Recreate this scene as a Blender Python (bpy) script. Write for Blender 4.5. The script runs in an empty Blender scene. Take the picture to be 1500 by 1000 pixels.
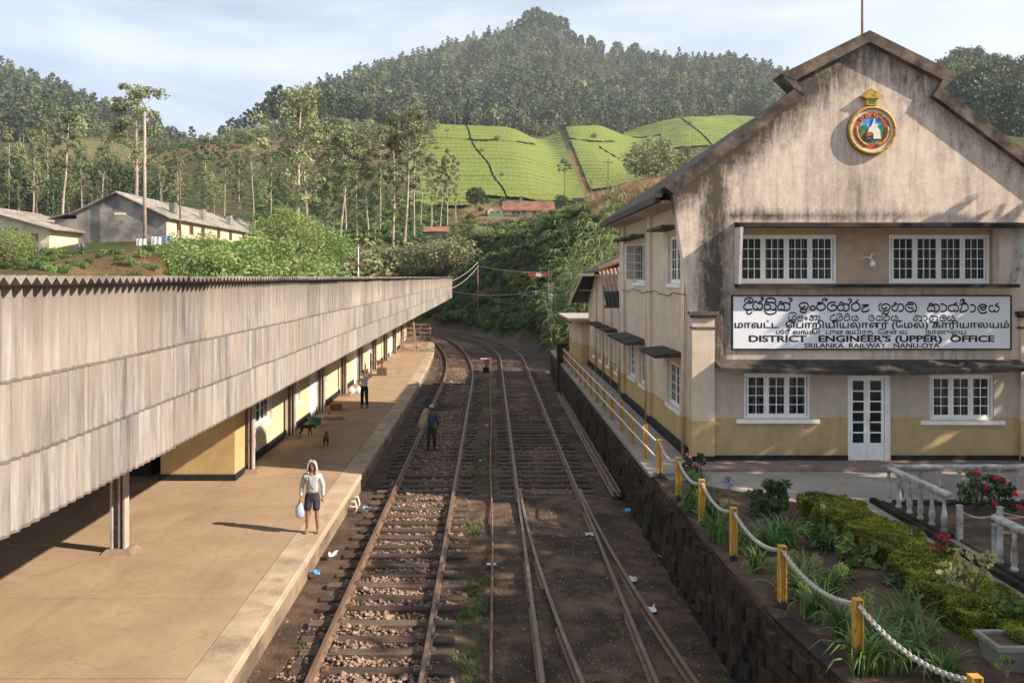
import bpy, bmesh, math, random
import numpy as np
from mathutils import Vector, Matrix, noise as mnoise

# ------------------------------------------------------------------ camera, light
sc = bpy.context.scene
col = sc.collection
EYE = 5.93                      # eye height above the rail heads (rail head = z 0)
F = 1250.0; CX = 718.0; CY = 406.0   # focal length and vanishing point in photo pixels (1500 x 1000)
cam = bpy.data.cameras.new('camera'); camo = bpy.data.objects.new('camera', cam); col.objects.link(camo)
camo.location = (0, 0, EYE); camo.rotation_euler = (math.pi/2, 0, 0)
cam.sensor_width = 36; cam.lens = 36*F/1500
cam.shift_x = (750-CX)/1500; cam.shift_y = -(500-CY)/1500
cam.clip_start = .1; cam.clip_end = 6000
sc.camera = camo

SUN_AZ = Vector((.952, -.305)).normalized(); SUN_EL = math.radians(32.5)
SUN = Vector((SUN_AZ.x*math.cos(SUN_EL), SUN_AZ.y*math.cos(SUN_EL), math.sin(SUN_EL)))
w = bpy.data.worlds.new('World'); sc.world = w; w.use_nodes = True
nt = w.node_tree; bg = nt.nodes['Background']
sky = nt.nodes.new('ShaderNodeTexSky'); sky.sky_type = 'NISHITA'; sky.sun_disc = False
sky.sun_elevation = SUN_EL; sky.sun_rotation = math.atan2(SUN_AZ.x, SUN_AZ.y)
sky.altitude = 1600; sky.air_density = 1.0; sky.dust_density = 1.5; sky.ozone_density = 1.0
tc = nt.nodes.new('ShaderNodeTexCoord'); mp = nt.nodes.new('ShaderNodeMapping')
mp.inputs['Scale'].default_value = (1.6, 1.6, 6.5); mp.inputs['Rotation'].default_value = (0.12, 0.1, 0.3)
nz = nt.nodes.new('ShaderNodeTexNoise'); nz.inputs['Scale'].default_value = 1.5; nz.inputs['Detail'].default_value = 7; nz.inputs['Distortion'].default_value = .5
rp = nt.nodes.new('ShaderNodeValToRGB'); rp.color_ramp.elements[0].position = .36; rp.color_ramp.elements[1].position = .68
rp.color_ramp.elements[0].color = (.26, .26, .26, 1); rp.color_ramp.elements[1].color = (.88, .88, .88, 1)
mx = nt.nodes.new('ShaderNodeMix'); mx.data_type = 'RGBA'
mx.inputs[7].default_value = (8.0, 8.5, 9.0, 1)
L = nt.links.new
L(tc.outputs['Generated'], mp.inputs[0]); L(mp.outputs[0], nz.inputs['Vector']); L(nz.outputs['Fac'], rp.inputs[0])
L(rp.outputs[0], mx.inputs[0]); L(sky.outputs[0], mx.inputs[6]); L(mx.outputs[2], bg.inputs[0])
bg.inputs[1].default_value = .078
sl = bpy.data.lights.new('sun', 'SUN'); sl.energy = 5.0; sl.angle = math.radians(.55); sl.color = (1, .865, .70)
so = bpy.data.objects.new('sun', sl); col.objects.link(so); so.location = SUN*60
so.rotation_euler = (-SUN).to_track_quat('-Z', 'Y').to_euler()
sc.view_settings.view_transform = 'Standard'; sc.view_settings.look = 'None'
sc.view_settings.exposure = 0.97; sc.view_settings.gamma = 1; sc.view_settings.use_curve_mapping = False
sc.render.engine = 'CYCLES'; sc.cycles.max_bounces = 6; sc.cycles.transparent_max_bounces = 8
sc.cycles.use_denoising = True; sc.cycles.volume_bounces = 0

# ------------------------------------------------------------------ helpers
R = random.Random(7)
def px(x, y, Y):                       # photo pixel at depth Y -> world point
    return Vector(((x-CX)/F*Y, Y, EYE-(y-CY)/F*Y))

def tag(o, label=None, cat=None, group=None, kind=None):
    if label: o['label'] = label
    if cat: o['category'] = cat
    if group: o['group'] = group
    if kind: o['kind'] = kind
    return o
def thing(name, label, cat, loc=(0, 0, 0), group=None):
    o = bpy.data.objects.new(name, None); col.objects.link(o); o.location = loc; o.empty_display_size = .2
    return tag(o, label, cat, group)
def wloc(o):
    v = Vector((0, 0, 0))
    while o is not None: v += Vector(o.location); o = o.parent
    return v
def adopt(o, parent):                  # o has its geometry in world space; the parent chain only translates
    o.parent = parent
    v = Vector((0, 0, 0)); p = parent
    while p is not None:
        v += Vector(p.location) + p.matrix_parent_inverse.translation; p = p.parent
    o.matrix_parent_inverse = Matrix.Translation(-v)
def link(name, me, mat=None, parent=None, loc=None, local=False):
    if mat is not None and not me.materials: me.materials.append(mat)
    o = bpy.data.objects.new(name, me); col.objects.link(o)
    if loc is not None: o.location = loc
    if parent is not None:
        if local: o.parent = parent
        else: adopt(o, parent)
    return o
def copy_tree(o, parent=None):
    c = o.copy(); col.objects.link(c); c.parent = parent
    if parent is not None: c.matrix_parent_inverse = o.matrix_parent_inverse.copy()
    for ch in list(o.children): copy_tree(ch, c)
    return c

class MB:
    def __init__(s): s.v = []; s.f = []; s.m = []; s.cm = 0
    def add(s, vs, fs, m=None):
        b = len(s.v); s.v.extend([tuple(p) for p in vs]); s.f.extend([tuple(i+b for i in f) for f in fs])
        s.m.extend([s.cm if m is None else m]*len(fs)); return s
    def box(s, x0, x1, y0, y1, z0, z1, m=None):
        vs = [(x0,y0,z0),(x1,y0,z0),(x1,y1,z0),(x0,y1,z0),(x0,y0,z1),(x1,y0,z1),(x1,y1,z1),(x0,y1,z1)]
        return s.add(vs, [(0,3,2,1),(4,5,6,7),(0,1,5,4),(1,2,6,5),(2,3,7,6),(3,0,4,7)], m)
    def hexa(s, a, m=None):            # 8 corners, same order as box
        return s.add(a, [(0,3,2,1),(4,5,6,7),(0,1,5,4),(1,2,6,5),(2,3,7,6),(3,0,4,7)], m)
    def bar(s, p, q, wx, wz, m=None):  # rectangular bar between two points
        p = Vector(p); q = Vector(q); d = (q-p).normalized()
        up = Vector((0,0,1)) if abs(d.z) < .95 else Vector((0,1,0))
        a = d.cross(up).normalized()*wx/2; b = a.cross(d).normalized()*wz/2
        vs = [p-a-b, p+a-b, q+a-b, q-a-b, p-a+b, p+a+b, q+a+b, q-a+b]
        return s.add(vs, [(0,3,2,1),(4,5,6,7),(0,1,5,4),(1,2,6,5),(2,3,7,6),(3,0,4,7)], m)
    def tube(s, pts, rad, n=8, cap=True, m=None):
        pts = [Vector(p) for p in pts]; k = len(pts)
        if not hasattr(rad, '__len__'): rad = [rad]*k
        d0 = (pts[1]-pts[0]).normalized()
        a = d0.orthogonal().normalized(); vs = []; fs = []
        for i, p in enumerate(pts):
            d = (pts[min(i+1, k-1)]-pts[max(i-1, 0)]).normalized()
            a = (a-d*a.dot(d)); a = a.normalized() if a.length > 1e-6 else d.orthogonal().normalized()
            b = d.cross(a)
            for j in range(n):
                t = 2*math.pi*j/n; vs.append(p+(a*math.cos(t)+b*math.sin(t))*rad[i])
        for i in range(k-1):
            for j in range(n):
                fs.append((i*n+j, i*n+(j+1)%n, (i+1)*n+(j+1)%n, (i+1)*n+j))
        if cap: fs.append(tuple(range(n-1, -1, -1))); fs.append(tuple((k-1)*n+j for j in range(n)))
        return s.add(vs, fs, m)
    def lathe(s, c, prof, n=12, m=None, cap=True):   # prof = [(r, z)] about vertical axis at c
        c = Vector(c); vs = []; fs = []
        for r, z in prof:
            for j in range(n):
                t = 2*math.pi*j/n; vs.append(c+Vector((r*math.cos(t), r*math.sin(t), z)))
        for i in range(len(prof)-1):
            for j in range(n): fs.append((i*n+j, i*n+(j+1)%n, (i+1)*n+(j+1)%n, (i+1)*n+j))
        if cap: fs.append(tuple(range(n-1,-1,-1))); fs.append(tuple((len(prof)-1)*n+j for j in range(n)))
        return s.add(vs, fs, m)
    def prism(s, poly, mapf, w0, w1, m=None):        # poly (u,v) ccw, mapf(u,v,w)
        n = len(poly); vs = [mapf(u, v, w0) for u, v in poly]+[mapf(u, v, w1) for u, v in poly]
        fs = [tuple(range(n-1,-1,-1)), tuple(range(n, 2*n))]+[(i, (i+1)%n, n+(i+1)%n, n+i) for i in range(n)]
        return s.add(vs, fs, m)
    def mesh(s, name, smooth=False):
        me = bpy.data.meshes.new(name); me.from_pydata(s.v, [], s.f)
        if any(s.m): me.polygons.foreach_set('material_index', s.m)
        if smooth: me.polygons.foreach_set('use_smooth', [True]*len(s.f))
        me.update(); return me
    def build(s, name, mat, parent=None, smooth=False, loc=None, local=False, fixn=False, bevel=0):
        me = s.mesh(name, smooth)
        for mm in (mat if isinstance(mat, (list, tuple)) else [mat]): me.materials.append(mm)
        if fixn or bevel:
            bm = bmesh.new(); bm.from_mesh(me); bmesh.ops.recalc_face_normals(bm, faces=bm.faces)
            if bevel:
                es = [e for e in bm.edges if len(e.link_faces) == 2 and e.calc_face_angle(0) > .6]
                bmesh.ops.bevel(bm, geom=es, offset=bevel, segments=1, affect='EDGES')
            bm.to_mesh(me); bm.free()
        return link(name, me, None, parent, loc, local)

def np_mesh(name, V, Fq):              # numpy verts (n,3), quads/tris (m,k)
    me = bpy.data.meshes.new(name); V = np.asarray(V, np.float32); Fq = np.asarray(Fq, np.int32)
    me.vertices.add(len(V)); me.vertices.foreach_set('co', V.ravel())
    k = Fq.shape[1]; me.loops.add(Fq.size); me.loops.foreach_set('vertex_index', Fq.ravel())
    me.polygons.add(len(Fq)); me.polygons.foreach_set('loop_start', np.arange(0, Fq.size, k, dtype=np.int32))
    me.update(calc_edges=True); return me

# ------------------------------------------------------------------ materials
def _n(nt, t, **kw):
    n = nt.nodes.new(t)
    for k, v in kw.items():
        if k in n.inputs: n.inputs[k].default_value = v
        else: setattr(n, k, v)
    return n
def mat_new(name):
    m = bpy.data.materials.new(name); m.use_nodes = True
    return m, m.node_tree, m.node_tree.nodes['Principled BSDF']
def c4(c): return (c[0], c[1], c[2], 1)
def mixc(nt, fac, a, b, mode='MIX'):
    n = nt.nodes.new('ShaderNodeMix'); n.data_type = 'RGBA'; n.blend_type = mode
    for i, x in ((0, fac), (6, a), (7, b)):
        if isinstance(x, (int, float)): n.inputs[i].default_value = x
        elif isinstance(x, tuple): n.inputs[i].default_value = c4(x)
        else: nt.links.new(x, n.inputs[i])
    return n.outputs[2]
def math_(nt, op, a, b=None, clamp=False):
    n = nt.nodes.new('ShaderNodeMath'); n.operation = op; n.use_clamp = clamp
    for i, x in enumerate((a, b)):
        if x is None: continue
        if isinstance(x, (int, float)): n.inputs[i].default_value = x
        else: nt.links.new(x, n.inputs[i])
    return n.outputs[0]
def ramp(nt, fac, a, b, ca=(0,0,0), cb=(1,1,1)):
    n = nt.nodes.new('ShaderNodeValToRGB'); e = n.color_ramp.elements
    e[0].position = a; e[1].position = b; e[0].color = c4(ca); e[1].color = c4(cb)
    nt.links.new(fac, n.inputs[0]); return n.outputs[0]
def coords(nt, kind='world', scale=(1,1,1), rot=(0,0,0), loc=(0,0,0)):
    if kind == 'world': o = nt.nodes.new('ShaderNodeNewGeometry').outputs['Position']
    else: o = nt.nodes.new('ShaderNodeTexCoord').outputs['Object']
    m = nt.nodes.new('ShaderNodeMapping'); m.inputs['Scale'].default_value = scale
    m.inputs['Rotation'].default_value = rot; m.inputs['Location'].default_value = loc
    nt.links.new(o, m.inputs[0]); return m.outputs[0]
def noise(nt, vec, scale, detail=4, rough=.55, dist=0):
    n = _n(nt, 'ShaderNodeTexNoise', Scale=scale, Detail=detail, Roughness=rough, Distortion=dist)
    nt.links.new(vec, n.inputs['Vector']); return n.outputs['Fac']
def bump(nt, b, h, strength=.3, dist=.02):
    n = _n(nt, 'ShaderNodeBump', Strength=strength, Distance=dist); nt.links.new(h, n.inputs['Height'])
    nt.links.new(n.outputs[0], b.inputs['Normal'])
def std(name, c, rough=.8, var=.25, scale=3, c2=None, s2=.8, t2=(.5,.7), bmp=.25, bscale=30, bdist=.02, kind='world', rnd=0, metal=0, spec=.3, stretch=(1,1,1)):
    """base colour with mottling, optional second-colour patches, per-object variation and fine relief"""
    m, nt, b = mat_new(name); v = coords(nt, kind, stretch)
    f = noise(nt, v, scale, 5)
    dk = tuple(x*(1-var) for x in c); lt = tuple(min(1, x*(1+var)) for x in c)
    o = mixc(nt, ramp(nt, f, .3, .7), dk, lt)
    if c2: o = mixc(nt, ramp(nt, noise(nt, v, s2, 6, .65), t2[0], t2[1]), o, c2)
    if rnd:
        oi = nt.nodes.new('ShaderNodeObjectInfo'); hs = nt.nodes.new('ShaderNodeHueSaturation')
        nt.links.new(o, hs.inputs['Color']); r = math_(nt, 'MULTIPLY_ADD', oi.outputs['Random'], 2*rnd)
        r.node.inputs[2].default_value = 1-rnd; nt.links.new(r, hs.inputs['Value'])
        r2 = math_(nt, 'MULTIPLY_ADD', math_(nt, 'FRACT', math_(nt, 'MULTIPLY', oi.outputs['Random'], 17.3)), .05)
        r2.node.inputs[2].default_value = .475; nt.links.new(r2, hs.inputs['Hue']); o = hs.outputs[0]
    nt.links.new(o, b.inputs['Base Color']); b.inputs['Roughness'].default_value = rough
    b.inputs['Metallic'].default_value = metal; b.inputs['Specular IOR Level'].default_value = spec
    if bmp: bump(nt, b, noise(nt, v, bscale, 4, .6), bmp, bdist)
    return m
def leafmat(name, c, var=.35, scale=.6, trans=.25, rnd=.18, rough=.55, c2=None):
    m, nt, b = mat_new(name); v = coords(nt, 'world'); f = noise(nt, v, scale, 3)
    o = mixc(nt, ramp(nt, f, .32, .68), tuple(x*(1-var) for x in c), tuple(x*(1+var) for x in (c2 or c)))
    oi = nt.nodes.new('ShaderNodeObjectInfo'); hs = nt.nodes.new('ShaderNodeHueSaturation')
    nt.links.new(o, hs.inputs['Color']); r = math_(nt, 'MULTIPLY_ADD', oi.outputs['Random'], 2*rnd)
    r.node.inputs[2].default_value = 1-rnd; nt.links.new(r, hs.inputs['Value'])
    r2 = math_(nt, 'MULTIPLY_ADD', math_(nt, 'FRACT', math_(nt, 'MULTIPLY', oi.outputs['Random'], 17.3)), .05)
    r2.node.inputs[2].default_value = .475; nt.links.new(r2, hs.inputs['Hue'])
    nt.links.new(hs.outputs[0], b.inputs['Base Color']); b.inputs['Roughness'].default_value = rough
    b.inputs['Specular IOR Level'].default_value = .25
    t = nt.nodes.new('ShaderNodeBsdfTranslucent'); nt.links.new(hs.outputs[0], t.inputs[0])
    ms = nt.nodes.new('ShaderNodeMixShader'); ms.inputs[0].default_value = trans
    out = nt.nodes['Material Output']; nt.links.new(b.outputs[0], ms.inputs[1]); nt.links.new(t.outputs[0], ms.inputs[2])
    nt.links.new(ms.outputs[0], out.inputs[0]); return m

def wallmat(name, upper, dado, zsplit, stain=.6, topstain=None):
    """painted plaster: dado band below zsplit, rain streaks and black mould"""
    m, nt, b = mat_new(name); v = coords(nt); g = nt.nodes.new('ShaderNodeNewGeometry')
    sp = nt.nodes.new('ShaderNodeSeparateXYZ'); nt.links.new(g.outputs['Position'], sp.inputs[0]); z = sp.outputs[2]
    f = ramp(nt, noise(nt, v, 2.2, 6, .65), .3, .7)
    up = mixc(nt, f, tuple(x*.86 for x in upper), tuple(x*1.06 for x in upper))
    dd = mixc(nt, f, tuple(x*.85 for x in dado), tuple(x*1.08 for x in dado))
    k = math_(nt, 'GREATER_THAN', z, zsplit); o = mixc(nt, k, dd, up)
    if stain:
        st = noise(nt, coords(nt, 'world', (2.2, 2.2, .28)), 1.9, 9, .78)
        big = noise(nt, coords(nt, 'world', (.5, .5, .35), loc=(3, 1, 5)), 1.0, 5, .6)
        sm = noise(nt, v, 9, 6, .75)
        s = math_(nt, 'ADD', math_(nt, 'MULTIPLY', st, .62), math_(nt, 'MULTIPLY', big, .5)); s = math_(nt, 'ADD', s, math_(nt, 'MULTIPLY', sm, .22))
        o = mixc(nt, math_(nt, 'MULTIPLY', ramp(nt, s, .63, .86), stain), o, (.075, .062, .052))
        o = mixc(nt, math_(nt, 'MULTIPLY', ramp(nt, noise(nt, v, 4, 7, .7), .48, .68), stain*.5), o, tuple(x*.6 for x in upper))
    if topstain:      # mould that has run down from the raking coping and the hood, and along the left edge
        x = sp.outputs[0]; ax = math_(nt, 'ABSOLUTE', math_(nt, 'SUBTRACT', x, 9.6)); xs_ = math_(nt, 'SUBTRACT', 4.94, ax)
        line = math_(nt, 'MULTIPLY_ADD', xs_, .752); line.node.inputs[2].default_value = 8.04
        dep = math_(nt, 'SUBTRACT', line, z); streak = math_(nt, 'ADD', math_(nt, 'MULTIPLY', noise(nt, coords(nt, 'world', (3.2, 3.2, .55)), 1.6, 9, .75, .8), .62), math_(nt, 'MULTIPLY', noise(nt, v, 1.7, 8, .75, 1.0), .42))
        m1 = math_(nt, 'SUBTRACT', 1.0, math_(nt, 'MULTIPLY', dep, .62), True)
        m2 = math_(nt, 'MULTIPLY', math_(nt, 'SUBTRACT', 1.0, math_(nt, 'MULTIPLY', math_(nt, 'ABSOLUTE', math_(nt, 'SUBTRACT', x, 5.75)), 1.1), True), math_(nt, 'LESS_THAN', z, 8.6))
        m3 = math_(nt, 'MULTIPLY', math_(nt, 'SUBTRACT', 1.0, math_(nt, 'MULTIPLY', math_(nt, 'ABSOLUTE', math_(nt, 'SUBTRACT', z, 7.5)), 2.6), True), math_(nt, 'MULTIPLY', math_(nt, 'GREATER_THAN', x, 6.1), .85))
        left = math_(nt, 'MULTIPLY_ADD', math_(nt, 'MULTIPLY', math_(nt, 'SUBTRACT', 12.6, x), .16, True), .5); left.node.inputs[2].default_value = .5
        mk_ = math_(nt, 'MULTIPLY', math_(nt, 'MAXIMUM', math_(nt, 'MAXIMUM', m1, m2), m3), left)
        tot = math_(nt, 'ADD', math_(nt, 'MULTIPLY', mk_, .40), math_(nt, 'MULTIPLY', streak, .75)); tot = math_(nt, 'ADD', tot, math_(nt, 'MULTIPLY', noise(nt, v, 14, 6, .8), .18))
        o = mixc(nt, math_(nt, 'MULTIPLY', ramp(nt, tot, .61, .83), .93), o, (.05, .042, .036))
    nt.links.new(o, b.inputs['Base Color']); b.inputs['Roughness'].default_value = .9; b.inputs['Specular IOR Level'].default_value = .15
    h = math_(nt, 'ADD', noise(nt, v, 28, 5, .7), math_(nt, 'MULTIPLY', noise(nt, v, 3, 4), .8)); bump(nt, b, h, .35, .015)
    return m

M = {}
M['facade'] = wallmat('facade_plaster', (.72, .60, .50), (.50, .33, .13), 2.32, .70, True)
M['facade_low'] = wallmat('facade_plaster_lower', (.52, .44, .37), (.48, .36, .19), 2.36, .28)
M['sidewall'] = wallmat('side_plaster', (.66, .555, .44), (.52, .39, .19), 2.28, .24)
M['station'] = wallmat('station_plaster', (.66, .55, .37), (.66, .55, .37), -5, .14); M['porch'] = wallmat('porch_plaster', (.55, .39, .19), (.55, .39, .19), -5, .16)
M['coping'] = std('coping_concrete', (.145, .11, .088), .95, .5, 3, (.045, .038, .032), 1.6, (.42, .6), .5, 30)
M['slab'] = std('shade_slab_concrete', (.085, .07, .06), .95, .5, 3, (.035, .032, .03), 1.2, (.4, .6), .5, 25)
M['black'] = std('black_plinth', (.02, .02, .022), .8, .4, 4, bmp=.2)
M['white'] = std('white_paint', (.82, .82, .82), .55, .07, 5, (.55, .52, .48), 3, (.62, .8), .08, 40)
M['signwhite'] = std('sign_enamel', (.78, .81, .88), .25, .04, 2, bmp=0, spec=.5)
M['ink'] = std('sign_ink', (.012, .012, .014), .5, .1, 3, bmp=0)
M['concrete'] = std('forecourt_concrete', (.30, .262, .235), .9, .2, 1.2, (.22, .19, .165), .6, (.5, .7), .3, 25)
M['earth'] = std('garden_soil', (.105, .068, .046), .95, .45, 3, (.055, .036, .026), 1.2, (.45, .65), .8, 18, .05)
M['stone'] = std('wall_stone', (.046, .034, .026), .95, .6, 5, (.022, .018, .014), 1.5, (.4, .6), 1.0, 12, .08, rnd=.3)
M['mortar'] = std('wall_mortar', (.04, .03, .024), .95, .4, 4, (.03, .024, .018), 2, bmp=.8, bscale=10, bdist=.06)
M['rail'] = std('rusty_rail', (.20, .125, .085), .6, .3, 4, (.12, .068, .045), 3, (.45, .65), .3, 40, .005, spec=.4)
M['rail_head'] = std('worn_rail_head', (.21, .145, .105), .5, .3, 4, (.15, .095, .065), 2, (.4, .6), 0, metal=.25, spec=.4)
M['wood_tie'] = std('sleeper_timber', (.115, .08, .062), .9, .4, 6, (.07, .05, .04), 2, (.45, .65), .6, 12, .02, 'object', .35, stretch=(1, 8, 8))
M['yellow'] = std('ochre_yellow_paint', (.53, .30, .055), .6, .25, 5, (.28, .14, .045), 5, (.58, .72), .2, 40)
M['chain'] = std('chain_grey', (.46, .44, .40), .6, .2, 20, bmp=0, metal=0)
M['railwhite'] = std('pale_pipe_rail', (.62, .56, .47), .6, .15, 6, bmp=0)
M['timber'] = std('grey_timber', (.28, .22, .17), .85, .3, 6, bmp=.3)
M['dark'] = std('passage_shade', (.02, .018, .016), .9, .2, 2, bmp=0)  # near-black colour standing in for deep shade inside the passage
M['rooftile'] = std('roof_terracotta', (.30, .165, .12), .9, .3, 3, (.13, .085, .07), 1.5, (.45, .65), .4, 25)
M['roofdark'] = std('roof_dark_sheet', (.09, .078, .07), .9, .35, 2, (.05, .044, .04), 1, bmp=.3)
M['roofgrey'] = std('roof_grey_asbestos', (.27, .235, .21), .95, .3, 1.5, (.14, .12, .105), .5, (.45, .65), .3, 20, rnd=.12)
M['soffit'] = std('soffit_board', (.46, .40, .33), .85, .12, 3, bmp=.15)
def glassmat(name, c, rough=.08):
    m, nt, b = mat_new(name); b.inputs['Base Color'].default_value = c4(c); b.inputs['Roughness'].default_value = rough
    b.inputs['Alpha'].default_value = .36; b.inputs['Specular IOR Level'].default_value = .6; return m
M['glass'] = glassmat('window_glass', (.03, .035, .035))
M['curtain'] = std('pale_curtain', (.30, .36, .28), .9, .3, 6, bmp=.2, stretch=(6, 6, .4))
# ------------------------------------------------------------------ terrain
COLS = {
 -500: [(40,398),(60,395),(100,360),(200,300),(400,200),(800,110),(1200,120),(2700,260)],
 0: [(40,402),(60,398),(85,372),(110,350),(160,320),(250,270),(350,225),(600,155),(800,108),(1100,130),(2700,280)],
 60: [(40,402),(60,397),(85,366),(110,348),(160,320),(250,275),(350,228),(600,170),(820,130),(1100,150),(2700,290)],
 130: [(40,402),(60,395),(92,352),(130,335),(200,290),(330,230),(450,212),(700,172),(850,160),(1200,190),(2700,320)],
 215: [(40,402),(60,392),(92,350),(130,335),(200,290),(330,232),(400,222),(700,205),(850,198),(1200,240),(2700,330)],
 290: [(40,402),(60,392),(100,352),(140,340),(200,295),(300,225),(350,207),(450,217),(800,245),(2700,330)],
 380: [(40,402),(60,395),(100,375),(130,350),(200,300),(300,225),(360,200),(430,196),(520,205),(800,215),(2700,320)],
 460: [(40,402),(60,400),(100,380),(140,350),(200,310),(300,230),(380,196),(450,187),(600,172),(900,144),(1100,152),(2700,300)],
 560: [(40,405),(60,404),(100,385),(150,345),(200,318),(260,275),(330,220),(390,190),(440,188),(600,172),(850,118),(1050,105),(1250,135),(2700,300)],
 640: [(40,405),(60,405),(110,400),(140,362),(170,345),(220,318),(280,262),(340,210),(400,186),(440,184),(480,195),(600,178),(800,125),(1000,90),(1100,82),(1400,130),(2700,300)],
 700: [(40,405),(60,402),(110,385),(125,352),(160,335),(205,316),(250,290),(300,245),(350,208),(395,189),(425,185),(470,198),(600,182),(800,118),(1000,73),(1100,66),(1400,130),(2700,300)],
 760: [(40,400),(60,390),(105,366),(125,340),(160,328),(205,316),(250,292),(300,250),(350,212),(395,194),(425,191),(480,202),(600,184),(800,114),(1000,64),(1120,46),(1400,130),(2700,300)],
 775: [(40,400),(60,388),(103,362),(123,338),(160,326),(205,316),(250,294),(300,256),(350,222),(395,204),(430,203),(480,206),(600,184),(800,113),(1000,62),(1120,43),(1400,135),(2700,300)],
 790: [(40,400),(60,385),(100,358),(120,335),(160,325),(205,316),(250,295),(300,266),(350,236),(400,217),(440,214),(480,208),(500,206),(600,184),(800,112),(1000,60),(1120,40),(1400,140),(2700,300)],
 808: [(40,398),(60,383),(95,352),(115,328),(160,318),(220,308),(300,280),(350,252),(400,234),(430,222),(460,198),(485,190),(520,196),(600,184),(850,105),(1050,66),(1120,50),(1400,140),(2700,300)],
 830: [(40,395),(60,380),(90,345),(110,322),(160,312),(240,302),(300,285),(350,258),(400,216),(450,188),(480,183),(540,195),(650,178),(850,108),(1050,70),(1120,63),(1400,140),(2700,300)],
 880: [(40,390),(60,365),(80,325),(95,305),(130,298),(200,298),(300,285),(350,250),(400,220),(450,192),(490,183),(540,196),(650,180),(850,118),(1050,82),(1120,76),(1400,150),(2700,300)],
 912: [(40,388),(60,355),(77,315),(90,296),(120,291),(180,290),(280,283),(365,252),(430,226),(470,210),(500,203),(530,203),(570,196),(640,184),(700,172),(900,115),(1050,86),(1400,150),(2700,300)],
 940: [(40,385),(60,345),(75,308),(85,290),(110,284),(160,283),(260,280),(380,248),(450,226),(510,204),(550,190),(580,184),(620,187),(700,172),(900,113),(1050,90),(1400,150),(2700,300)],
 1010: [(40,385),(60,340),(72,305),(82,288),(110,280),(160,275),(260,265),(400,225),(480,195),(540,176),(570,173),(650,180),(750,152),(900,108),(1050,96),(1400,160),(2700,300)],
 1080: [(40,385),(60,335),(72,305),(110,270),(260,255),(400,222),(540,185),(580,178),(700,152),(850,108),(1000,98),(1400,180),(2700,300)],
 1150: [(40,385),(60,335),(72,310),(110,262),(260,235),(400,215),(580,175),(700,142),(850,124),(1000,128),(1400,200),(2700,300)],
 1280: [(40,385),(72,310),(110,255),(260,220),(400,190),(700,152),(900,152),(1400,220),(2700,300)],
 1420: [(40,385),(72,300),(110,250),(260,190),(380,130),(430,118),(600,140),(1000,200),(2700,300)],
 1500: [(40,385),(72,300),(110,250),(260,200),(360,150),(430,140),(600,160),(1000,220),(2700,300)],
 2000: [(40,385),(72,300),(200,240),(400,190),(800,190),(1500,260),(2700,320)],
}
R1 = 194.0
def track1(n=220):                      # left track centre line (straight, then curving away left)
    pts = [(-1.857, y) for y in np.arange(-12, 48, 2.0)]
    for ph in np.linspace(0, .42, 50): pts.append((-1.857-R1*(1-math.cos(ph)), 48+R1*math.sin(ph)))
    return np.array(pts)
def track2():
    pts = [(1.605, y) for y in np.arange(-12, 62, 2.0)]
    for y in np.arange(62, 103.5, 1.5): pts.append((1.605-(y-62)**2/148, y))
    return np.array(pts)
T1 = track1(); T2 = track2(); TT = np.vstack([T1, T2])

def sm(a, b, x): t = np.clip((x-a)/(b-a), 0, 1); return t*t*(3-2*t)
_pk = sorted(COLS); _ly = np.linspace(math.log(40), math.log(2700), 420)
_tab = np.array([np.interp(_ly, [math.log(a) for a, _ in COLS[k]], [b for _, b in COLS[k]]) for k in _pk])
def _blur(a, ax, n):
    for _ in range(n):
        p = np.concatenate([np.take(a, [0], ax), a, np.take(a, [-1], ax)], ax)
        k = a.shape[ax]
        a = (np.take(p, range(0, k), ax)+2*np.take(p, range(1, k+1), ax)+np.take(p, range(2, k+2), ax))/4
    return a
_tab = _blur(_tab, 1, 14)
_pu = np.linspace(-500, 2000, 501)
_tab = np.array([np.interp(_pu, _pk, _tab[:, j]) for j in range(_tab.shape[1])]).T
_tab = _blur(_tab, 0, 14)
_ns = np.random.RandomState(3)
_waves = [(_ns.uniform(0, 6.28), _ns.uniform(0, 6.28), k) for k in (.011, .017, .026, .041, .07, .11) for _ in range(3)]
def wobble(X, Y):
    h = 0
    for a, p, k in _waves: h = h+np.sin((X*math.cos(a)+Y*math.sin(a))*k*6.28+p)/k*.0045
    return h
def flatdist(X, Y):
    def rect(x0, x1, y0, y1):
        return np.hypot(np.maximum(np.maximum(x0-X, X-x1), 0), np.maximum(np.maximum(y0-Y, Y-y1), 0))
    d = np.minimum(rect(-21, -3, -90, 80), rect(3, 60, -90, 52.5)); d = np.minimum(d, rect(-300, 300, -90, 41))
    near = Y < 260; dd = np.full(X.shape, 1e9)
    xn, yn = X[near], Y[near]; m = np.full(xn.shape, 1e9)
    for tx, ty in TT[::2]: m = np.minimum(m, (xn-tx)**2+(yn-ty)**2)
    dd[near] = np.sqrt(m)-3.9
    return np.maximum(np.minimum(d, dd), 0)
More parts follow.
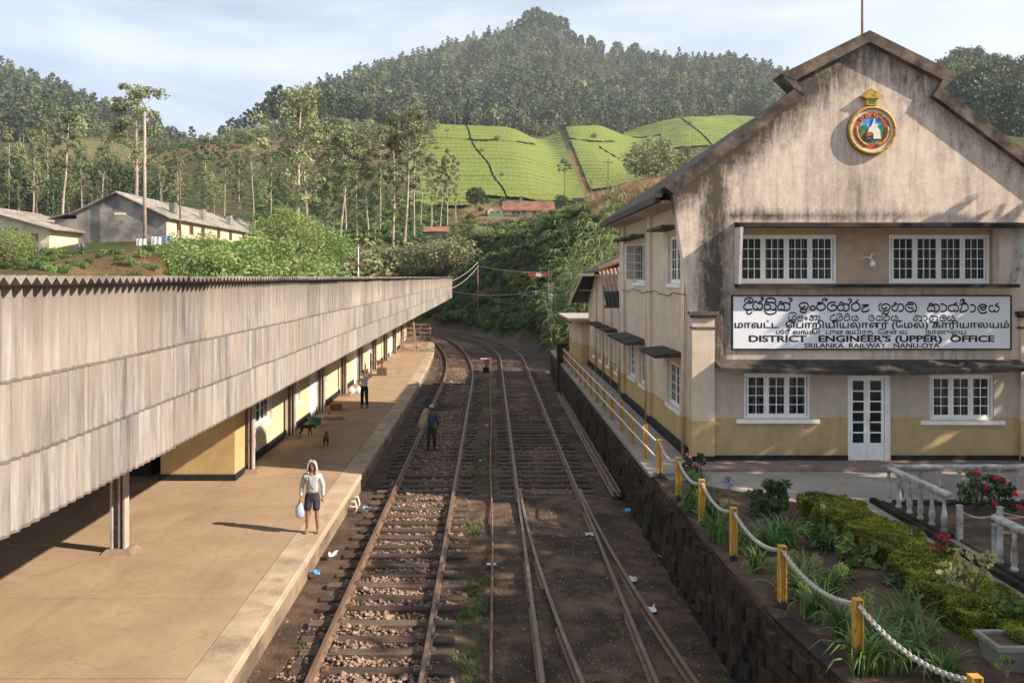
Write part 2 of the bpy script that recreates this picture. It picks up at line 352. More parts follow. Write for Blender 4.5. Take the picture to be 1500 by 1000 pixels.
def ground(X, Y):
    X = np.asarray(X, float); Y = np.asarray(Y, float); Yc = np.clip(Y, 40, 2690)
    P = np.clip(CX+F*X/Yc, -499, 1999); a = (P+500)/2500*500; b = (np.log(Yc)-_ly[0])/(_ly[-1]-_ly[0])*419
    i = np.clip(a.astype(int), 0, 499); j = np.clip(b.astype(int), 0, 418); fa = a-i; fb = b-j
    y = (_tab[i, j]*(1-fa)*(1-fb)+_tab[i+1, j]*fa*(1-fb)+_tab[i, j+1]*(1-fa)*fb+_tab[i+1, j+1]*fa*fb)
    z = EYE+(CY-y)/F*Yc
    z = z+wobble(X, Y)*np.clip(Yc/500, .25, 2.2)
    d = flatdist(X, Y)
    lim = -.22+d*(.98+.25*np.sin(X*.5+Y*.31))
    k = 1.2; lo = np.minimum(z, lim)          # soft minimum
    z = np.where(np.abs(z-lim) < 3*k, np.minimum(z, lim)-k*.25*np.maximum(1-np.abs(z-lim)/(3*k), 0)**2, lo)
    return np.where(d <= 0, -.22, np.maximum(z, -.22))
def gz(x, y): return float(ground(np.array([x]), np.array([y]))[0])

Ys = np.concatenate([np.arange(40, 130, .9), np.arange(130, 300, 2.4), np.arange(300, 650, 4.5), np.arange(650, 1500, 12), np.arange(1500, 2680, 60)])
us = np.linspace(-1.25, 1.25, 481)
GX = Ys[:, None]*us[None]; GY = np.repeat(Ys[:, None], len(us), 1)
GZ = ground(GX.ravel(), GY.ravel()).reshape(GX.shape)
nr, nc = GX.shape
ii, jj = np.meshgrid(np.arange(nr-1), np.arange(nc-1), indexing='ij'); q = (ii*nc+jj).ravel()
V = np.stack([GX, GY, GZ], -1).reshape(-1, 3)
# a flat apron joins the hillside sheet to the ground under and behind the camera
ap = [(-400, -400, -.22), (400, -400, -.22)]
me = np_mesh('hillside', V, np.stack([q, q+1, q+nc+1, q+nc], 1))
Pv = CX+F*V[:, 0]/V[:, 1]; Yv = V[:, 1]; Pyv = CY-(V[:, 2]-EYE)*F/Yv
C = np.tile(np.array([.055, .07, .026]), (len(V), 1))          # scrubby grass
def paint(mask, c): 
    for k in range(3): C[:, k] = C[:, k]*(1-mask)+c[k]*mask
paint(sm(600, 700, Yv), (.035, .045, .02))
brown = sm(225, 300, Pv)*(1-sm(560, 600, Pv))*sm(285, 320, Yv)*(1-sm(425, 470, Yv)); paint(brown, (.165, .10, .062))
paint(sm(60, 100, Pv)*(1-sm(210, 330, Pv))*sm(290, 330, Yv)*(1-sm(450, 520, Yv)), (.15, .15, .055))
terr = sm(640, 690, Pv)*(1-sm(850, 900, Pv))*sm(118, 135, Yv)*(1-sm(225, 240, Yv)); paint(terr*.9, (.24, .17, .075))
paint(sm(500, 560, Pv)*(1-sm(640, 690, Pv))*sm(100, 130, Yv)*(1-sm(225, 240, Yv)), (.13, .13, .05))
paint(sm(860, 900, Pv)*(1-sm(1000, 1030, Pv))*sm(64, 74, Yv)*(1-sm(120, 140, Yv)), (.20, .15, .075))
paint((1-sm(330, 400, Pv))*sm(52, 58, Yv)*(1-sm(70, 78, Yv))*.5, (.19, .10, .055))
fz = (V[:, 2] < -.1); paint(fz*1.0, (.10, .085, .07))
gull = sm(822, 830, Pv-(Pyv-215)*.38)*(1-sm(834, 842, Pv-(Pyv-215)*.38))*sm(215, 225, Pyv)*(1-sm(290, 305, Pyv))*sm(240, 260, Yv)*(1-sm(440, 470, Yv)); paint(gull, (.22, .15, .07))
at = me.color_attributes.new('Col', 'FLOAT_COLOR', 'POINT')
at.data.foreach_set('color', np.hstack([C, np.ones((len(C), 1))]).astype(np.float32).ravel())
m, nt, b = mat_new('hill_ground'); v = coords(nt)
va = nt.nodes.new('ShaderNodeVertexColor'); va.layer_name = 'Col'
f1 = ramp(nt, noise(nt, v, .35, 8, .7), .35, .68); f2 = ramp(nt, noise(nt, v, .06, 6, .6), .42, .62)
o = mixc(nt, f1, mixc(nt, 1.0, va.outputs[0], (.45, .45, .45), 'MULTIPLY'), mixc(nt, 1.0, va.outputs[0], (1.35, 1.35, 1.35), 'MULTIPLY'))
o = mixc(nt, math_(nt, 'MULTIPLY', f2, .4), o, (.16, .085, .045))
nt.links.new(o, b.inputs['Base Color']); b.inputs['Roughness'].default_value = .95; b.inputs['Specular IOR Level'].default_value = .1
bump(nt, b, noise(nt, v, 1.5, 6, .7), .8, .35)
me.materials.append(m); me.polygons.foreach_set('use_smooth', [True]*len(me.polygons))
hill = link('hillside', me); tag(hill, kind='structure')
M['hill'] = m
g = MB(); g.box(-400, 400, -400, 40.5, -1.2, -.222); go = g.build('ground', M['earth']); tag(go, kind='structure')

# ------------------------------------------------------------------ track bed
M['bed'] = std('track_bed_dirt', (.135, .088, .06), .95, .6, 2.5, (.045, .032, .023), .6, (.44, .62), 1.0, 26, .06)
nx, ny = 76, 560
xs = np.linspace(-4.05, 4.1, nx); ys = -14+np.linspace(0, 1, ny)**1.25*74
BX, BY = np.meshgrid(xs, ys); 
rs = np.random.RandomState(5)
BZ = np.zeros_like(BX)
for k in range(40):
    a = rs.uniform(0, 6.28); fr = rs.choice([.4, .8, 1.5, 2.6, 4]); BZ += np.sin((BX*math.cos(a)+BY*math.sin(a))*fr*2.2+rs.uniform(0, 6.28))*.017/fr**.7
BZ = -.215+BZ*.34
BZ += .05*np.exp(-((BX+.0)/.5)**2)*np.clip(np.sin(BY*.7)+.6, 0, 1)*.7            # ridge between the tracks
BZ += .085*np.exp(-((BX-1.6)/1.5)**4)*(1-sm(22, 25, BY))                          # soil over the sleepers of the siding
BZ -= .09*np.exp(-((BX+3.5)/.28)**2)
q = (np.arange(ny-1)[:, None]*nx+np.arange(nx-1)[None]).ravel()
me = np_mesh('track_bed', np.stack([BX, BY, BZ], -1).reshape(-1, 3), np.stack([q, q+1, q+nx+1, q+nx], 1))
me.materials.append(M['bed']); me.polygons.foreach_set('use_smooth', [True]*len(me.polygons))
tag(link('track_bed', me), kind='structure')

def resample(P, step):
    P = np.asarray(P, float); d = np.r_[0, np.cumsum(np.hypot(*np.diff(P, axis=0).T))]
    s = np.arange(0, d[-1], step); X = np.interp(s, d, P[:, 0]); Y = np.interp(s, d, P[:, 1])
    tx = np.gradient(X); ty = np.gradient(Y); l = np.hypot(tx, ty); return X, Y, tx/l, ty/l
def rail_mesh(X, Y, z=0.0, name='rail'):
    prof = [(-.034, 0), (.034, 0), (.034, -.035), (.010, -.045), (.010, -.115), (.066, -.132), (.066, -.14), (-.066, -.14), (-.066, -.132), (-.010, -.115), (-.010, -.045), (-.034, -.035)]
    tx = np.gradient(X); ty = np.gradient(Y); l = np.hypot(tx, ty); nx_, ny_ = ty/l, -tx/l
    V = []; n = len(prof)
    for i in range(len(X)):
        for a, h in prof: V.append((X[i]+nx_[i]*a, Y[i]+ny_[i]*a, z+h))
    b = MB(); fs = []; ms = []
    for i in range(len(X)-1):
        for j in range(n):
            fs.append((i*n+j, (i+1)*n+j, (i+1)*n+(j+1)%n, i*n+(j+1)%n)); ms.append(1 if j == 0 else 0)
    fs += [tuple(range(n)), tuple(range(len(V)-1, len(V)-n-1, -1))]; ms += [0, 0]
    b.v = V; b.f = fs; b.m = ms
    return b
def offset(P, o):
    X, Y, tx, ty = resample(P, 1.0); return X+ty*o, Y-tx*o
tie = MB(); tie.box(-1.32, 1.32, -.115, .115, -.12, 0)
tie_me = tie.mesh('sleeper'); 
bm = bmesh.new(); bm.from_mesh(tie_me); bmesh.ops.bevel(bm, geom=bm.edges[:], offset=.012, segments=1, affect='EDGES'); bm.to_mesh(tie_me); bm.free()
tie_me.materials.append(M['wood_tie'])
chair = MB()
for s in (-1, 1):
    for a in (-.1, .1):
        chair.box(s*.838+a-.05, s*.838+a+.05, -.07, .07, .002, .035); chair.box(s*.838+a-.02, s*.838+a+.02, -.02, .02, .03, .07)
chair_me = chair.mesh('rail_chair'); chair_me.materials.append(M['rail'])
def make_track(P, label, y_from, y_to, zt=-.142):
    t = thing('railway_track', label, 'railway track', (float(P[0][0]), 8, -.14), 'pair of railway tracks')
    for s in (-1, 1):
        X, Y = offset(P, s*.838); rail_mesh(X, Y).build('rail', [M['rail'], M['rail_head']], t)
    X, Y, tx, ty = resample(P, .615); n = 0
    for i in range(len(X)):
        if not y_from < Y[i] < y_to: continue
        o = link('sleeper', tie_me, None, t, None)
        o.location = (X[i]+R.uniform(-.06, .06), Y[i]+R.uniform(-.05, .05), zt+R.uniform(-.018, .004))
        o.rotation_euler = (R.uniform(-.03, .03), R.uniform(-.008, .008), math.atan2(ty[i], tx[i])-math.pi/2+R.uniform(-.025, .025))
        o.scale = (R.uniform(.95, 1.05), R.uniform(.85, 1.15), 1); n += 1
        if Y[i] < 60:
            c = tag(link('rail_chair', chair_me, None, o, None, True), kind='stuff')
    return t
tr1 = make_track(T1, 'main line track nearest the platform with pale ballast between its sleepers', 8, 118)
tr2 = make_track(T2, 'second track beside the stone retaining wall, its near end sunk in soil', 22.5, 101)
tt = thing('turnout_rails', 'pair of rails diverging from the soil sunk track in the right foreground', 'railway track', (2, 12, -.14))
yy = np.arange(-8, 24.1, 1.0)
for xo in (.767, 2.443):
    sgn = .075 if xo < 1 else .075
    rail_mesh(xo+sgn+(24-yy)**2/256, yy, -.004).build('rail', [M['rail'], M['rail_head']], tt)
sp_ = thing('spare_rail', 'loose rusty rails lying at the foot of the retaining wall', 'rail', (3.5, 30, -.2))
yy = np.arange(23.5, 44, 1.0)
for xo in (3.42, 3.58): rail_mesh(xo+.003*(yy-23)+0*yy, yy, .03).build('rail', [M['rail'], M['rail']], sp_)
pr = MB(); pr.tube([(.03+.02*math.sin(y*.4), y, -.07+.015*math.sin(y*.7)) for y in np.arange(9, 62, 1.0)], .028, 6)
tag(pr.build('signal_rod', M['rail'], None, True), 'thin rusty signal rod running on the ground between the two tracks', 'pipe')

# ballast: loose broken stones
M['ballast'] = std('ballast_stone', (.33, .225, .172), .95, .55, 13, (.11, .078, .06), 4, (.46, .66), .3, 30, kind='world')
rs = np.random.RandomState(11)
OV = np.array([[1,0,0],[-1,0,0],[0,1,0],[0,-1,0],[0,0,1],[0,0,-1]], float)
OF = np.array([[0,2,4],[2,1,4],[1,3,4],[3,0,4],[2,0,5],[1,2,5],[3,1,5],[0,3,5]])
def stones(X, Y, Z, S):
    n = len(X); a = rs.uniform(0, 6.28, n); v = OV[None]*(1+rs.uniform(-.45, .45, (n, 6, 3)))+rs.uniform(-.35, .35, (n, 6, 3))
    v = v*S[:, None, None]*np.array([1, .8, .6])
    ca, sa = np.cos(a)[:, None], np.sin(a)[:, None]; x = v[..., 0]*ca-v[..., 1]*sa; y = v[..., 0]*sa+v[..., 1]*ca
    V = np.stack([x+X[:, None], y+Y[:, None], v[..., 2]+Z[:, None]], -1).reshape(-1, 3)
    return V, (OF[None]+6*np.arange(n)[:, None, None]).reshape(-1, 3)
def bed_z(X, Y):
    i = np.clip(np.searchsorted(ys, Y)-1, 0, ny-2); j = np.clip(((X+4.05)/8.15*(nx-1)).astype(int), 0, nx-2); return BZ[i, j]
n = 27000
bx = rs.normal(0, .48, n)*np.where(rs.rand(n) < .68, 1, 2.0)-1.857; by = 9+rs.rand(n)**1.7*55
s = (bx > -3.55) & (bx < -.5); bx, by = bx[s], by[s]
bx = bx-np.maximum(by-48, 0)**2/(2*R1)
# keep stones between the sleepers of the first track
Xs, Yt, _, _ = resample(T1, .615)
dist = np.abs(by[:, None]-Yt[None]).min(1) if len(by) else 0
keep = (dist > .15) | (np.abs(bx+1.857) > 1.35)
bx, by, dist = bx[keep], by[keep], dist[keep]
S = rs.uniform(.018, .060, len(bx)); S[rs.rand(len(S)) < .03] *= 2.0
inside = np.abs(bx+1.857+np.maximum(by-48, 0)**2/(2*R1)) < .75
V1, F1 = stones(bx, by, bed_z(bx, by)+np.where(inside, rs.uniform(.0, .06, len(bx)), .01), S)
n = 26000
cx = rs.uniform(-3.9, 3.9, n); cy = 9+rs.rand(n)**1.8*45; cs = rs.uniform(.006, .022, n); cs[rs.rand(n) < .03] *= 2.4
V2, F2 = stones(cx, cy, bed_z(cx, cy)+.004, cs)
n = 5200
dx = rs.normal(1.6, .42, n); dy = 24+rs.rand(n)**1.3*45; dy0 = np.maximum(dy-62, 0)**2/148; dx2 = dx-dy0
V3, F3 = stones(dx2, dy, bed_z(np.clip(dx2, -4, 4), dy)+rs.uniform(0, .04, n), rs.uniform(.025, .05, n))
VV = np.vstack([V1, V2, V3]); FF = np.vstack([F1, F2+len(V1), F3+len(V1)+len(V2)])
me = np_mesh('ballast', VV, FF); me.materials.append(M['ballast'])
tag(link('ballast', me), 'broken pinkish ballast stones scattered along both tracks', 'ballast', None, 'stuff')

# ------------------------------------------------------------------ platform
PZ = .29
m, nt, b = mat_new('platform_concrete'); v = coords(nt)
f = ramp(nt, noise(nt, v, .9, 6, .6), .3, .7); o = mixc(nt, f, (.32, .225, .148), (.41, .30, .20))
o = mixc(nt, math_(nt, 'MULTIPLY', ramp(nt, noise(nt, v, 3.5, 8, .7), .52, .7), .55), o, (.26, .185, .12))
o = mixc(nt, ramp(nt, noise(nt, coords(nt, loc=(7, 3, 0)), 1.1, 7, .7), .68, .76), o, (.56, .44, .31))
vo = _n(nt, 'ShaderNodeTexVoronoi', Scale=.42); vo.feature = 'DISTANCE_TO_EDGE'; dv = nt.nodes.new('ShaderNodeVectorMath'); dv.operation = 'ADD'
nzv = _n(nt, 'ShaderNodeTexNoise', Scale=1.6, Detail=6); nt.links.new(v, nzv.inputs['Vector']); nt.links.new(v, dv.inputs[0]); nt.links.new(nzv.outputs['Color'], dv.inputs[1]); nt.links.new(dv.outputs[0], vo.inputs['Vector'])
ck = math_(nt, 'MULTIPLY', math_(nt, 'LESS_THAN', vo.outputs['Distance'], .006), ramp(nt, noise(nt, v, .5, 3), .5, .6)); o = mixc(nt, math_(nt, 'MULTIPLY', ck, .3), o, (.16, .115, .08))
o = mixc(nt, math_(nt, 'MULTIPLY', ramp(nt, noise(nt, coords(nt, 'world', (1.5, .35, 1)), .8, 6, .65), .55, .72), .5), o, (.22, .155, .10))
nt.links.new(o, b.inputs['Base Color']); b.inputs['Roughness'].default_value = .93; b.inputs['Specular IOR Level'].default_value = .12
wv = _n(nt, 'ShaderNodeTexWave', Scale=3.1, Distortion=.6); wv.bands_direction = 'X'; nt.links.new(coords(nt, 'world', (1, 1, 1), (0, 0, -.95)), wv.inputs['Vector'])
gx = nt.nodes.new('ShaderNodeSeparateXYZ'); nt.links.new(nt.nodes.new('ShaderNodeNewGeometry').outputs['Position'], gx.inputs[0])
rib = math_(nt, 'MULTIPLY', wv.outputs['Fac'], math_(nt, 'LESS_THAN', gx.outputs[0], -4.27))
h = math_(nt, 'ADD', math_(nt, 'MULTIPLY', rib, .38), noise(nt, v, 24, 5, .7)); bump(nt, b, h, .5, .012)
M['platform'] = m
m2 = m.copy(); m2.name = 'platform_edge_concrete'; M['platform_edge'] = std('platform_edge_concrete', (.44, .335, .235), .93, .18, 1.5, (.25, .185, .13), 1.2, (.5, .68), .4, 22, .02)
M['platform_face'] = std('platform_face_concrete', (.30, .22, .15), .95, .3, 2, (.13, .095, .07), 1.0, (.42, .62), .6, 18, .03)
def edge_x(y):
    return float(np.interp(y, [-20, 38, 46, 55, 65, 73, 77], [-3.67, -3.70, -3.82, -3.95, -4.25, -4.75, -5.4]))
pl = bpy.data.objects.new('platform', None); col.objects.link(pl); tag(pl, kind='structure')
core = MB()
ysp = list(np.arange(-12, 77.1, 3.0))
for a, c in zip(ysp[:-1], ysp[1:]):
    xa, xc = edge_x(a)+.03, edge_x(c)+.03
    core.hexa([(-20, a, -.5), (xa-.06, a, -.5), (xc-.06, c, -.5), (-20, c, -.5), (-20, a, PZ-.05), (xa-.06, a, PZ-.05), (xc-.06, c, PZ-.05), (-20, c, PZ-.05)])
core.build('platform_face', M['platform_face'], pl)
J = .006
for k, (a, c) in enumerate(zip(ysp[:-1], ysp[1:])):
    for h0, h1 in ((a, (a+c)/2), ((a+c)/2, c)):
        e0, e1 = edge_x(h0), edge_x(h1); wd = .60
        s = MB(); dz = R.uniform(-.004, .006)
        s.hexa([(e0-wd, h0+J, PZ-.16), (e0, h0+J, PZ-.16), (e1, h1-J, PZ-.16), (e1-wd, h1-J, PZ-.16), (e0-wd, h0+J, PZ+dz), (e0, h0+J, PZ+dz), (e1, h1-J, PZ+dz), (e1-wd, h1-J, PZ+dz)])
        s.build('edge_stone', M['platform_edge'], pl, bevel=.018)
    e0, e1 = edge_x(a), edge_x(c)
    for xl, xr in ((None, -6.35), (-6.35, -9.2), (-9.2, -20)):
        l0, l1 = (e0-.60, e1-.60) if xl is None else (xl, xl)
        s = MB(); dz = R.uniform(-.003, .003)
        s.hexa([(xr+J, a+J, PZ-.07), (l0-J, a+J, PZ-.07), (l1-J, c-J, PZ-.07), (xr+J, c-J, PZ-.07), (xr+J, a+J, PZ+dz), (l0-J, a+J, PZ+dz), (l1-J, c-J, PZ+dz), (xr+J, c-J, PZ+dz)])
        s.build('paving_slab', M['platform'], pl)

# ------------------------------------------------------------------ station building under the canopy
st = thing('station_building', 'long low cream yellow station building under the canopy', 'building', (-7.3, 24, PZ))
def wall_cells(b, mapf, lf, rf, zs, holes, w0, w1):
    """solid wall between lf(z) and rf(z) with rectangular holes (u0,u1,v0,v1)"""
    zz = sorted(set([z for z in zs]+[h for o in holes for h in o[2:4]])); zz = [z for z in zz if zs[0]-1e-6 <= z <= zs[-1]+1e-6]
    for a, c in zip(zz[:-1], zz[1:]):
        if c-a < 1e-5: continue
        mid = (a+c)/2; hs = sorted([o for o in holes if o[2] <= mid <= o[3]])
        edges = [(lf(a), lf(c))]
        for o in hs: edges += [(o[0], o[0]), (o[1], o[1])]
        edges.append((rf(a), rf(c)))
        for k in range(0, len(edges), 2):
            (l0, l1), (r0, r1) = edges[k], edges[k+1]
            if r0-l0 < 1e-5 and r1-l1 < 1e-5: continue
            b.hexa([mapf(l0, a, w0), mapf(r0, a, w0), mapf(r0, a, w1), mapf(l0, a, w1), mapf(l1, c, w0), mapf(r1, c, w0), mapf(r1, c, w1), mapf(l1, c, w1)])
_wm = {}
def window(parent, loc, rotz, W, H, n, cols, rows, sill=0.0, open_leaf=None, grille=False, curtain=False, fr=.06, name='window', sillcol='white', depth=.07):
    """casement window; local x right, z up, outside is -y"""
    key = (round(W, 2), round(H, 2), n, cols, rows, sill, grille, curtain)
    if key not in _wm:
        f = MB(); d0, d1 = 0.0, depth
        f.box(0, W, d0, d1, 0, fr); f.box(0, W, d0, d1, H-fr, H); f.box(0, fr, d0, d1, fr, H-fr); f.box(W-fr, W, d0, d1, fr, H-fr)
        cw = (W-2*fr)/n
        for k in range(1, n): f.box(fr+k*cw-.02, fr+k*cw+.02, d0, d1, fr, H-fr)
        c = MB(); p = MB(); ff = .045; hh = H-2*fr
        cwi = cw-.044
        c.box(0, cwi, .012, .052, 0, ff*1.4); c.box(0, cwi, .012, .052, hh-ff, hh); c.box(0, ff, .012, .052, ff*1.4, hh-ff); c.box(cwi-ff, cwi, .012, .052, ff*1.4, hh-ff)
        for a in range(1, cols): x = ff+(cwi-2*ff)*a/cols; c.box(x-.009, x+.009, .016, .044, ff*1.4, hh-ff)
        for a in range(1, rows): z = ff*1.4+(hh-ff*2.4)*a/rows; c.box(ff, cwi-ff, .014, .046, z-.009, z+.009)
        p.box(ff*.8, cwi-ff*.8, .027, .033, ff, hh-ff*.8)
        s = MB()
        if sill: s.box(-sill, W+sill, -.12, .02, -.11, -.01)
        gr = MB()
        if grille:
            for a in range(1, n*4): gr.box(W*a/(n*4)-.008, W*a/(n*4)+.008, .10, .115, .02, H-.02)
        cu = MB()
        if curtain:
            k = 60; vs = []
            for a in range(k+1): x = .03+(W-.06)*a/k; yv = .26+.035*math.sin(a*1.3)+.012*math.sin(a*3.1); vs += [(x, yv, .05), (x, yv, H-.02)]
            cu.add(vs, [(2*a, 2*a+2, 2*a+3, 2*a+1) for a in range(k)])
        _wm[key] = (f.mesh('window'), c.mesh('casement'), p.mesh('pane'), s.mesh('sill') if sill else None, gr.mesh('grille') if grille else None, cu.mesh('curtain') if curtain else None, cw, fr)
        for me_, mt in zip(_wm[key][:6], (M['white'], M['white'], M['glass'], M[sillcol], M['white'], M['curtain'])):
            if me_: me_.materials.append(mt)
    f, c, p, s, gr, cu, cw, fr = _wm[key]
    o = link(name, f); o.location = loc; o.rotation_euler = (0, 0, rotz); adopt(o, parent)
    for k in range(n):
        cc = link('casement', c, None, o, (fr+k*cw+.022, 0, fr), True)
        pp = link('pane', p, None, o, (fr+k*cw+.022, 0, fr), True)
        if open_leaf is not None and k in open_leaf:
            for e in (cc, pp): e.rotation_euler = (0, 0, -1.5)
    if s: link('sill', s, None, o, None, True)
    if gr: link('grille', gr, None, o, None, True)
    if cu: link('curtain', cu, None, o, None, True)
    return o
SX = -7.25
wins = [(26.3, 28.35, 2), (31.0, 32.6, 2), (36.2, 37.8, 2), (41.6, 43.2, 2), (47, 48.5, 2), (52.3, 53.8, 2), (57.7, 59.2, 2), (63, 64.5, 2)]
b = MB()
mp_ = lambda u, v, w_: (SX-w_, u, v)
wall_cells(b, mp_, lambda z: 25.2, lambda z: 74, [PZ, 4.35], [(a, c, 1.25, 2.55) for a, c, _ in wins], 0, .3)
b.build('wall', M['station'], st)
b = MB(); b.box(-18, SX-.3, 25.2, 25.5, PZ, 4.35); b.box(-18, SX-.3, 73.7, 74, PZ, 4.35); b.box(-18.3, -18, 25.2, 74, PZ, 4.35)
b.box(-14.2, -9.16, 23.75, 24.05, PZ, 4.35) if False else None
b.build('wall', M['station'], st)
b = MB(); b.box(-9.16, -7.1, 23.72, 25.2, PZ+.16, 4.35); b.build('porch_wall', M['porch'], st)
b = MB(); b.box(-9.2, -7.06, 23.66, 25.2, PZ, PZ+.17); b.build('porch_plinth', M['black'], st)
b = MB(); b.box(SX, SX+.045, 25.2, 74, PZ, PZ+.24); b.build('plinth', M['black'], st)
b = MB(); b.box(-18, -9.6, 24.2, 25.2, PZ, 4.3); b.build('passage_shade_block', M['dark'], st)  # near-black block paints the deep shade of the open passage
b = MB(); b.box(-18, -7.4, 25.3, 73.9, 4.2, 4.35); b.build('ceiling', M['soffit'], st)
for a, c, n in wins:
    window(st, (SX-.10, a, 1.25), math.pi/2, c-a, 1.3, n, 2, 3, .05)
for a in (34.2, 45.2, 50.6, 61.2):
    b = MB(); b.box(SX, SX+.05, a, a+1.1, PZ, 2.55); d = b.build('door', M['white'], st)
    b = MB()
    for k in range(2): b.box(SX+.05, SX+.07, a+.12+k*.48, a+.5+k*.48, PZ+.2, PZ+1.0); b.box(SX+.05, SX+.07, a+.12+k*.48, a+.5+k*.48, PZ+1.2, 2.4)
    b.build('door_panel', M['white'], d)

# ------------------------------------------------------------------ canopy
cn = thing('platform_canopy', 'long platform canopy clad in weathered grey corrugated asbestos sheets', 'canopy', (-3.62, 12, 3.98))
m, nt, b = mat_new('asbestos_cladding'); v = coords(nt, 'object', (5, 5, .35)); vw = coords(nt)
oi = nt.nodes.new('ShaderNodeObjectInfo')
of = nt.nodes.new('ShaderNodeVectorMath'); of.operation = 'ADD'; nt.links.new(v, of.inputs[0])
cmb = nt.nodes.new('ShaderNodeCombineXYZ'); nt.links.new(math_(nt, 'MULTIPLY', oi.outputs['Random'], 60), cmb.inputs[0]); nt.links.new(cmb.outputs[0], of.inputs[1])
f = ramp(nt, noise(nt, of.outputs[0], 1.7, 8, .75), .37, .67)
o = mixc(nt, f, (.135, .123, .114), (.375, .352, .333))
o = mixc(nt, ramp(nt, noise(nt, vw, .8, 6, .65), .4, .75), o, (.30, .25, .21))
sz = nt.nodes.new('ShaderNodeSeparateXYZ'); nt.links.new(nt.nodes.new('ShaderNodeTexCoord').outputs['Object'], sz.inputs[0])
topd = math_(nt, 'MULTIPLY', math_(nt, 'GREATER_THAN', oi.outputs['Object Index'], .5), .9)
topf = math_(nt, 'MULTIPLY', topd, ramp(nt, math_(nt, 'ADD', math_(nt, 'MULTIPLY', sz.outputs[2], .9), math_(nt, 'MULTIPLY', noise(nt, of.outputs[0], 2.5, 5), .5)), .45, 1.0))
o = mixc(nt, topf, o, (.16, .135, .115))
o = mixc(nt, math_(nt, 'MULTIPLY', ramp(nt, noise(nt, of.outputs[0], 6, 8, .8), .56, .76), .55), o, (.13, .11, .095))
edge = math_(nt, 'LESS_THAN', sz.outputs[2], math_(nt, 'MULTIPLY', noise(nt, of.outputs[0], 5, 2), .05)); o = mixc(nt, math_(nt, 'MULTIPLY', edge, .65), o, (.085, .072, .062))
hs = nt.nodes.new('ShaderNodeHueSaturation'); nt.links.new(o, hs.inputs['Color'])
r = math_(nt, 'MULTIPLY_ADD', oi.outputs['Random'], .36); r.node.inputs[2].default_value = .82; nt.links.new(r, hs.inputs['Value'])
nt.links.new(hs.outputs[0], b.inputs['Base Color']); b.inputs['Roughness'].default_value = .95; b.inputs['Specular IOR Level'].default_value = .12
bump(nt, b, noise(nt, vw, 40, 4, .7), .3, .01)
M['asbestos'] = m
PITCH = .148; NP = 7; SW = PITCH*NP                    # one sheet = seven corrugations
def corr_sheet(name, length, amp=.0125, seg=8, thick=.008):
    b = MB(); vs = []; n = NP*seg+1
    for k in range(n+3):
        y = k*PITCH/seg; x = amp*math.sin(2*math.pi*k/seg)
        vs += [(x, y, 0), (x, y, length), (x-thick, y, 0), (x-thick, y, length)]
    fs = []
    for k in range(n+2):
        a, c = 4*k, 4*k+4; fs += [(a, c, c+1, a+1), (a+2, a+3, c+3, c+2), (a, a+2, c+2, c), (a+1, c+1, c+3, a+3)]
    b.add(vs, fs); me = b.mesh(name, False); me.materials.append(M['asbestos']); return me
FX = -3.62; ROWS = [(5.12, 5.86), (4.50, 5.14), (3.97, 4.56)]; ROWS = [(5.13, 5.87), (4.53, 5.17), (3.97, 4.57)]
sheets = [corr_sheet('cladding_sheet', c-a) for a, c in ROWS]
nS = int((82-1.5)/SW)
for r_, (a, c) in enumerate(ROWS):
    for k in range(nS):
        o = link('cladding_sheet', sheets[r_], None, cn); o.location = (FX-.009*r_+R.uniform(-.003, .003), 1.5+k*SW, a+R.uniform(-.006, .006))
        o.rotation_euler = (R.uniform(-.0015, .0015), R.uniform(-.0025, .0025), 0); o.pass_index = 1 if r_ == 0 else 0
# roof: corrugated sheets laid flat, their wavy ends showing over the cladding
def roof_sheet():
    b = MB(); vs = []; fs = []; seg = 6; n = NP*seg+3; amp = .030; slope = -.085; x0, x1 = FX+.16, FX-5.2
    for k in range(n+1):
        y = k*PITCH/seg; z = amp*2*abs(((k/seg)%1)-.5)*2-amp
        for x in (x0, x1):
            zz = (x-x0)*-slope
            vs += [(x, y, z+zz), (x, y, z+zz-.012)]
    for k in range(n):
        a, c = 4*k, 4*k+4; fs += [(a, c, c+2, a+2), (a+1, a+3, c+3, c+1), (a, a+1, c+1, c), (a+2, c+2, c+3, a+3)]
    b.add(vs, fs); me = b.mesh('roof_sheet'); me.materials.append(M['roofgrey']); return me
rm = roof_sheet()
for k in range(nS):
    o = link('roof_sheet', rm, None, cn); o.location = (0+R.uniform(-.015, .015), 1.5+k*SW, 5.915+R.uniform(-.004, .004)); o.rotation_euler = (0, 0, 0)
b = MB(); b.hexa([(-18.6, 1.5, 4.55), (FX-5.15, 1.5, 5.40), (FX-5.15, 82, 5.40), (-18.6, 82, 4.55), (-18.6, 1.5, 4.60), (FX-5.15, 1.5, 5.45), (FX-5.15, 82, 5.45), (-18.6, 82, 4.60)]); b.build('roof_back', M['roofgrey'], cn)
for x, z in ((FX-.09, 5.70), (FX-.09, 4.9), (FX-.13, 4.2), (-5.6, 5.55), (-7.4, 5.42)): b = MB(); b.box(x-.05, x, 1.6, 81.9, z-.06, z+.06); b.build('purlin', M['timber'], cn)
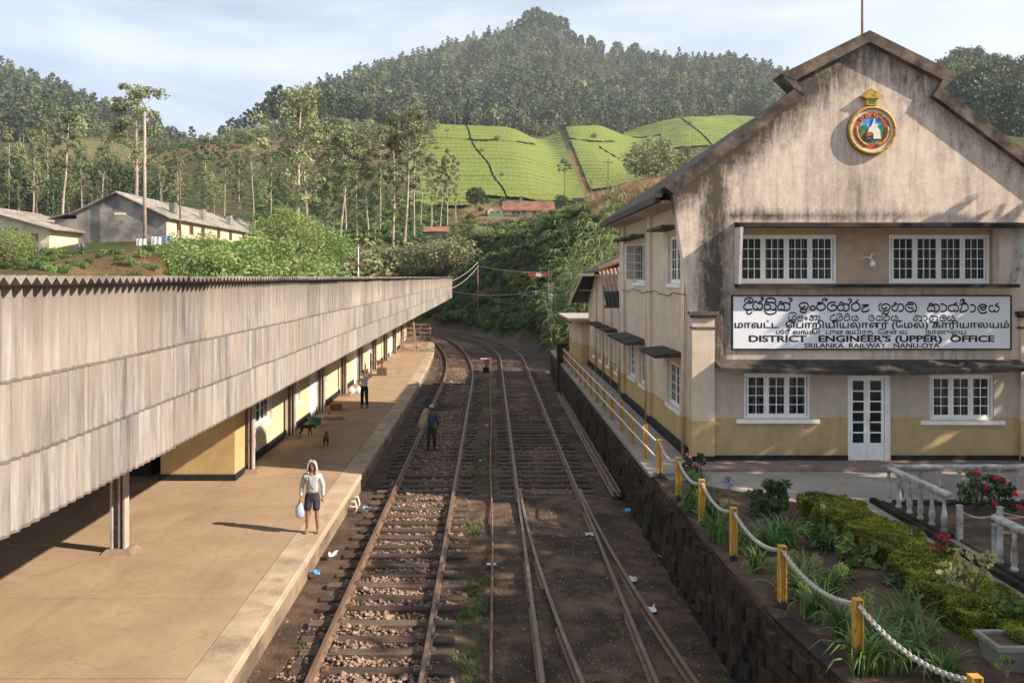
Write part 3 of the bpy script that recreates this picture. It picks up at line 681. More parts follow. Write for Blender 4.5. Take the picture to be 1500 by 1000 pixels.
# columns
cy_ = [17.55, 24.75, 30.0, 35.3, 40.7, 46.0, 51.4, 56.8, 62.2, 67.6]
cmat = std('column_paint', (.40, .36, .33), .75, .2, 4, (.2, .165, .14), 2, (.5, .7), .2, 40)
cdark = std('column_web_dark', (.16, .125, .10), .85, .3, 5, bmp=.2)  # web plates coloured darker than the flanges
for k, y in enumerate(cy_):
    x = -7.62 if k == 0 else -7.0+.004*k
    b = MB(); b.box(x-.15, x-.11, y-.11, y+.11, PZ, 5.35); b.box(x+.11, x+.15, y-.11, y+.11, PZ, 5.35)
    o = b.build('column', cmat, cn)
    b = MB(); b.box(x-.11, x+.11, y-.012, y+.012, PZ, 5.35)
    for z in np.arange(.8, 5, .72):
        b.box(x-.11, x+.11, y-.05, y-.012, z, z+.05)
    b.build('web_plate', cdark, o)
    b = MB(); b.lathe((x+.02, y-.06, 0), [(.028, PZ+.1), (.028, 5.2)], 8); b.build('conduit', cmat, o)
    b = MB(); b.hexa([(x-.30, y-.26, PZ), (x+.36, y-.26, PZ), (x+.36, y+.26, PZ), (x-.30, y+.26, PZ), (x-.22, y-.18, PZ+.09), (x+.27, y-.18, PZ+.09), (x+.27, y+.18, PZ+.09), (x-.22, y+.18, PZ+.09)])
    b.build('footing', M['platform_face'], o)
    b = MB(); b.bar((x, y, 5.28), (FX-.1, y, 5.72), .09, .16); b.bar((x, y, 4.3), (x+1.1, y, 5.36), .07, .09); b.build('bracket', M['timber'], o)
# ------------------------------------------------------------------ forecourt, garden ground
GZ0 = 1.20
def wall_x(y): return float(np.interp(y, [-20, 6, 8, 10, 12, 14, 20, 60], [4.9, 4.55, 4.33, 4.06, 3.86, 3.80, 3.80, 3.86]))
b = MB()
ysg = [-20, 6, 8, 10, 12, 14, 20, 54]
for a, c in zip(ysg[:-1], ysg[1:]):
    xa, xc = wall_x(a)+.25, wall_x(c)+.25
    b.hexa([(xa, a, -.5), (40, a, -.5), (40, c, -.5), (xc, c, -.5), (xa, a, GZ0), (40, a, GZ0), (40, c, GZ0), (xc, c, GZ0)])
tag(b.build('forecourt', M['concrete']), kind='structure')
b = MB(); b.box(4.02, 5.05, 20.3, 54, GZ0, GZ0+.07); tag(b.build('side_path', M['concrete']), kind='structure')
M['redstep'] = std('worn_red_step', (.24, .16, .13), .9, .3, 3, (.20, .18, .16), 2, (.45, .65), .3, 25)
b = MB(); b.box(5.06, 16, 20.75, 21.8, GZ0, GZ0+.06); tag(b.build('building_apron', M['redstep']), kind='structure')
# soil bed with uneven surface
n1, n2 = 70, 160
gu = np.linspace(0, 1, n1); gv = np.linspace(5.5, 19.6, n2)
GXb = np.zeros((n2, n1)); GYb = np.repeat(gv[:, None], n1, 1); rs = np.random.RandomState(21); GZb = np.zeros((n2, n1))
for i, y in enumerate(gv):
    x0 = wall_x(y)+.02; x1 = 7.25 if y < 17.2 else 7.25-(y-17.2)*1.15
    GXb[i] = x0+gu*(x1-x0)
for k in range(30):
    a = rs.uniform(0, 6.28); fr = rs.choice([1, 2, 4, 7]); GZb += np.sin((GXb*math.cos(a)+GYb*math.sin(a))*fr+rs.uniform(0, 6.28))*.012/fr**.6
GZb = GZ0+.055+GZb+.03*np.sin(gu*3.14)[None]; GZb[:, 0] -= .12; GZb[:, -1] = GZ0-.05; GZb[-1] = GZ0-.05
q = (np.arange(n2-1)[:, None]*n1+np.arange(n1-1)[None]).ravel()
me = np_mesh('garden_soil', np.stack([GXb, GYb, GZb], -1).reshape(-1, 3), np.stack([q, q+1, q+n1+1, q+n1], 1)); me.materials.append(M['earth'])
me.polygons.foreach_set('use_smooth', [True]*len(me.polygons)); tag(link('garden_soil', me), kind='structure')
b = MB(); b.box(8.4, 15, 9.5, 17.5, GZ0, GZ0+.05); tag(b.build('rose_bed_soil', M['earth']), kind='structure')

# ------------------------------------------------------------------ retaining wall
rw = thing('retaining_wall', 'dark stone retaining wall between the sunken track and the garden', 'wall', (3.8, 20, -.2))  # stones and core dark brown throughout
b = MB(); yw = [-20]+list(np.arange(4, 54, 1.0))+[53.5]
for a, c in zip(yw[:-1], yw[1:]):
    xa, xc = wall_x(a)+.05, wall_x(c)+.05
    b.hexa([(xa-.03, a, -.5), (xa+.4, a, -.5), (xc+.4, c, -.5), (xc-.03, c, -.5), (xa, a, GZ0+.02), (xa+.3, a, GZ0+.02), (xc+.3, c, GZ0+.02), (xc, c, GZ0+.02)])
b.build('wall_core', M['mortar'], rw)
def stone_mesh(seed):
    r = random.Random(seed); b = MB(); L_, H_, D_ = .5, .27, .22
    vs = []
    for x in (0, 1):
        for y, z in ((0, 0), (.5, -.02), (1, 0), (1, 1), (.5, 1.02), (0, 1)):
            vs.append((D_/2-x*D_-(r.uniform(0, .05) if x else 0), (y-.5)*L_+r.uniform(-.02, .02), (z-.5)*H_+r.uniform(-.02, .02)))
    fs = [(0, 1, 2, 3, 4, 5), (11, 10, 9, 8, 7, 6)]+[(i, i+6, (i+1) % 6+6, (i+1) % 6) for i in range(6)]
    b.add(vs, fs); me = b.mesh('stone')
    bm = bmesh.new(); bm.from_mesh(me); bmesh.ops.recalc_face_normals(bm, faces=bm.faces); bmesh.ops.bevel(bm, geom=bm.edges[:], offset=.018, segments=1, affect='EDGES'); bm.to_mesh(me); bm.free()
    me.materials.append(M['stone']); return me
sms = [stone_mesh(k) for k in range(6)]; n = 0
rest_v = []; rest_f = []
for y0 in np.arange(8, 53, .53):
    for k in range(5):
        y = y0+(.26 if k % 2 else 0)+R.uniform(-.04, .04); z = -.12+k*.285+R.uniform(-.015, .015); x = wall_x(y)+.02
        if y < 36 and n < 290:
            o = link('stone', R.choice(sms), None, rw); o.location = (x+R.uniform(-.025, .02), y, z); o.rotation_euler = (R.uniform(-.12, .12), R.uniform(-.1, .1), R.uniform(-.09, .09)); o.scale = (1, R.uniform(.8, 1.25), R.uniform(.85, 1.2)); n += 1
        else:
            s_ = R.choice(sms); bb = len(rest_v)
            rest_v += [(v.co.x+x, v.co.y+y, v.co.z+z) for v in s_.vertices]; rest_f += [tuple(i+bb for i in p.vertices) for p in s_.polygons]
b = MB(); b.add(rest_v, rest_f); tag(b.build('far_stones', M['stone'], rw), kind='stuff')
b = MB()
for a, c in zip(np.arange(20.2, 53, 2.0), np.arange(22.2, 55, 2.0)):
    b.box(wall_x(a)-.04, wall_x(a)+.30, a+.01, c-.01, GZ0+.0, GZ0+.1)
b.build('coping', M['concrete'], rw)
b = MB(); b.box(3.62, 4.12, 46.0, 46.5, -.2, 2.25); b.box(3.57, 4.17, 45.95, 46.55, 2.25, 2.35)
tag(b.build('gate_pillar', std('sooty_pillar', (.035, .03, .027), .9, .4, 3)), 'black square pillar at the far end of the yellow railing', 'pillar')  # near-black colour over the whole pillar

# ------------------------------------------------------------------ district engineer's office
FY = 21.8; PPM = F/FY
def fx(x): return (x-CX)/PPM
def fz(y): return EYE-(y-CY)/PPM
ob = thing('office_building', 'two storey gabled plaster office building with long trilingual sign board', 'building', (9.6, FY, GZ0))
LZ = [1.20, 5.08, 8.04, 10.53, 10.92, 11.88]; LX = [5.14, 5.14, 4.66, 7.97, 7.74, 9.6]
lf = lambda z: float(np.interp(z, LZ, LX)); rf = lambda z: 19.2-lf(z)
mapF = lambda u, v, w_: (u, FY+w_, v)
rec = (fx(1083), fx(1464), fz(417), fz(335))
lw1 = (fx(1090), fx(1187), fz(613), fz(547)); lw2 = (fx(1362), fx(1456), fz(615), fz(549)); dr = (fx(1242), fx(1305), GZ0, fz(550))
b = MB(); wall_cells(b, mapF, lf, rf, [3.62]+LZ[1:], [rec], 0, .3); b.build('gable_wall', M['facade'], ob)
b = MB(); wall_cells(b, mapF, lf, rf, [GZ0, 3.62], [lw1, lw2, dr], 0, .3); b.build('ground_floor_wall', M['facade_low'], ob)
b = MB(); b.box(5.141, dr[0], FY-.02, FY, GZ0, GZ0+.19); b.box(dr[1], 14.06, FY-.02, FY, GZ0, GZ0+.19); b.build('plinth', M['black'], ob)
# recessed upper bay with projecting hood
uw1 = (fx(1084), fx(1233)); uw2 = (fx(1312), fx(1461)); uz = (fz(415), fz(343))
b = MB(); wall_cells(b, mapF, lambda z: rec[0]-.2, lambda z: rec[1]+.2, [rec[2]-.2, rec[3]+.2], [(uw1[0]+.04, uw1[1], uz[0], uz[1]), (uw2[0], uw2[1], uz[0], uz[1])], .36, .5)
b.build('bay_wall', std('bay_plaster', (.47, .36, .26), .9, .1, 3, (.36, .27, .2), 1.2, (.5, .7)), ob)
hd = MB(); t = .09; x0, x1, z0, z1 = fx(1076), fx(1490), fz(421), fz(329); dT, dB = .52, .34   # hood deeper at the head than at the foot
hd.hexa([(x0, FY-dT, z1-t), (x1, FY-dT, z1-t), (x1, FY+.0, z1-t), (x0, FY+.0, z1-t), (x0, FY-dT, z1), (x1, FY-dT, z1), (x1, FY, z1+.06), (x0, FY, z1+.06)])
hd.hexa([(x0, FY-dB, z0), (x1-.14, FY-dB, z0), (x1-.14, FY, z0), (x0, FY, z0), (x0, FY-dB, z0+t), (x1-.14, FY-dB, z0+t), (x1-.14, FY, z0+t), (x0, FY, z0+t)])
hood = hd.build('window_hood', std('hood_mould', (.06, .048, .04), .95, .5, 4, (.02, .017, .015), 2, (.4, .6)), ob)
hs_ = MB()
hs_.hexa([(x0, FY-dB, z0+t), (x0+.07, FY-dB, z0+t), (x0+.07, FY, z0+t), (x0, FY, z0+t), (x0, FY-dT, z1-t), (x0+.07, FY-dT, z1-t), (x0+.07, FY, z1-t), (x0, FY, z1-t)])
hs_.hexa([(x1-.21, FY-dB, z0+t), (x1-.14, FY-dB, z0+t), (x1-.14, FY, z0+t), (x1-.21, FY, z0+t), (x1-.07, FY-dT, z1-t), (x1, FY-dT, z1-t), (x1, FY, z1-t), (x1-.07, FY, z1-t)])
hs_.build('hood_cheek', std('hood_white', (.60, .57, .53), .85, .15, 4, (.25, .2, .17), 2, (.55, .7)), hood)
window(ob, (uw1[0]+.04, FY+.37, uz[0]), 0, uw1[1]-uw1[0]-.04, uz[1]-uz[0], 4, 3, 4, 0, None, True, True)
window(ob, (uw2[0], FY+.37, uz[0]), 0, uw2[1]-uw2[0], uz[1]-uz[0], 4, 3, 4, 0, None, True, True)
window(ob, (lw1[0], FY+.04, lw1[2]), 0, lw1[1]-lw1[0], lw1[3]-lw1[2], 3, 2, 4, .21, None, True, False)
window(ob, (lw2[0], FY+.04, lw2[2]), 0, lw2[1]-lw2[0], lw2[3]-lw2[2], 3, 2, 4, .25, None, True, False)
# door
b = MB(); b.box(dr[0], dr[0]+.07, FY+.02, FY+.12, GZ0, dr[3]); b.box(dr[1]-.14, dr[1], FY+.02, FY+.12, GZ0, dr[3]); b.box(dr[0]+.07, dr[1]-.14, FY+.02, FY+.12, dr[3]-.07, dr[3])
do = b.build('door', M['white'], ob)
dwid = (dr[1]-dr[0]-.21)/2
for k in range(2):
    a = dr[0]+.07+k*dwid; c = a+dwid-.008; b = MB(); z0_, z1_ = GZ0+.01, dr[3]-.075; gz0 = z0_+.48
    b.box(a, c, FY+.05, FY+.09, z0_, gz0); b.box(a, a+.075, FY+.05, FY+.09, gz0, z1_); b.box(c-.075, c, FY+.05, FY+.09, gz0, z1_); b.box(a+.075, c-.075, FY+.05, FY+.09, z1_-.06, z1_)
    gh = (z1_-.06-gz0)/6
    for r_ in range(1, 6): b.box(a+.075, c-.075, FY+.052, FY+.088, gz0+gh*r_-.018, gz0+gh*r_+.018)
    b.build('door_leaf', M['white'], do)
    b = MB(); b.box(a+.07, c-.07, FY+.066, FY+.072, gz0-.01, z1_-.05); b.build('pane', M['glass'], do)
b = MB(); b.tube([(dr[0]+.07+dwid+.05, FY+.045, 2.05), (dr[0]+.07+dwid+.05, FY+.0, 2.08), (dr[0]+.07+dwid+.05, FY+.0, 2.26), (dr[0]+.07+dwid+.05, FY+.045, 2.29)], .012, 6); b.build('handle', M['rail'], do)
# ground floor sun shade slab, slightly sagging front edge
b = MB(); ks = 24; xa, xb = 5.72, 13.5
for k in range(ks):
    u0, u1 = k/ks, (k+1)/ks; X0, X1 = xa+(xb-xa)*u0, xa+(xb-xa)*u1
    s0, s1 = [-.10*math.sin(math.pi*u) for u in (u0, u1)]
    b.hexa([(X0, FY-.62, 3.60+s0), (X1, FY-.62, 3.60+s1), (X1, FY, 3.72), (X0, FY, 3.72), (X0, FY-.62, 3.69+s0), (X1, FY-.62, 3.69+s1), (X1, FY, 3.83), (X0, FY, 3.83)])
b.build('sun_shade', M['slab'], ob)
# corner pilasters with capitals
for s in (-1, 1):
    xc = 9.6+s*(9.6-5.42)
    b = MB(); b.box(xc-.285, xc+.285, FY-.12, FY-.003, GZ0, 4.9); b.build('pilaster', M['facade_low'] if False else M['sidewall'], ob)
    b = MB(); b.box(xc-.33, xc+.33, FY-.17, FY-.003, 4.9, 4.97); b.box(xc-.38, xc+.38, FY-.22, FY-.003, 4.97, 5.06); b.box(xc-.32, xc+.32, FY-.14, FY-.003, 4.62, 4.67); b.build('capital', M['coping'], ob)
    b = MB(); b.box(xc-.295, xc+.295, FY-.135, FY-.121, GZ0, GZ0+.19); b.build('pilaster_base', M['black'], ob)
# raking coping
inn = [(4.66, 8.04), (7.97, 10.53), (7.74, 10.92), (9.6, 11.88)]; out = [(4.42, 8.22), (7.72, 10.70), (7.34, 11.06), (9.6, 12.17)]
b = MB()
for s in (-1, 1):
    for k in range(3):
        q4 = [inn[k], inn[k+1], out[k+1], out[k]]; q4 = [(x if s < 0 else 19.2-x, z) for x, z in q4]
        d = .2+.012*k
        b.hexa([(q4[0][0], FY-d, q4[0][1]), (q4[1][0], FY-d, q4[1][1]), (q4[1][0], FY+.42, q4[1][1]), (q4[0][0], FY+.42, q4[0][1]), (q4[3][0], FY-d, q4[3][1]), (q4[2][0], FY-d, q4[2][1]), (q4[2][0], FY+.42, q4[2][1]), (q4[3][0], FY+.42, q4[3][1])])
b.build('coping', M['coping'], ob, fixn=True)
b = MB(); b.tube([(9.55, FY+.1, 12.1), (9.55, FY+.1, 14.6)], [.035, .022], 8); tag(b.build('flag_pole', M['rail']), 'thin dark flag pole on the peak of the gable', 'pole')
# side wall towards the track
mapS = lambda u, v, w_: (5.14+w_, u, v)
sw = [(23.2, 24.8, 2.3, 3.55), (27.95, 29.4, 2.3, 3.55), (30.2, 31.7, 2.3, 3.55), (23.1, 24.7, 5.75, 7.1), (28.3, 30.5, 5.75, 7.1)]
b = MB(); wall_cells(b, mapS, lambda z: FY+.3, lambda z: 33, [GZ0, 7.96], sw, 0, .3); b.build('side_wall', M['sidewall'], ob)
b = MB(); b.box(5.09, 5.14, FY+.3, 33, GZ0, GZ0+.32); b.build('plinth', M['black'], ob)
for k, (a, c, z0_, z1_) in enumerate(sw):
    window(ob, (5.14+.08, c, z0_), -math.pi/2, c-a, z1_-z0_, 2 if k < 4 else 3, 2, 4, .12 if k < 3 else .06, (2,) if k == 4 else None, False, k > 2)
for a, c, z, d in ((22.9, 25.3, 3.78, .72), (27.75, 32.2, 3.74, .72)): b = MB(); b.hexa([(5.14-d, a, z-.03), (5.14, a, z), (5.14, c, z), (5.14-d, c, z-.03), (5.14-d, a, z+.06), (5.14, a, z+.13), (5.14, c, z+.13), (5.14-d, c, z+.06)]); b.build('shade_slab', M['slab'], ob)
for a, c in ((22.95, 25.2), (27.9, 32.2)):
    b = MB(); b.box(4.62, 5.14, a, c, 7.26, 7.34); b.build('shade_slab', M['coping'], ob)
for y in (27.6, 33.05, 22.35):
    b = MB(); b.tube([(5.05, y, 7.85), (5.05, y, GZ0+.1)], .05, 8); b.build('drain_pipe', M['sidewall'], ob, True)
for y0, y1 in ((27.0, 27.5), (32.3, 32.95)): b = MB(); b.box(5.04, 5.14, y0, y1, GZ0+.33, 7.9); b.build('wall_pier', M['sidewall'], ob)
b = MB(); pts = [(5.02, 21.9+k*.5, 5.46+.05*math.sin(k*.9)+.03*math.sin(k*2.3+1)) for k in range(22)]; b.tube(pts, .014, 5); b.build('cable', M['ink'], ob)
# other walls, roof, floor
b = MB(); b.box(13.75, 14.05, FY+.3, 33, GZ0, 7.96); b.box(5.14, 14.05, 33, 33.3, GZ0, 7.96); b.prism([(5.14, 7.96), (14.05, 7.96), (9.6, 11.3)], lambda u, v, w_: (u, w_, v), 33, 33.3); b.build('back_wall', M['sidewall'], ob)
b = MB(); b.box(5.44, 13.75, FY+.5, 33, 4.6, 4.75); b.build('upper_floor', M['timber'], ob)
b = MB()
for s in (-1, 1):
    e = 4.36 if s < 0 else 14.84; r_ = 9.6
    b.hexa([(min(e, r_), FY+.42, 7.98 if s < 0 else 11.6), (max(e, r_), FY+.42, 11.6 if s < 0 else 7.98), (max(e, r_), 33.6, 11.6 if s < 0 else 7.98), (min(e, r_), 33.6, 7.98 if s < 0 else 11.6),
            (min(e, r_), FY+.42, 8.1 if s < 0 else 11.72), (max(e, r_), FY+.42, 11.72 if s < 0 else 8.1), (max(e, r_), 33.6, 11.72 if s < 0 else 8.1), (min(e, r_), 33.6, 8.1 if s < 0 else 11.72)])
b.build('roof', M['roofdark'], ob)
b = MB(); b.box(4.45, 5.14, FY+.43, 33.4, 7.86, 7.93); so_ = b.build('eave_soffit', M['soffit'], ob)
b = MB(); b.box(4.30, 4.42, FY+.43, 33.5, 7.88, 8.04); b.build('gutter', M['roofdark'], ob)
b = MB(); b.box(4.28, 4.40, FY+.0, FY+.42, 7.98, 8.16); b.build('gutter_end', M['coping'], ob)

# light on the bay wall
lp = thing('wall_lamp', 'small white lamp on a bracket between the upper windows', 'lamp', (fx(1276), FY+.36, fz(380)))
b = MB(); b.tube([(fx(1272), FY+.36, fz(378)), (fx(1276), FY+.2, fz(376)), (fx(1281), FY+.1, fz(380))], .015, 6); b.tube([(fx(1283), FY+.2, fz(370)), (fx(1279), FY+.15, fz(378))], .012, 6); b.build('bracket', M['white'], lp)
b = MB(); b.lathe((fx(1281), FY+.1, fz(387)), [(.02, .1), (.05, .08), (.075, .02), (.06, -.05), (.02, -.07)], 10); b.build('bulb', M['white'], lp, True)

# ------------------------------------------------------------------ sign board
sg = thing('sign_board', 'long white enamel name board with black Sinhala, Tamil and English lettering', 'sign', (fx(1275), FY-.06, fz(472)))
sx0, sx1, sz0, sz1 = fx(1073), fx(1478), fz(510), fz(434)
b = MB(); b.box(sx0, sx1, FY-.05, FY-.004, sz0, sz1); b.build('board', M['signwhite'], sg)
b = MB(); t = .035; b.box(sx0-t, sx1+t, FY-.065, FY-.002, sz1, sz1+t); b.box(sx0-t, sx1+t, FY-.065, FY-.002, sz0-t, sz0); b.box(sx0-t, sx0, FY-.065, FY-.002, sz0, sz1); b.box(sx1, sx1+t, FY-.065, FY-.002, sz0, sz1); b.build('frame', M['ink'], sg)
def text_line(body, xa, xb, ytop, ybot, bold=0.0, strike=0):
    c = bpy.data.curves.new('lettering', 'FONT'); c.body = body; c.size = 1; c.offset = bold; c.resolution_u = 8
    o = bpy.data.objects.new('lettering', c); col.objects.link(o); bpy.context.view_layer.update()
    dg = bpy.context.evaluated_depsgraph_get(); me = bpy.data.meshes.new_from_object(o.evaluated_get(dg)); bpy.data.objects.remove(o)
    n = len(me.vertices); co = np.zeros(n*3, np.float32); me.vertices.foreach_get('co', co); co = co.reshape(-1, 3)
    mn, mxx = co.min(0), co.max(0); Z0, Z1 = fz(ybot), fz(ytop); X0, X1 = fx(xa), fx(xb)
    out = np.empty_like(co); out[:, 0] = X0+(co[:, 0]-mn[0])/(mxx[0]-mn[0])*(X1-X0); out[:, 2] = Z0+(co[:, 1]-mn[1])/(mxx[1]-mn[1])*(Z1-Z0); out[:, 1] = FY-.053
    me.vertices.foreach_set('co', out.ravel()); me.materials.clear(); me.materials.append(M['ink']); me.update()
    if strike:                 # struck several times, slightly shifted: a fuller brush line without breaking the outlines
        base = me.copy(); bm = bmesh.new()
        for k, (dx, dz) in enumerate(((0, 0), (1, 0), (-1, 0), (0, 1), (0, -1), (.7, .7), (-.7, -.7))):
            out2 = out.copy(); out2[:, 0] += dx*strike; out2[:, 2] += dz*strike; out2[:, 1] -= .0003*k
            base.vertices.foreach_set('co', out2.ravel()); bm.from_mesh(base)
        bm.to_mesh(me); bm.free()
    return link('lettering', me, None, sg)
text_line('மாவட்ட  ெபாறியியலாளர் (ேமல்) காரியாலயம்', 1075.5, 1476, 469.0, 484, .0, .0065)
text_line('ஶ்ரீ லங்கா  புைகயிரத  ேசைவ        நானுஓய', 1136, 1413, 481.5, 492, .0, .003)
text_line("DISTRICT   ENGINEER'S (UPPER)  OFFICE", 1096, 1455, 490.5, 503.5, .034)
text_line('SRILANKA  RAILWAY   NANU-OYA', 1177, 1375, 502.2, 509.2, .022)
# Sinhala lines drawn as brush strokes (photo pixel coordinates on the board)
SIN = {('A', 1080, 15., 1.05): [[(150,185),(155,130),(200,100),(260,92),(320,120),(325,170),(300,205)],[(215,165),(245,150),(270,165),(290,205),(230,200)],[(290,205),(200,205),(140,260),(130,310),(170,345),(250,355),(310,335)],[(215,360),(195,400),(215,435),(260,445),(315,400)],
 [(350,205),(370,170),(410,180),(430,210)],[(350,210),(325,270),(345,330),(400,355),(430,320),(430,290)],[(430,320),(460,355),(510,340),(540,280),(520,220),(440,215)],[(450,210),(480,175),(515,165),(530,130),(555,125),(555,95),(520,90),(490,95)],
 [(620,200),(615,150),(650,110),(720,97),(800,115),(830,160),(810,200)],[(610,225),(600,190),(640,175),(670,195),(760,195),(830,250),(830,320),(790,355),(730,350)],[(600,235),(575,290),(600,345),(650,360),(715,320),(710,265),(660,235),(600,235)],[(595,370),(610,420),(680,450),(760,445),(830,410),(840,370),(800,350)],
 [(905,215),(920,180),(960,180),(980,205),(1060,200),(1130,240),(1140,300),(1100,360),(1020,370)],[(910,225),(870,290),(890,350),(940,360),(950,320)],[(950,340),(990,365),(1025,310),(1000,245),(920,225)],[(1140,250),(1140,170),(1180,155),(1185,120),(1150,105),(1105,115)]],
 ('B', 1160, 12.5, 1.05): [[(205,235),(225,228),(205,252),(150,255),(120,215),(150,180),(210,163),(270,185),(285,235),(250,280),(200,290),(150,290),(140,320),(180,345),(230,340),(260,300)],[(310,265),(365,225),(420,265),(365,305),(310,265)],
 [(455,185),(470,160),(520,170),(550,190)],[(520,190),(470,195),(440,235),(460,285),(520,305),(590,270),(590,220),(550,170),(545,120),(580,95),(610,100),(600,135)],[(590,140),(640,95)],
 [(790,165),(730,155),(660,180),(630,240),(660,295),(720,312),(785,290),(800,240),(760,205),(705,218),(715,230)],[(855,185),(870,160),(910,165),(940,190),(990,190),(1030,240),(1020,290),(980,315),(930,310)],[(860,195),(820,240),(830,290),(880,310),(935,280),(930,220),(870,200)],[(1030,220),(1040,170),(1075,140),(1065,110),(1005,105)],
 [(1205,105),(1150,160),(1085,200),(1070,250),(1100,300),(1160,312),(1220,280),(1230,225),(1190,175),(1140,165)],[(1260,215),(1390,205),(1310,245),(1260,295),(1290,330),(1350,325),(1400,285)]],
 ('C', 1270, 12.5, 1.0): [[(240,170),(205,220),(205,280),(240,330)],[(325,258),(345,252),(320,275),(265,270),(245,235),(275,200),(330,187),(385,205),(405,250),(375,300),(320,315),(275,320),(270,345),(310,370),(355,365),(385,325)],
 [(480,190),(490,165),(525,185),(500,205),(445,230),(440,280),(480,315),(530,300),(545,240),(560,200),(610,190),(650,230),(645,290),(600,325),(560,318)],[(725,190),(745,155),(780,165),(800,155),(825,170),(820,200),(725,195),(690,220),(685,280),(730,325),(790,330),(850,295)],[(725,235),(770,262),(830,265)],[(850,170),(885,230),(880,300),(845,345)]],
 ('D', 1350, 12.5, 1.0): [[(115,210),(130,180),(165,180),(190,205),(250,195),(300,230),(305,280),(270,325),(210,328)],[(125,215),(90,265),(100,315),(150,325),(155,290)],[(155,310),(195,320),(220,275),(195,225),(125,215)],[(325,200),(370,190),(430,220),(440,270),(400,325),(330,322)],
 [(600,210),(570,200),(610,170),(635,175)],[(560,200),(480,230),(475,290),(520,325),(570,315),(575,270)],[(575,310),(620,325),(655,280),(640,220),(600,210)],[(670,190),(710,200),(710,260),(680,325),(760,325),(830,280),(820,210),(770,185),(720,200)],[(690,160),(700,120),(750,105),(765,130),(740,140),(730,170),(790,170),(790,190)],
 [(870,205),(920,205),(965,250),(950,310),(900,335),(870,325)],[(1045,245),(1100,250),(1145,235),(1140,285),(1090,295),(1050,270)],[(1175,250),(1150,205),(1080,200),(1015,240),(1015,300),(1060,350),(1120,355),(1180,330)],[(1290,215),(1225,230),(1215,290),(1250,325),(1300,320),(1310,280)],[(1305,315),(1350,335),(1395,290),(1385,240),(1330,225),(1350,190),(1385,185)]],
 ('a', 1080, 15., .62): [[(1120,460),(1140,425),(1200,415),(1265,430),(1270,470)],[(1130,490),(1110,540),(1140,575),(1190,560),(1200,510),(1230,485),(1275,510),(1280,550),(1240,580),(1210,550)],[(1125,595),(1160,630),(1220,632),(1275,595)],[(1340,500),(1400,490),(1435,520),(1390,545),(1340,520)],[(1330,490),(1310,550),(1350,600),(1430,580)]],
 ('b', 1160, 12.5, .62): [[(220,450),(245,425),(270,450),(245,475),(220,450)],[(320,420),(340,395),(380,415),(430,400),(445,450),(410,485)],[(325,425),(310,470),(350,485),(385,450),(340,425)],[(460,405),(500,430),(490,475),(455,487)],[(780,400),(740,385),(720,410),(690,430),(695,480),(740,490),(790,480),(780,510),(720,512)],
 [(810,400),(830,370),(880,370),(905,400)],[(820,420),(800,460),(830,490),(880,490),(910,450),(890,415),(850,420),(860,460)],[(960,400),(970,370),(1020,370),(1040,400)],[(1000,405),(945,430),(945,480),(1000,490),(1045,460),(1030,420),(1000,405)],[(1120,410),(1080,430),(1085,480),(1130,490),(1140,450)],[(1140,480),(1180,490),(1195,440),(1150,420),(1170,390)]],
 ('c', 1270, 12.5, .62): [[(110,410),(60,395),(15,430),(30,480),(90,490),(120,450),(70,430),(60,445)],[(160,430),(190,400),(220,420),(260,400),(255,360)],[(160,435),(155,480),(200,490),(215,460)],[(215,485),(260,480),(265,430)],[(310,400),(290,440),(300,485),(350,490),(395,460),(380,410),(330,400),(340,440)],[(470,410),(430,430),(435,480),(480,490),(490,450)],[(490,485),(530,490),(545,440),(500,420),(520,390)],
 [(860,430),(870,400),(920,410),(970,415),(985,460),(960,495),(930,490)],[(860,430),(830,470),(860,495),(905,470),(890,430)],[(1010,410),(1070,415),(1080,470),(1020,495)],[(1150,430),(1160,400),(1200,415),(1260,415),(1270,470),(1240,490)],[(1150,430),(1120,470),(1150,490),(1195,470),(1180,430)],[(1125,518),(1275,515),(1270,480)],[(1310,450),(1350,395),(1410,400),(1430,450),(1390,495),(1330,495),(1310,460)],[(1340,440),(1370,430),(1400,440),(1370,465)]],
 ('d', 1350, 12.5, .62): [[(500,410),(455,440),(470,495),(510,490),(520,455)],[(520,490),(560,495),(585,450),(540,425),(560,395)]]}
def brush(b, pts, wd, yk):
    P = [np.array(p, float) for p in pts]; Q = []
    for i in range(len(P)-1):
        p0, p1, p2, p3 = P[max(i-1, 0)], P[i], P[i+1], P[min(i+2, len(P)-1)]
        for t in np.linspace(0, 1, 5)[:-1]:
            Q.append(.5*((2*p1)+(-p0+p2)*t+(2*p0-5*p1+4*p2-p3)*t*t+(-p0+3*p1-3*p2+p3)*t**3))
    Q.append(P[-1]); n = len(Q); vs = []
    for i in range(n):
        d = Q[min(i+1, n-1)]-Q[max(i-1, 0)]; l = np.hypot(*d) or 1; nrm = np.array([-d[1], d[0]])/l
        w_ = wd*(.72+.42*abs(d[0]/l))           # brush: fuller on the horizontals
        for s in (-1, 1):
            p = Q[i]+nrm*w_*s/2; vs.append((fx(p[0]), yk, fz(p[1])))
    b.add(vs, [(2*i, 2*i+1, 2*i+3, 2*i+2) for i in range(n-1)])
bb = {0: MB(), 1: MB()}; k = 0
for (nm, ox, s_, wd), strokes in SIN.items():
    for st_ in strokes:
        brush(bb[0 if nm.isupper() else 1], [(ox+u/s_, 430+v/s_) for u, v in st_], wd*2.1 if nm.isupper() else wd*2.5, FY-.053-.0004*(k % 9)); k += 1
for k in (0, 1): bb[k].build('lettering', M['ink'], sg)

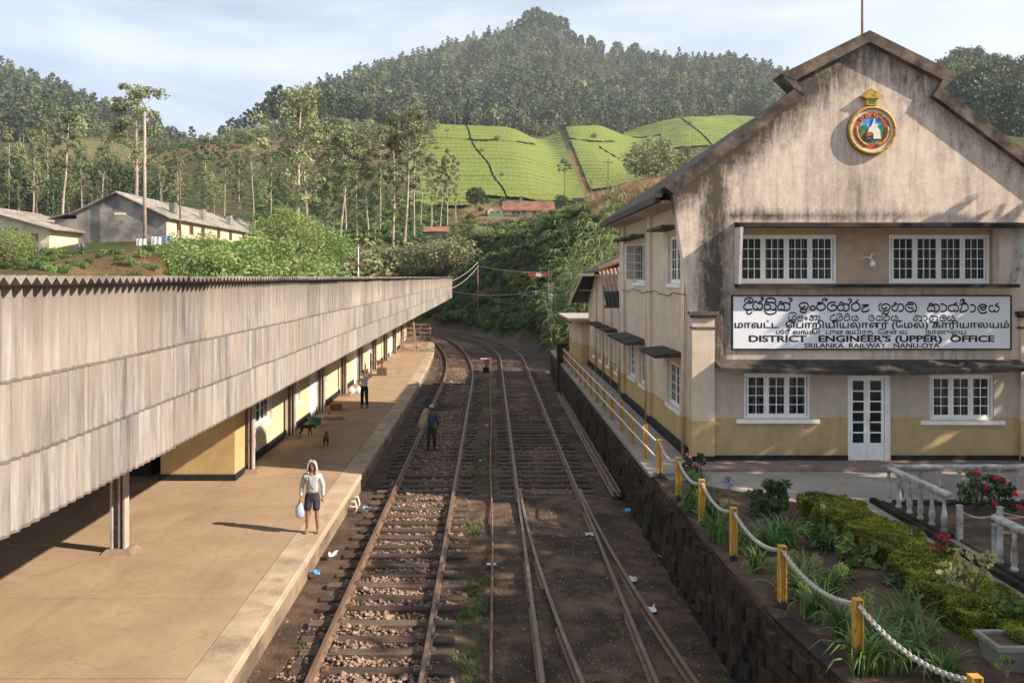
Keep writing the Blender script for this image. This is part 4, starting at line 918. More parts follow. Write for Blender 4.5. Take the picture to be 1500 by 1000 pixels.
# ------------------------------------------------------------------ emblem
ex, ez = fx(1275), fz(192)
em = thing('round_emblem', 'round painted railway crest with white stupa and crown high on the gable', 'emblem', (ex, FY-.06, ez))
gold = std('gold_paint', (.50, .32, .05), .5, .35, 12, (.2, .1, .02), 9, (.5, .65), .3, 30)
def disc(r0, r1, y, mat, name, n=48, th=.02):
    b = MB(); vs = []; fs = []
    for k in range(n):
        a = 2*math.pi*k/n
        for r, yy in ((r0, y), (r1, y), (r1, y+th), (r0, y+th)): vs.append((ex+r*math.cos(a), yy, ez+r*math.sin(a)))
    for k in range(n):
        a, c = 4*k, 4*((k+1) % n); fs += [(a, c, c+1, a+1), (a+1, c+1, c+2, a+2), (a+3, a, c, c+3)]
    b.add(vs, fs); return b.build(name, mat, em)
red = std('crest_red', (.42, .09, .04), .6, .2, 8); blue = std('crest_blue', (.04, .22, .50), .6, .3, 4, (.45, .6, .7), 5, (.5, .62)); green = std('crest_green', (.05, .15, .07), .7, .5, 14)
disc(.0, .62, FY-.08, std('crest_backing', (.2, .14, .1), .8), 'backing', th=.078)
b = MB(); b.tube([(ex+.575*math.cos(a), FY-.10, ez+.575*math.sin(a)) for a in np.linspace(0, 2*math.pi, 49)], .045, 8, False); b.build('rope_ring', gold, em, True)
disc(.47, .535, FY-.092, std('crest_white', (.6, .58, .56), .6, .1, 5), 'white_ring')
disc(.335, .472, FY-.098, red, 'red_ring'); disc(0, .337, FY-.090, blue, 'sky_panel')
mE = lambda u, v, w_: (ex+u, w_, ez+v)
b = MB(); b.prism([(-.325, -.02), (-.30, .1), (-.2, .15), (-.12, .06), (-.05, .05), (.02, -.08), (.02, -.2), (-.3, -.15)], mE, FY-.100, FY-.090); b.prism([(.12, .1), (.2, .14), (.29, .12), (.325, 0), (.28, -.17), (.1, -.2)], mE, FY-.100, FY-.090); b.prism([(-.3, -.15), (.3, -.15), (.22, -.25), (0, -.33), (-.22, -.25)], mE, FY-.1012, FY-.090); b.build('landscape', green, em)
b = MB(); b.prism([(-.11, -.22), (.22, -.22), (.205, -.10), (.20, -.02), (.15, .06), (.10, .10), (.085, .14), (.06, .22), (.05, .31), (.04, .31), (.02, .22), (-.01, .14), (-.03, .10), (-.08, .06), (-.11, -.02)], mE, FY-.115, FY-.090); b.build('stupa', std('crest_stupa', (.68, .63, .60), .6, .1, 10), em)
b = MB(); b.prism([(-.18, -.27), (-.15, -.27), (-.145, -.19), (-.06, -.19), (-.05, -.27), (-.02, -.27), (-.015, -.19), (.0, -.25), (.02, -.25), (.025, -.12), (.0, -.06), (-.06, -.05), (-.15, -.06), (-.19, -.12)], mE, FY-.126, FY-.10); el = b.build('elephant', std('crest_elephant', (.06, .04, .04), .7, .2, 9), em)
b = MB(); b.prism([(-.17, -.15), (-.03, -.15), (-.02, -.08), (-.08, -.04), (-.15, -.06)], mE, FY-.132, FY-.12); b.build('elephant_cloth', red, el)
for s in (-1, 1):
    b = MB(); b.tube([(ex+s*.40*math.cos(a), FY-.11, ez+.40*math.sin(a)) for a in np.linspace(-1.25, .25, 14)], [.03]*13+[.01], 6); b.build('gilt_spray', gold, em, True)
b = MB()
for a in (2.3, 1.9, 1.35, .9): 
    p = (ex+.405*math.cos(a), FY-.108, ez+.405*math.sin(a)); b.tube([(p[0]+.04*math.cos(t), p[1], p[2]+.04*math.sin(t)) for t in np.linspace(0, 5, 9)], .013, 5)
b.build('gilt_letter', gold, em)
b = MB(); b.prism([(-.14, .63), (.12, .63), (.135, .80), (-.155, .80)], mE, FY-.13, FY-.0); b.prism([(-.17, .80), (.15, .80), (.27, .86), (.12, .97), (0, 1.02), (-.03, 1.06), (-.06, 1.02), (-.16, .96), (-.3, .86)], mE, FY-.16, FY-.0); b.build('crown', gold, em)
b = MB(); b.prism([(-.09, .67), (.07, .67), (.08, .76), (-.1, .76)], mE, FY-.135, FY-.12); b.build('crown_panel', green, em)

# ------------------------------------------------------------------ single storey wing and annex
wg = thing('office_wing', 'lower wing with patched corrugated roof behind the gabled office', 'building', (7, 40, GZ0))
ww = [(35.3, 36.3, 1.95, 3.5), (37.9, 38.9, 1.95, 3.5), (40.4, 41.4, 1.95, 3.5), (42.9, 43.9, 1.95, 3.5)]
b = MB(); wall_cells(b, lambda u, v, w_: (5.3+w_, u, v), lambda z: 33.3, lambda z: 46, [GZ0, 6.05], ww, 0, .3); b.build('wall', M['sidewall'], wg)
b = MB(); b.box(5.25, 5.3, 33.4, 46, GZ0, GZ0+.3); b.build('plinth', M['black'], wg)
b = MB(); b.box(5.6, 13.6, 45.7, 46, GZ0, 6.05); b.box(13.3, 13.6, 33.3, 45.7, GZ0, 6.05); b.build('wall', M['sidewall'], wg)
for a, c, z0_, z1_ in ww: window(wg, (5.38, c, z0_), -math.pi/2, c-a, z1_-z0_, 1, 2, 4, .06)
for a in (35.0, 37.6, 40.1): 
    b = MB(); b.box(4.72, 5.3, a, a+1.9, 3.66, 3.76); b.build('shade_slab', M['slab'], wg)
def roofplane(name, P, mat, corr=True, th=.05, npitch=None, parent=None):
    """corrugated sheet between corners P = [bl, br, tr, tl]; waves run from bottom to top"""
    P = [Vector(p) for p in P]; wdt = ((P[1]-P[0]).length+(P[2]-P[3]).length)/2; n = max(4, int(wdt/.16)*4) if corr else 1
    nrm = (P[1]-P[0]).cross(P[3]-P[0]).normalized(); 
    if nrm.z < 0: nrm = -nrm
    b = MB(); vs = []
    for k in range(n+1):
        u = k/n; w_ = .03*math.cos(k*math.pi/2) if corr else 0
        a = P[0].lerp(P[1], u)+nrm*w_; c = P[3].lerp(P[2], u)+nrm*w_; vs += [a, c, a-nrm*th, c-nrm*th]
    fs = []
    for k in range(n): i, j = 4*k, 4*k+4; fs += [(i, j, j+1, i+1), (i+2, i+3, j+3, j+2), (i, i+2, j+2, j), (i+1, j+1, j+3, i+3)]
    fs += [(0, 1, 3, 2), (4*n, 4*n+2, 4*n+3, 4*n+1)]
    b.add(vs, fs); return b.build(name, mat, parent)
ru = M['rooftile']
m, nt, bb_ = mat_new('tarred_tile_roof'); g = nt.nodes.new('ShaderNodeNewGeometry'); s3 = nt.nodes.new('ShaderNodeSeparateXYZ'); nt.links.new(g.outputs['Position'], s3.inputs[0])
v = coords(nt); k_ = math_(nt, 'GREATER_THAN', math_(nt, 'ADD', s3.outputs[2], math_(nt, 'MULTIPLY', noise(nt, v, 5, 3), .12)), 5.42)
o = mixc(nt, k_, (.03, .026, .026), mixc(nt, ramp(nt, noise(nt, v, 4, 5), .35, .65), (.24, .135, .10), (.34, .24, .19)))
nt.links.new(o, bb_.inputs['Base Color']); bb_.inputs['Roughness'].default_value = .9; M['tarred'] = m
roofplane('lean_to_roof', [(4.58, 33.65, 4.83), (8.5, 33.65, 4.83), (8.5, 36.3, 6.9), (4.58, 36.0, 6.2)], M['tarred'], True, .05, None, wg)
b = MB(); b.tube([(4.56, 36.0, 6.27), (5.6, 36.1, 6.68), (7.5, 36.2, 7.42)], .11, 8); b.build('hip_tiles', M['rooftile'], wg)
b = MB(); b.box(4.5, 5.9, 33.55, 33.7, 4.72, 4.82); b.build('gutter', M['roofdark'], wg)
roofplane('roof', [(4.58, 36.05, 6.2), (4.58, 42.2, 6.2), (9.4, 42.2, 8.3), (9.4, 36.1, 8.3)], M['roofdark'], True, .06, None, wg)
roofplane('roof', [(14.2, 42.2, 6.2), (14.2, 36.1, 6.2), (9.4, 36.1, 8.3), (9.4, 42.2, 8.3)], M['roofdark'], True, .06, None, wg)
roofplane('lean_to_roof', [(8.5, 46.3, 4.6), (4.3, 46.3, 4.6), (4.58, 42.2, 6.2), (8.5, 42.2, 7.6)], M['roofdark'], True, .06, None, wg)
b = MB(); b.bar((4.32, 46.25, 4.55), (4.6, 42.2, 6.12), .05, .12); b.bar((4.35, 44.6, 5.25), (5.3, 44.6, 5.25), .06, .08); b.bar((4.4, 42.3, 6.05), (4.4, 36.1, 6.05), .06, .14); b.build('barge_board', M['soffit'], wg)
b = MB(); b.box(4.66, 5.3, 36.1, 42.1, 6.0, 6.05); b.build('eave_soffit', M['soffit'], wg)
for y in (34.6, 36.9, 39.5, 42.2):
    b = MB(); b.tube([(5.22, y, 5.95), (5.22, y, GZ0+.1)], .045, 6); b.build('drain_pipe', M['sidewall'], wg, True)
an = thing('small_annex', 'small flat roofed annex at the far end of the office wing', 'building', (5, 50, GZ0))
b = MB(); b.box(4.95, 9, 46.05, 53.3, GZ0, 3.55); b.build('wall', M['sidewall'], an)
b = MB(); b.box(4.28, 9.2, 45.4, 53.8, 3.56, 3.68); b.build('roof', std('annex_roof', (.36, .30, .26), .9, .2, 2), an)
b = MB(); b.box(4.26, 4.34, 45.38, 53.8, 3.46, 3.58); b.build('fascia', M['roofdark'], an)
window(an, (4.945, 51.3, 2.1), -math.pi/2, .8, 1.2, 1, 2, 3, 0); 

# ------------------------------------------------------------------ yellow railing, chain posts
rl = thing('yellow_railing', 'ochre post railing with two pale pipe rails along the wall top', 'railing', (4.0, 32, GZ0+.1))
pyl = np.linspace(21.9, 45.5, 13); zb = GZ0+.1
for y in pyl:
    b = MB(); b.box(3.93, 4.03, y-.012, y+.012, zb-.05, zb+.86); b.box(3.93, 3.955, y-.05, y+.05, zb-.05, zb+.86); b.box(4.005, 4.03, y-.05, y+.05, zb-.05, zb+.86); b.build('post', M['yellow'], rl)
for z in (zb+.40, zb+.78):
    b = MB(); b.tube([(3.90, 20.2, z), (3.90, 45.7, z)], .024, 8); b.build('pipe_rail', M['railwhite'], rl, True)
posts = [(4.63, 8.15), (4.35, 10.1), (4.14, 12.1), (4.02, 14.1), (3.98, 16.05), (3.97, 18.0), (3.97, 20.0)]
lab = ['nearest yellow chain post at the lower edge of the picture', 'tall yellow chain post beside the strappy leaves in the right foreground', 'second full yellow chain post from the foreground', 'third full yellow chain post from the foreground', 'yellow chain post next to the blue flower head', 'short yellow chain post by the pink flowers at the bed end', 'yellow post where the chain meets the pipe railing']
pts_ = []
for (x, y), lb in zip(posts, lab):
    p = thing('chain_post', lb, 'post', (x, y, GZ0+.05), 'yellow chain posts along the garden')
    b = MB(); z0_, z1_ = GZ0+.14, GZ0+.92
    for s in (-1, 1): b.box(x+s*.045-.010, x+s*.045+.010, y-.05, y+.05, z0_, z1_)
    b.box(x-.035, x+.035, y-.012, y+.012, z0_, z1_); b.box(x-.057, x+.057, y-.052, y+.052, z1_, z1_+.012)
    b.build('post_body', M['yellow'], p, bevel=.003)
    b = MB(); b.box(x-.05, x+.05, y-.045, y+.045, GZ0-.1, GZ0+.15); b.build('post_foot', std('black_foot', (.03, .026, .024), .8), p) if lb == lab[0] else b.build('post_foot', bpy.data.materials['black_foot'], p)
    pts_.append(Vector((x, y, z1_-.06)))
# chain links: one torus link mesh, placed along a catenary
lk = MB(); lk.tube([(.032*math.cos(t), 0.018*math.sin(t), 0) for t in np.linspace(0, 2*math.pi, 13)], .0095, 5, False); lk_me = lk.mesh('chain_link', True); lk_me.materials.append(M['chain'])
def chain_span(parent, p, q, sag, step=.046, scale=1.25):
    n = int((q-p).length/step); 
    prev = None
    for k in range(n+1):
        t = k/n; c = p.lerp(q, t); c.z -= 4*sag*t*(1-t); t2 = min(1, t+.01); c2 = p.lerp(q, t2); c2.z -= 4*sag*t2*(1-t2)
        d = (c2-c) if t < 1 else d
        yield c, d.copy()
cl = [('heavy grey chain sagging between the two nearest yellow posts'), ('heavy grey chain between the tall foreground post and the next'), ('grey chain between the second and third yellow posts'), ('grey chain running from the third yellow post to the blue flower post'), ('grey chain above the strappy leaves near the bed end'), ('short grey chain ending at the pipe railing')]
for i in range(len(pts_)-1):
    ch = MB()
    for j, (c, d) in enumerate(chain_span(None, pts_[i]+Vector((0, .03, 0)), pts_[i+1]-Vector((0, .03, 0)), .17)):
        qt = d.to_track_quat('X', 'Z').to_matrix() @ Matrix.Rotation((j % 2)*math.pi/2+.4, 3, 'X')
        ch.add([qt @ Vector(v.co)*1.25+c for v in lk_me.vertices], [tuple(p.vertices) for p in lk_me.polygons])
    o = ch.build('post_chain', M['chain'], None, True); tag(o, cl[i], 'chain', 'chains between the yellow posts')

# ------------------------------------------------------------------ white balustrade of the rose bed
wb = std('weathered_white_stone', (.48, .46, .44), .9, .25, 6, (.19, .18, .165), 4, (.45, .66), .4, 40)
prof = [(.06, 0), (.06, .05), (.036, .07), (.045, .12), (.057, .16), (.054, .26), (.036, .40), (.028, .52), (.042, .54), (.028, .57), (.042, .62), (.06, .64), (.06, .68)]
bl = MB(); bl.lathe((0, 0, 0), prof, 12); bl_me = bl.mesh('baluster', True); bl_me.materials.append(wb)
def balustrade(p, q, n, label):
    t = thing('balustrade', label, 'balustrade', (p[0], p[1], GZ0), 'white balustrades round the rose bed')
    p = Vector((p[0], p[1], 0)); q = Vector((q[0], q[1], 0)); d = (q-p).normalized()
    b = MB(); b.bar(p+Vector((0, 0, GZ0+.80)), q+Vector((0, 0, GZ0+.80)), .16, .065); b.build('hand_rail', wb, t, bevel=.012)
    b = MB(); b.bar(p+Vector((0, 0, GZ0+.045)), q+Vector((0, 0, GZ0+.045)), .22, .09); b.build('kerb', M['stone'], t)
    for k in range(n):
        o = link('baluster', bl_me, None, t); o.location = p.lerp(q, (k+.35)/(n-.3))+Vector((0, 0, GZ0+.085))
balustrade((8.22, 17.75), (8.30, 15.45), 6, 'white balustrade running towards the camera on the left of the rose bed')
balustrade((8.40, 17.72), (15.5, 17.75), 18, 'long white balustrade along the back of the rose bed facing the office')
balustrade((8.28, 14.0), (8.35, 9.6), 12, 'white balustrade cut off by the right edge of the picture')
for (x, y), lb in zip([(8.42, 15.30), (9.08, 15.2), (8.36, 14.12)], ['square white chain post at the end of the left balustrade', 'square white chain post among the red roses', 'square white chain post at the head of the nearest balustrade']):
    b = MB(); b.box(x-.04, x+.04, y-.04, y+.04, GZ0, GZ0+.62); b.box(x-.048, x+.048, y-.048, y+.048, GZ0+.62, GZ0+.65); tag(b.build('white_post', wb), lb, 'post', 'white posts of the rose bed gate')
for p, q, lb in (((8.42, 15.3), (9.08, 15.2), 'thin white chain hung between two posts of the rose bed gate'), ((9.08, 15.2), (10.6, 15.2), 'thin white chain leading off right from the rose bed post')):
    b = MB(); n = 16; b.tube([(p[0]+(q[0]-p[0])*k/n, p[1]+(q[1]-p[1])*k/n, GZ0+.56-.5*(k/n)*(1-k/n)) for k in range(n+1)], .014, 6); tag(b.build('thin_chain', wb, None, True), lb, 'chain')
b = MB(); b.box(7.98, 8.1, 9, 17.95, GZ0, GZ0+.1); tag(b.build('bed_kerb', M['stone']), 'dark stone kerb along the left of the rose bed', 'kerb')
# planter in the corner
pt = thing('planter', 'square grey concrete planter in the lower right corner', 'planter', (6.35, 10.3, GZ0))
x, y = px(1475, 990, 10.2).x, 10.2
b = MB(); 
for (s0, s1, z0_, z1_) in ((.17, .23, GZ0+.05, GZ0+.36),):
    b.hexa([(x-s0, y-s0, z0_), (x+s0, y-s0, z0_), (x+s0, y+s0, z0_), (x-s0, y+s0, z0_), (x-s1, y-s1, z1_), (x+s1, y-s1, z1_), (x+s1, y+s1, z1_), (x-s1, y+s1, z1_)])
for a in ((x-.26, x+.26, y-.26, y-.2), (x-.26, x+.26, y+.2, y+.26), (x-.26, x-.2, y-.2, y+.2), (x+.2, x+.26, y-.2, y+.2)): b.box(*a, GZ0+.362, GZ0+.42)
pt.location = (x, y, GZ0); b.build('planter_body', std('planter_concrete', (.25, .235, .2), .9, .25, 6, (.12, .11, .09), 3), pt)
b = MB(); b.box(x-.2, x+.2, y-.2, y+.2, GZ0+.363, GZ0+.385); b.build('planter_soil', M['earth'], pt)
# ------------------------------------------------------------------ vegetation builders
M['bark_pale'] = std('eucalyptus_bark', (.40, .34, .28), .9, .3, 1.5, (.22, .17, .13), .8, (.45, .65), .3, 12, kind='object')
M['bark'] = std('brown_bark', (.13, .095, .07), .95, .35, 3, kind='object')
M['euc'] = leafmat('eucalyptus_leaf', (.19, .21, .11), .45, .35, .3, .2, c2=(.25, .26, .135))
M['dense'] = leafmat('dense_leaf', (.062, .095, .034), .4, .4, .15, .2)
M['bushleaf'] = leafmat('bush_leaf', (.095, .15, .035), .4, .5, .25, .25, c2=(.13, .19, .05))
M['bright'] = leafmat('bright_leaf', (.23, .31, .10), .3, .4, .3, .15)
M['farleaf'] = leafmat('far_forest_leaf', (.115, .145, .065), .5, .03, .22, .45, c2=(.16, .175, .08))
M['fardark'] = leafmat('far_conifer_leaf', (.06, .09, .045), .4, .05, .12, .2)
M['reed'] = leafmat('reed_leaf', (.28, .34, .15), .3, .5, .35, .12)
M['dry'] = leafmat('dry_grass', (.38, .26, .15), .3, .6, .3, .15)
M['strap'] = leafmat('strap_leaf', (.085, .165, .04), .4, 2.5, .25, .12, .38, c2=(.13, .22, .06))
M['golden'] = leafmat('golden_hedge_leaf', (.13, .165, .018), .5, 3, .3, .08, c2=(.24, .24, .03))
M['tea'] = None
def leafcloud(C, Rr, per, size, seed, squash=1.0, up=.0, aspect=1.6, shell=.55):
    """many small bent leaf faces spread through clumps; returns (V, F)"""
    r = np.random.RandomState(seed); C = np.asarray(C, float); n = len(C)*per
    c = np.repeat(C, per, 0); rr = np.repeat(np.asarray(Rr, float), per)
    d = r.normal(size=(n, 3)); d /= np.linalg.norm(d, axis=1)[:, None]
    rad = rr*(shell+(1-shell)*r.rand(n))**.6*r.uniform(.55, 1.1, n); p = c+d*rad[:, None]*np.array([1, 1, squash])
    nrm = d*.7+r.normal(size=(n, 3))*.6; nrm[:, 2] += up; nrm /= np.linalg.norm(nrm, axis=1)[:, None]
    t = np.cross(nrm, r.normal(size=(n, 3))); t /= np.linalg.norm(t, axis=1)[:, None]; bt = np.cross(nrm, t)
    s = size*r.uniform(.6, 1.35, n)[:, None]; a = t*s*aspect/2; b_ = bt*s/2
    V = np.stack([p-a, p-b_, p+a, p+b_], 1).reshape(-1, 3); return V, np.arange(4*n).reshape(-1, 4)
def leafobj(name, VF, mat):
    me = np_mesh(name, *VF); me.materials.append(mat); return me
def limb(b, p, d, L_, r0, r1, seed, bend=.25, n=5):
    r = random.Random(seed); p = Vector(p); d = Vector(d).normalized(); pts = [p.copy()]
    for k in range(n):
        d = (d+Vector((r.uniform(-bend, bend), r.uniform(-bend, bend), r.uniform(-bend*.3, bend*.7)))).normalized(); p = p+d*L_/n; pts.append(p.copy())
    b.tube(pts, [r0+(r1-r0)*k/n for k in range(n+1)], 6, False); return pts
def euc_proto(seed, H=22, start=.42, spread=3.2, ncl=26, leaf=.27, per=62, mat='euc'):
    r = random.Random(seed); b = MB()
    pts = [Vector((0, 0, -1))]; d = Vector((r.uniform(-.03, .03), r.uniform(-.03, .03), 1))
    for k in range(9): d = (d+Vector((r.uniform(-.05, .05), r.uniform(-.05, .05), .15))).normalized(); pts.append(pts[-1]+d*(H*.95+1)/9)
    b.tube(pts, [.26*(1-.085*k)+.02 for k in range(10)], 7, False)
    C = []; Rr = []
    for k in range(ncl):
        u = start+(1-start)*((k+.5)/ncl)**.85; i = min(8, int(u*9)); f = u*9-i; p = pts[i].lerp(pts[i+1], f)
        a = k*2.4+r.uniform(-.5, .5); sp = spread*(.45+.75*math.sin(math.pi*min(1, (u-start)/(1-start)*.82+.16)))*r.uniform(.35, 1.05)
        q = limb(b, p, (math.cos(a), math.sin(a), r.uniform(.4, 1.1)), sp*1.25, .07*(1.3-u), .015, seed*100+k, .3, 4)
        e = q[-1]
        for j in range(2): C.append(e+Vector((r.uniform(-.7, .7), r.uniform(-.7, .7), r.uniform(-.4, .6)))); Rr.append(r.uniform(.6, 1.25)*spread/3)
    C.append(pts[-1]); Rr.append(spread*.35)
    return b.mesh('trunk', True), leafobj('crown', leafcloud(C, Rr, per, leaf, seed, .7, .2), M[mat])
def broad_proto(seed, H=10, W=4.2, ncl=30, leaf=.30, per=64, mat='dense', low=.25, trunk=.25):
    r = random.Random(seed); b = MB(); pts = limb(b, (0, 0, -.6), (r.uniform(-.1, .1), r.uniform(-.1, .1), 1), H*.55, trunk, trunk*.6, seed, .12, 5)
    C = []; Rr = []
    for k in range(ncl):
        th = k*2.399; ph = math.acos(1-1.75*(k+.5)/ncl); rad = r.uniform(.62, 1.0)
        c = Vector((W*math.sin(ph)*math.cos(th)*rad, W*math.sin(ph)*math.sin(th)*rad, H*(low+(1-low)*.5)+H*(1-low)*.47*math.cos(ph)*rad))
        C.append(c); Rr.append(W*r.uniform(.22, .38))
        if k % 2 == 0: s = pts[r.randint(2, 5)]; limb(b, s, (c-s), (c-s).length, trunk*.35, .02, seed*50+k, .15, 4)
    return b.mesh('trunk', True), leafobj('crown', leafcloud(C, Rr, per, leaf, seed, .8, .25), M[mat])
def far_proto(seed, H, W, n, leaf, mat, conifer=False, per=9, low=.14):
    r = np.random.RandomState(seed); b = MB(); b.tube([(0, 0, -2), (0, 0, H*.8)], [H*.009, H*.004], 4, False)
    C = []; Rr = []
    for k in range(n):
        u = (k+.5)/n; a = k*2.4
        z = H*(low+(.98-low)*u); w_ = W*(1-u)**.8 if conifer else W*math.sqrt(max(.03, 1-(2*u-.9)**2))*r.uniform(.4, 1)
        C.append((w_*math.cos(a)*.8, w_*math.sin(a)*.8, z)); Rr.append(W*(.30 if conifer else .42))
    V, Fq = leafcloud(C, Rr, per, leaf, seed, .75, .35, 1.3)
    nv = len(b.v); me = bpy.data.meshes.new('far_tree'); me.from_pydata(b.v+[tuple(v) for v in V], [], b.f+[tuple(f+nv) for f in Fq])
    me.polygons.foreach_set('material_index', [0]*len(b.f)+[1]*len(Fq)); me.materials.append(M['bark_pale']); me.materials.append(M[mat]); me.update(); return me
def bush_mesh(seed, R_, ncl, per, leaf, mat, sq=.75):
    r = random.Random(seed); C = []; Rr = []
    for k in range(ncl):
        a = r.uniform(0, 6.28); ph = r.uniform(0, 1.4); d = R_*r.uniform(.3, .85); C.append((d*math.cos(a)*math.sin(ph+.2), d*math.sin(a)*math.sin(ph+.2), R_*.25+d*math.cos(ph)*sq)); Rr.append(R_*r.uniform(.28, .45))
    return leafobj('bush', leafcloud(C, Rr, per, leaf, seed, .85, .3), M[mat])
_gn = {}
def scatter(name, P, rot, scl, idx, protos, label, cat):
    """stuff: copies of prototype meshes on a cloud of points, by geometry nodes"""
    pc = bpy.data.collections.new(name+'_kinds')
    for k, me in enumerate(protos): pc.objects.link(bpy.data.objects.new('%02d_%s' % (k, name), me))
    me = bpy.data.meshes.new(name); me.from_pydata([tuple(p) for p in P], [], [])
    for an_, t, arr in (('rot', 'FLOAT', rot), ('scl', 'FLOAT', scl), ('idx', 'INT', idx)):
        a = me.attributes.new(an_, t, 'POINT'); a.data.foreach_set('value', np.asarray(arr, np.int32 if t == 'INT' else np.float32))
    o = link(name, me); ng = bpy.data.node_groups.new(name, 'GeometryNodeTree')
    ng.interface.new_socket('Geometry', in_out='INPUT', socket_type='NodeSocketGeometry'); ng.interface.new_socket('Geometry', in_out='OUTPUT', socket_type='NodeSocketGeometry')
    N = ng.nodes; gi = N.new('NodeGroupInput'); go_ = N.new('NodeGroupOutput'); ip = N.new('GeometryNodeInstanceOnPoints'); ci = N.new('GeometryNodeCollectionInfo')
    ci.inputs['Collection'].default_value = pc; ci.inputs['Separate Children'].default_value = True; ci.inputs['Reset Children'].default_value = True
    def attr(nm, t):
        a = N.new('GeometryNodeInputNamedAttribute'); a.data_type = t; a.inputs['Name'].default_value = nm; return a.outputs['Attribute']
    cx_ = N.new('ShaderNodeCombineXYZ'); er = N.new('FunctionNodeEulerToRotation'); K = ng.links.new
    K(attr('rot', 'FLOAT'), cx_.inputs[2]); K(cx_.outputs[0], er.inputs[0]); K(er.outputs[0], ip.inputs['Rotation']); K(attr('scl', 'FLOAT'), ip.inputs['Scale'])
    ip.inputs['Pick Instance'].default_value = True; K(attr('idx', 'INT'), ip.inputs['Instance Index']); K(ci.outputs[0], ip.inputs['Instance']); K(gi.outputs[0], ip.inputs['Points']); K(ip.outputs[0], go_.inputs[0])
    md = o.modifiers.new('scatter', 'NODES'); md.node_group = ng
    return tag(o, label, cat, None, 'stuff')
def project(P): return CX+F*P[:, 0]/P[:, 1], CY-(P[:, 2]-EYE)*F/P[:, 1]

# ------------------------------------------------------------------ tea fields
def tea_field(name, cells, label, seed):
    """clipped tea bushes in contour rows: cells(P, Y) -> bool mask of where tea grows"""
    pu = np.linspace(585, 1135, 460); Yt_ = np.linspace(222, 600, 520); PU, YT = np.meshgrid(pu, Yt_); X = (PU-CX)/F*YT
    Z = ground(X.ravel(), YT.ravel()).reshape(X.shape); r = np.random.RandomState(seed)
    wob = sum(np.sin(X*a+YT*c+p)*s for a, c, p, s in ((.05, .03, 1, .5), (.11, -.07, 2, .28), (.23, .19, .5, .14), (.6, .5, 1.5, .07)))
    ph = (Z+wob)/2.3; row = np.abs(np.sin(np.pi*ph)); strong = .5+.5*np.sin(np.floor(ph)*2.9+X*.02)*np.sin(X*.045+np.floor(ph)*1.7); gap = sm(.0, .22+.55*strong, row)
    bushy = (np.sin(X*2.1+YT*.9)*np.sin(X*1.3-YT*1.7))*.10
    Zt = Z+.1+.85*gap+bushy*gap+r.uniform(-.05, .05, X.shape)
    PYg = CY-(Z-EYE)*F/YT
    mask = cells(PU, YT, PYg)
    n2_, n1_ = X.shape; q = (np.arange(n2_-1)[:, None]*n1_+np.arange(n1_-1)[None]); mk = mask[:-1, :-1] & mask[1:, 1:] & mask[1:, :-1] & mask[:-1, 1:]; q = q[mk]
    fq = np.stack([q, q+1, q+n1_+1, q+n1_], 1); used, inv = np.unique(fq, return_inverse=True)
    V = np.stack([X, YT, Zt], -1).reshape(-1, 3)[used]; me = np_mesh(name, V, inv.reshape(fq.shape))
    dens = noise_patch(X, YT); C = np.zeros((n2_*n1_, 4), np.float32); C[:, 0] = gap.ravel(); C[:, 1] = dens.ravel(); C[:, 3] = 1
    a = me.color_attributes.new('rows', 'FLOAT_COLOR', 'POINT'); a.data.foreach_set('color', C[used].ravel())
    me.materials.append(M['tea']); o = link(name, me); tag(o, label, 'tea field', 'tea fields on the hills'); return o
def noise_patch(X, Y): return .5+.25*np.sin(X*.045+Y*.06)+.25*np.sin(X*.09-Y*.035+2)
m, nt, b = mat_new('tea_bushes'); va = nt.nodes.new('ShaderNodeVertexColor'); va.layer_name = 'rows'; sp3 = nt.nodes.new('ShaderNodeSeparateColor'); nt.links.new(va.outputs[0], sp3.inputs[0])
v = coords(nt); o = mixc(nt, ramp(nt, noise(nt, v, .5, 6, .7), .3, .7), (.115, .155, .026), (.185, .22, .040)); o = mixc(nt, math_(nt, 'MULTIPLY', sp3.outputs[1], .6), o, (.16, .185, .03))
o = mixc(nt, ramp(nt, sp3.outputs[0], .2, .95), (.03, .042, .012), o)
nt.links.new(o, b.inputs['Base Color']); b.inputs['Roughness'].default_value = .75; b.inputs['Specular IOR Level'].default_value = .2; bump(nt, b, noise(nt, v, 2.2, 4, .7), .9, .35); M['tea'] = m
def seg_d(P, Q, a, c):
    ax, ay = a; bx, by = c; t = np.clip(((P-ax)*(bx-ax)+(Q-ay)*(by-ay))/((bx-ax)**2+(by-ay)**2), 0, 1); return np.hypot(P-ax-t*(bx-ax), Q-ay-t*(by-ay))
paths1 = [((683, 184), (687, 203)), ((687, 203), (715, 245)), ((715, 245), (745, 300)), ((612, 205), (690, 207)), ((690, 207), (785, 213))]
def hill1(P, Y, Q):
    k = (Y < 455) & (Y > 226) & (P > 600) & (P < 828+(Q-215)*.38) & (Q < 306) & ((Y > 246) | (P < 690))
    for a, c in paths1: k &= ~((seg_d(P+1.5*np.sin(Q*.15), Q+1.2*np.sin(P*.07), a, c) < .75) & (Y < 440))
    return k
def hill2(P, Y, Q):
    k = (Y > 300) & (Y < 525) & (P > np.maximum(792, 838+(Q-215)*.40)) & (P < 968) & (Q < 300)
    k &= ((Y < 500) | (P < 925)) 
    for a, c in [((880, 217), (906, 236)), ((790, 205), (900, 210))]: k &= ~((seg_d(P+1.5*np.sin(Q*.15), Q+1.2*np.sin(P*.07), a, c) < .8) & (Y > 360))
    return k & (Y < 505)
def hill3(P, Y, Q):
    k = (Y > 430) & (Y < 596) & (P > 905) & (P < 1118) & ~((P < 968) & (Y < 508))
    for a, c in [((995, 172), (1045, 215)), ((905, 196), (925, 212))]: k &= ~(seg_d(P+1.5*np.sin(Q*.15), Q+1.2*np.sin(P*.07), a, c) < .9)
    return k
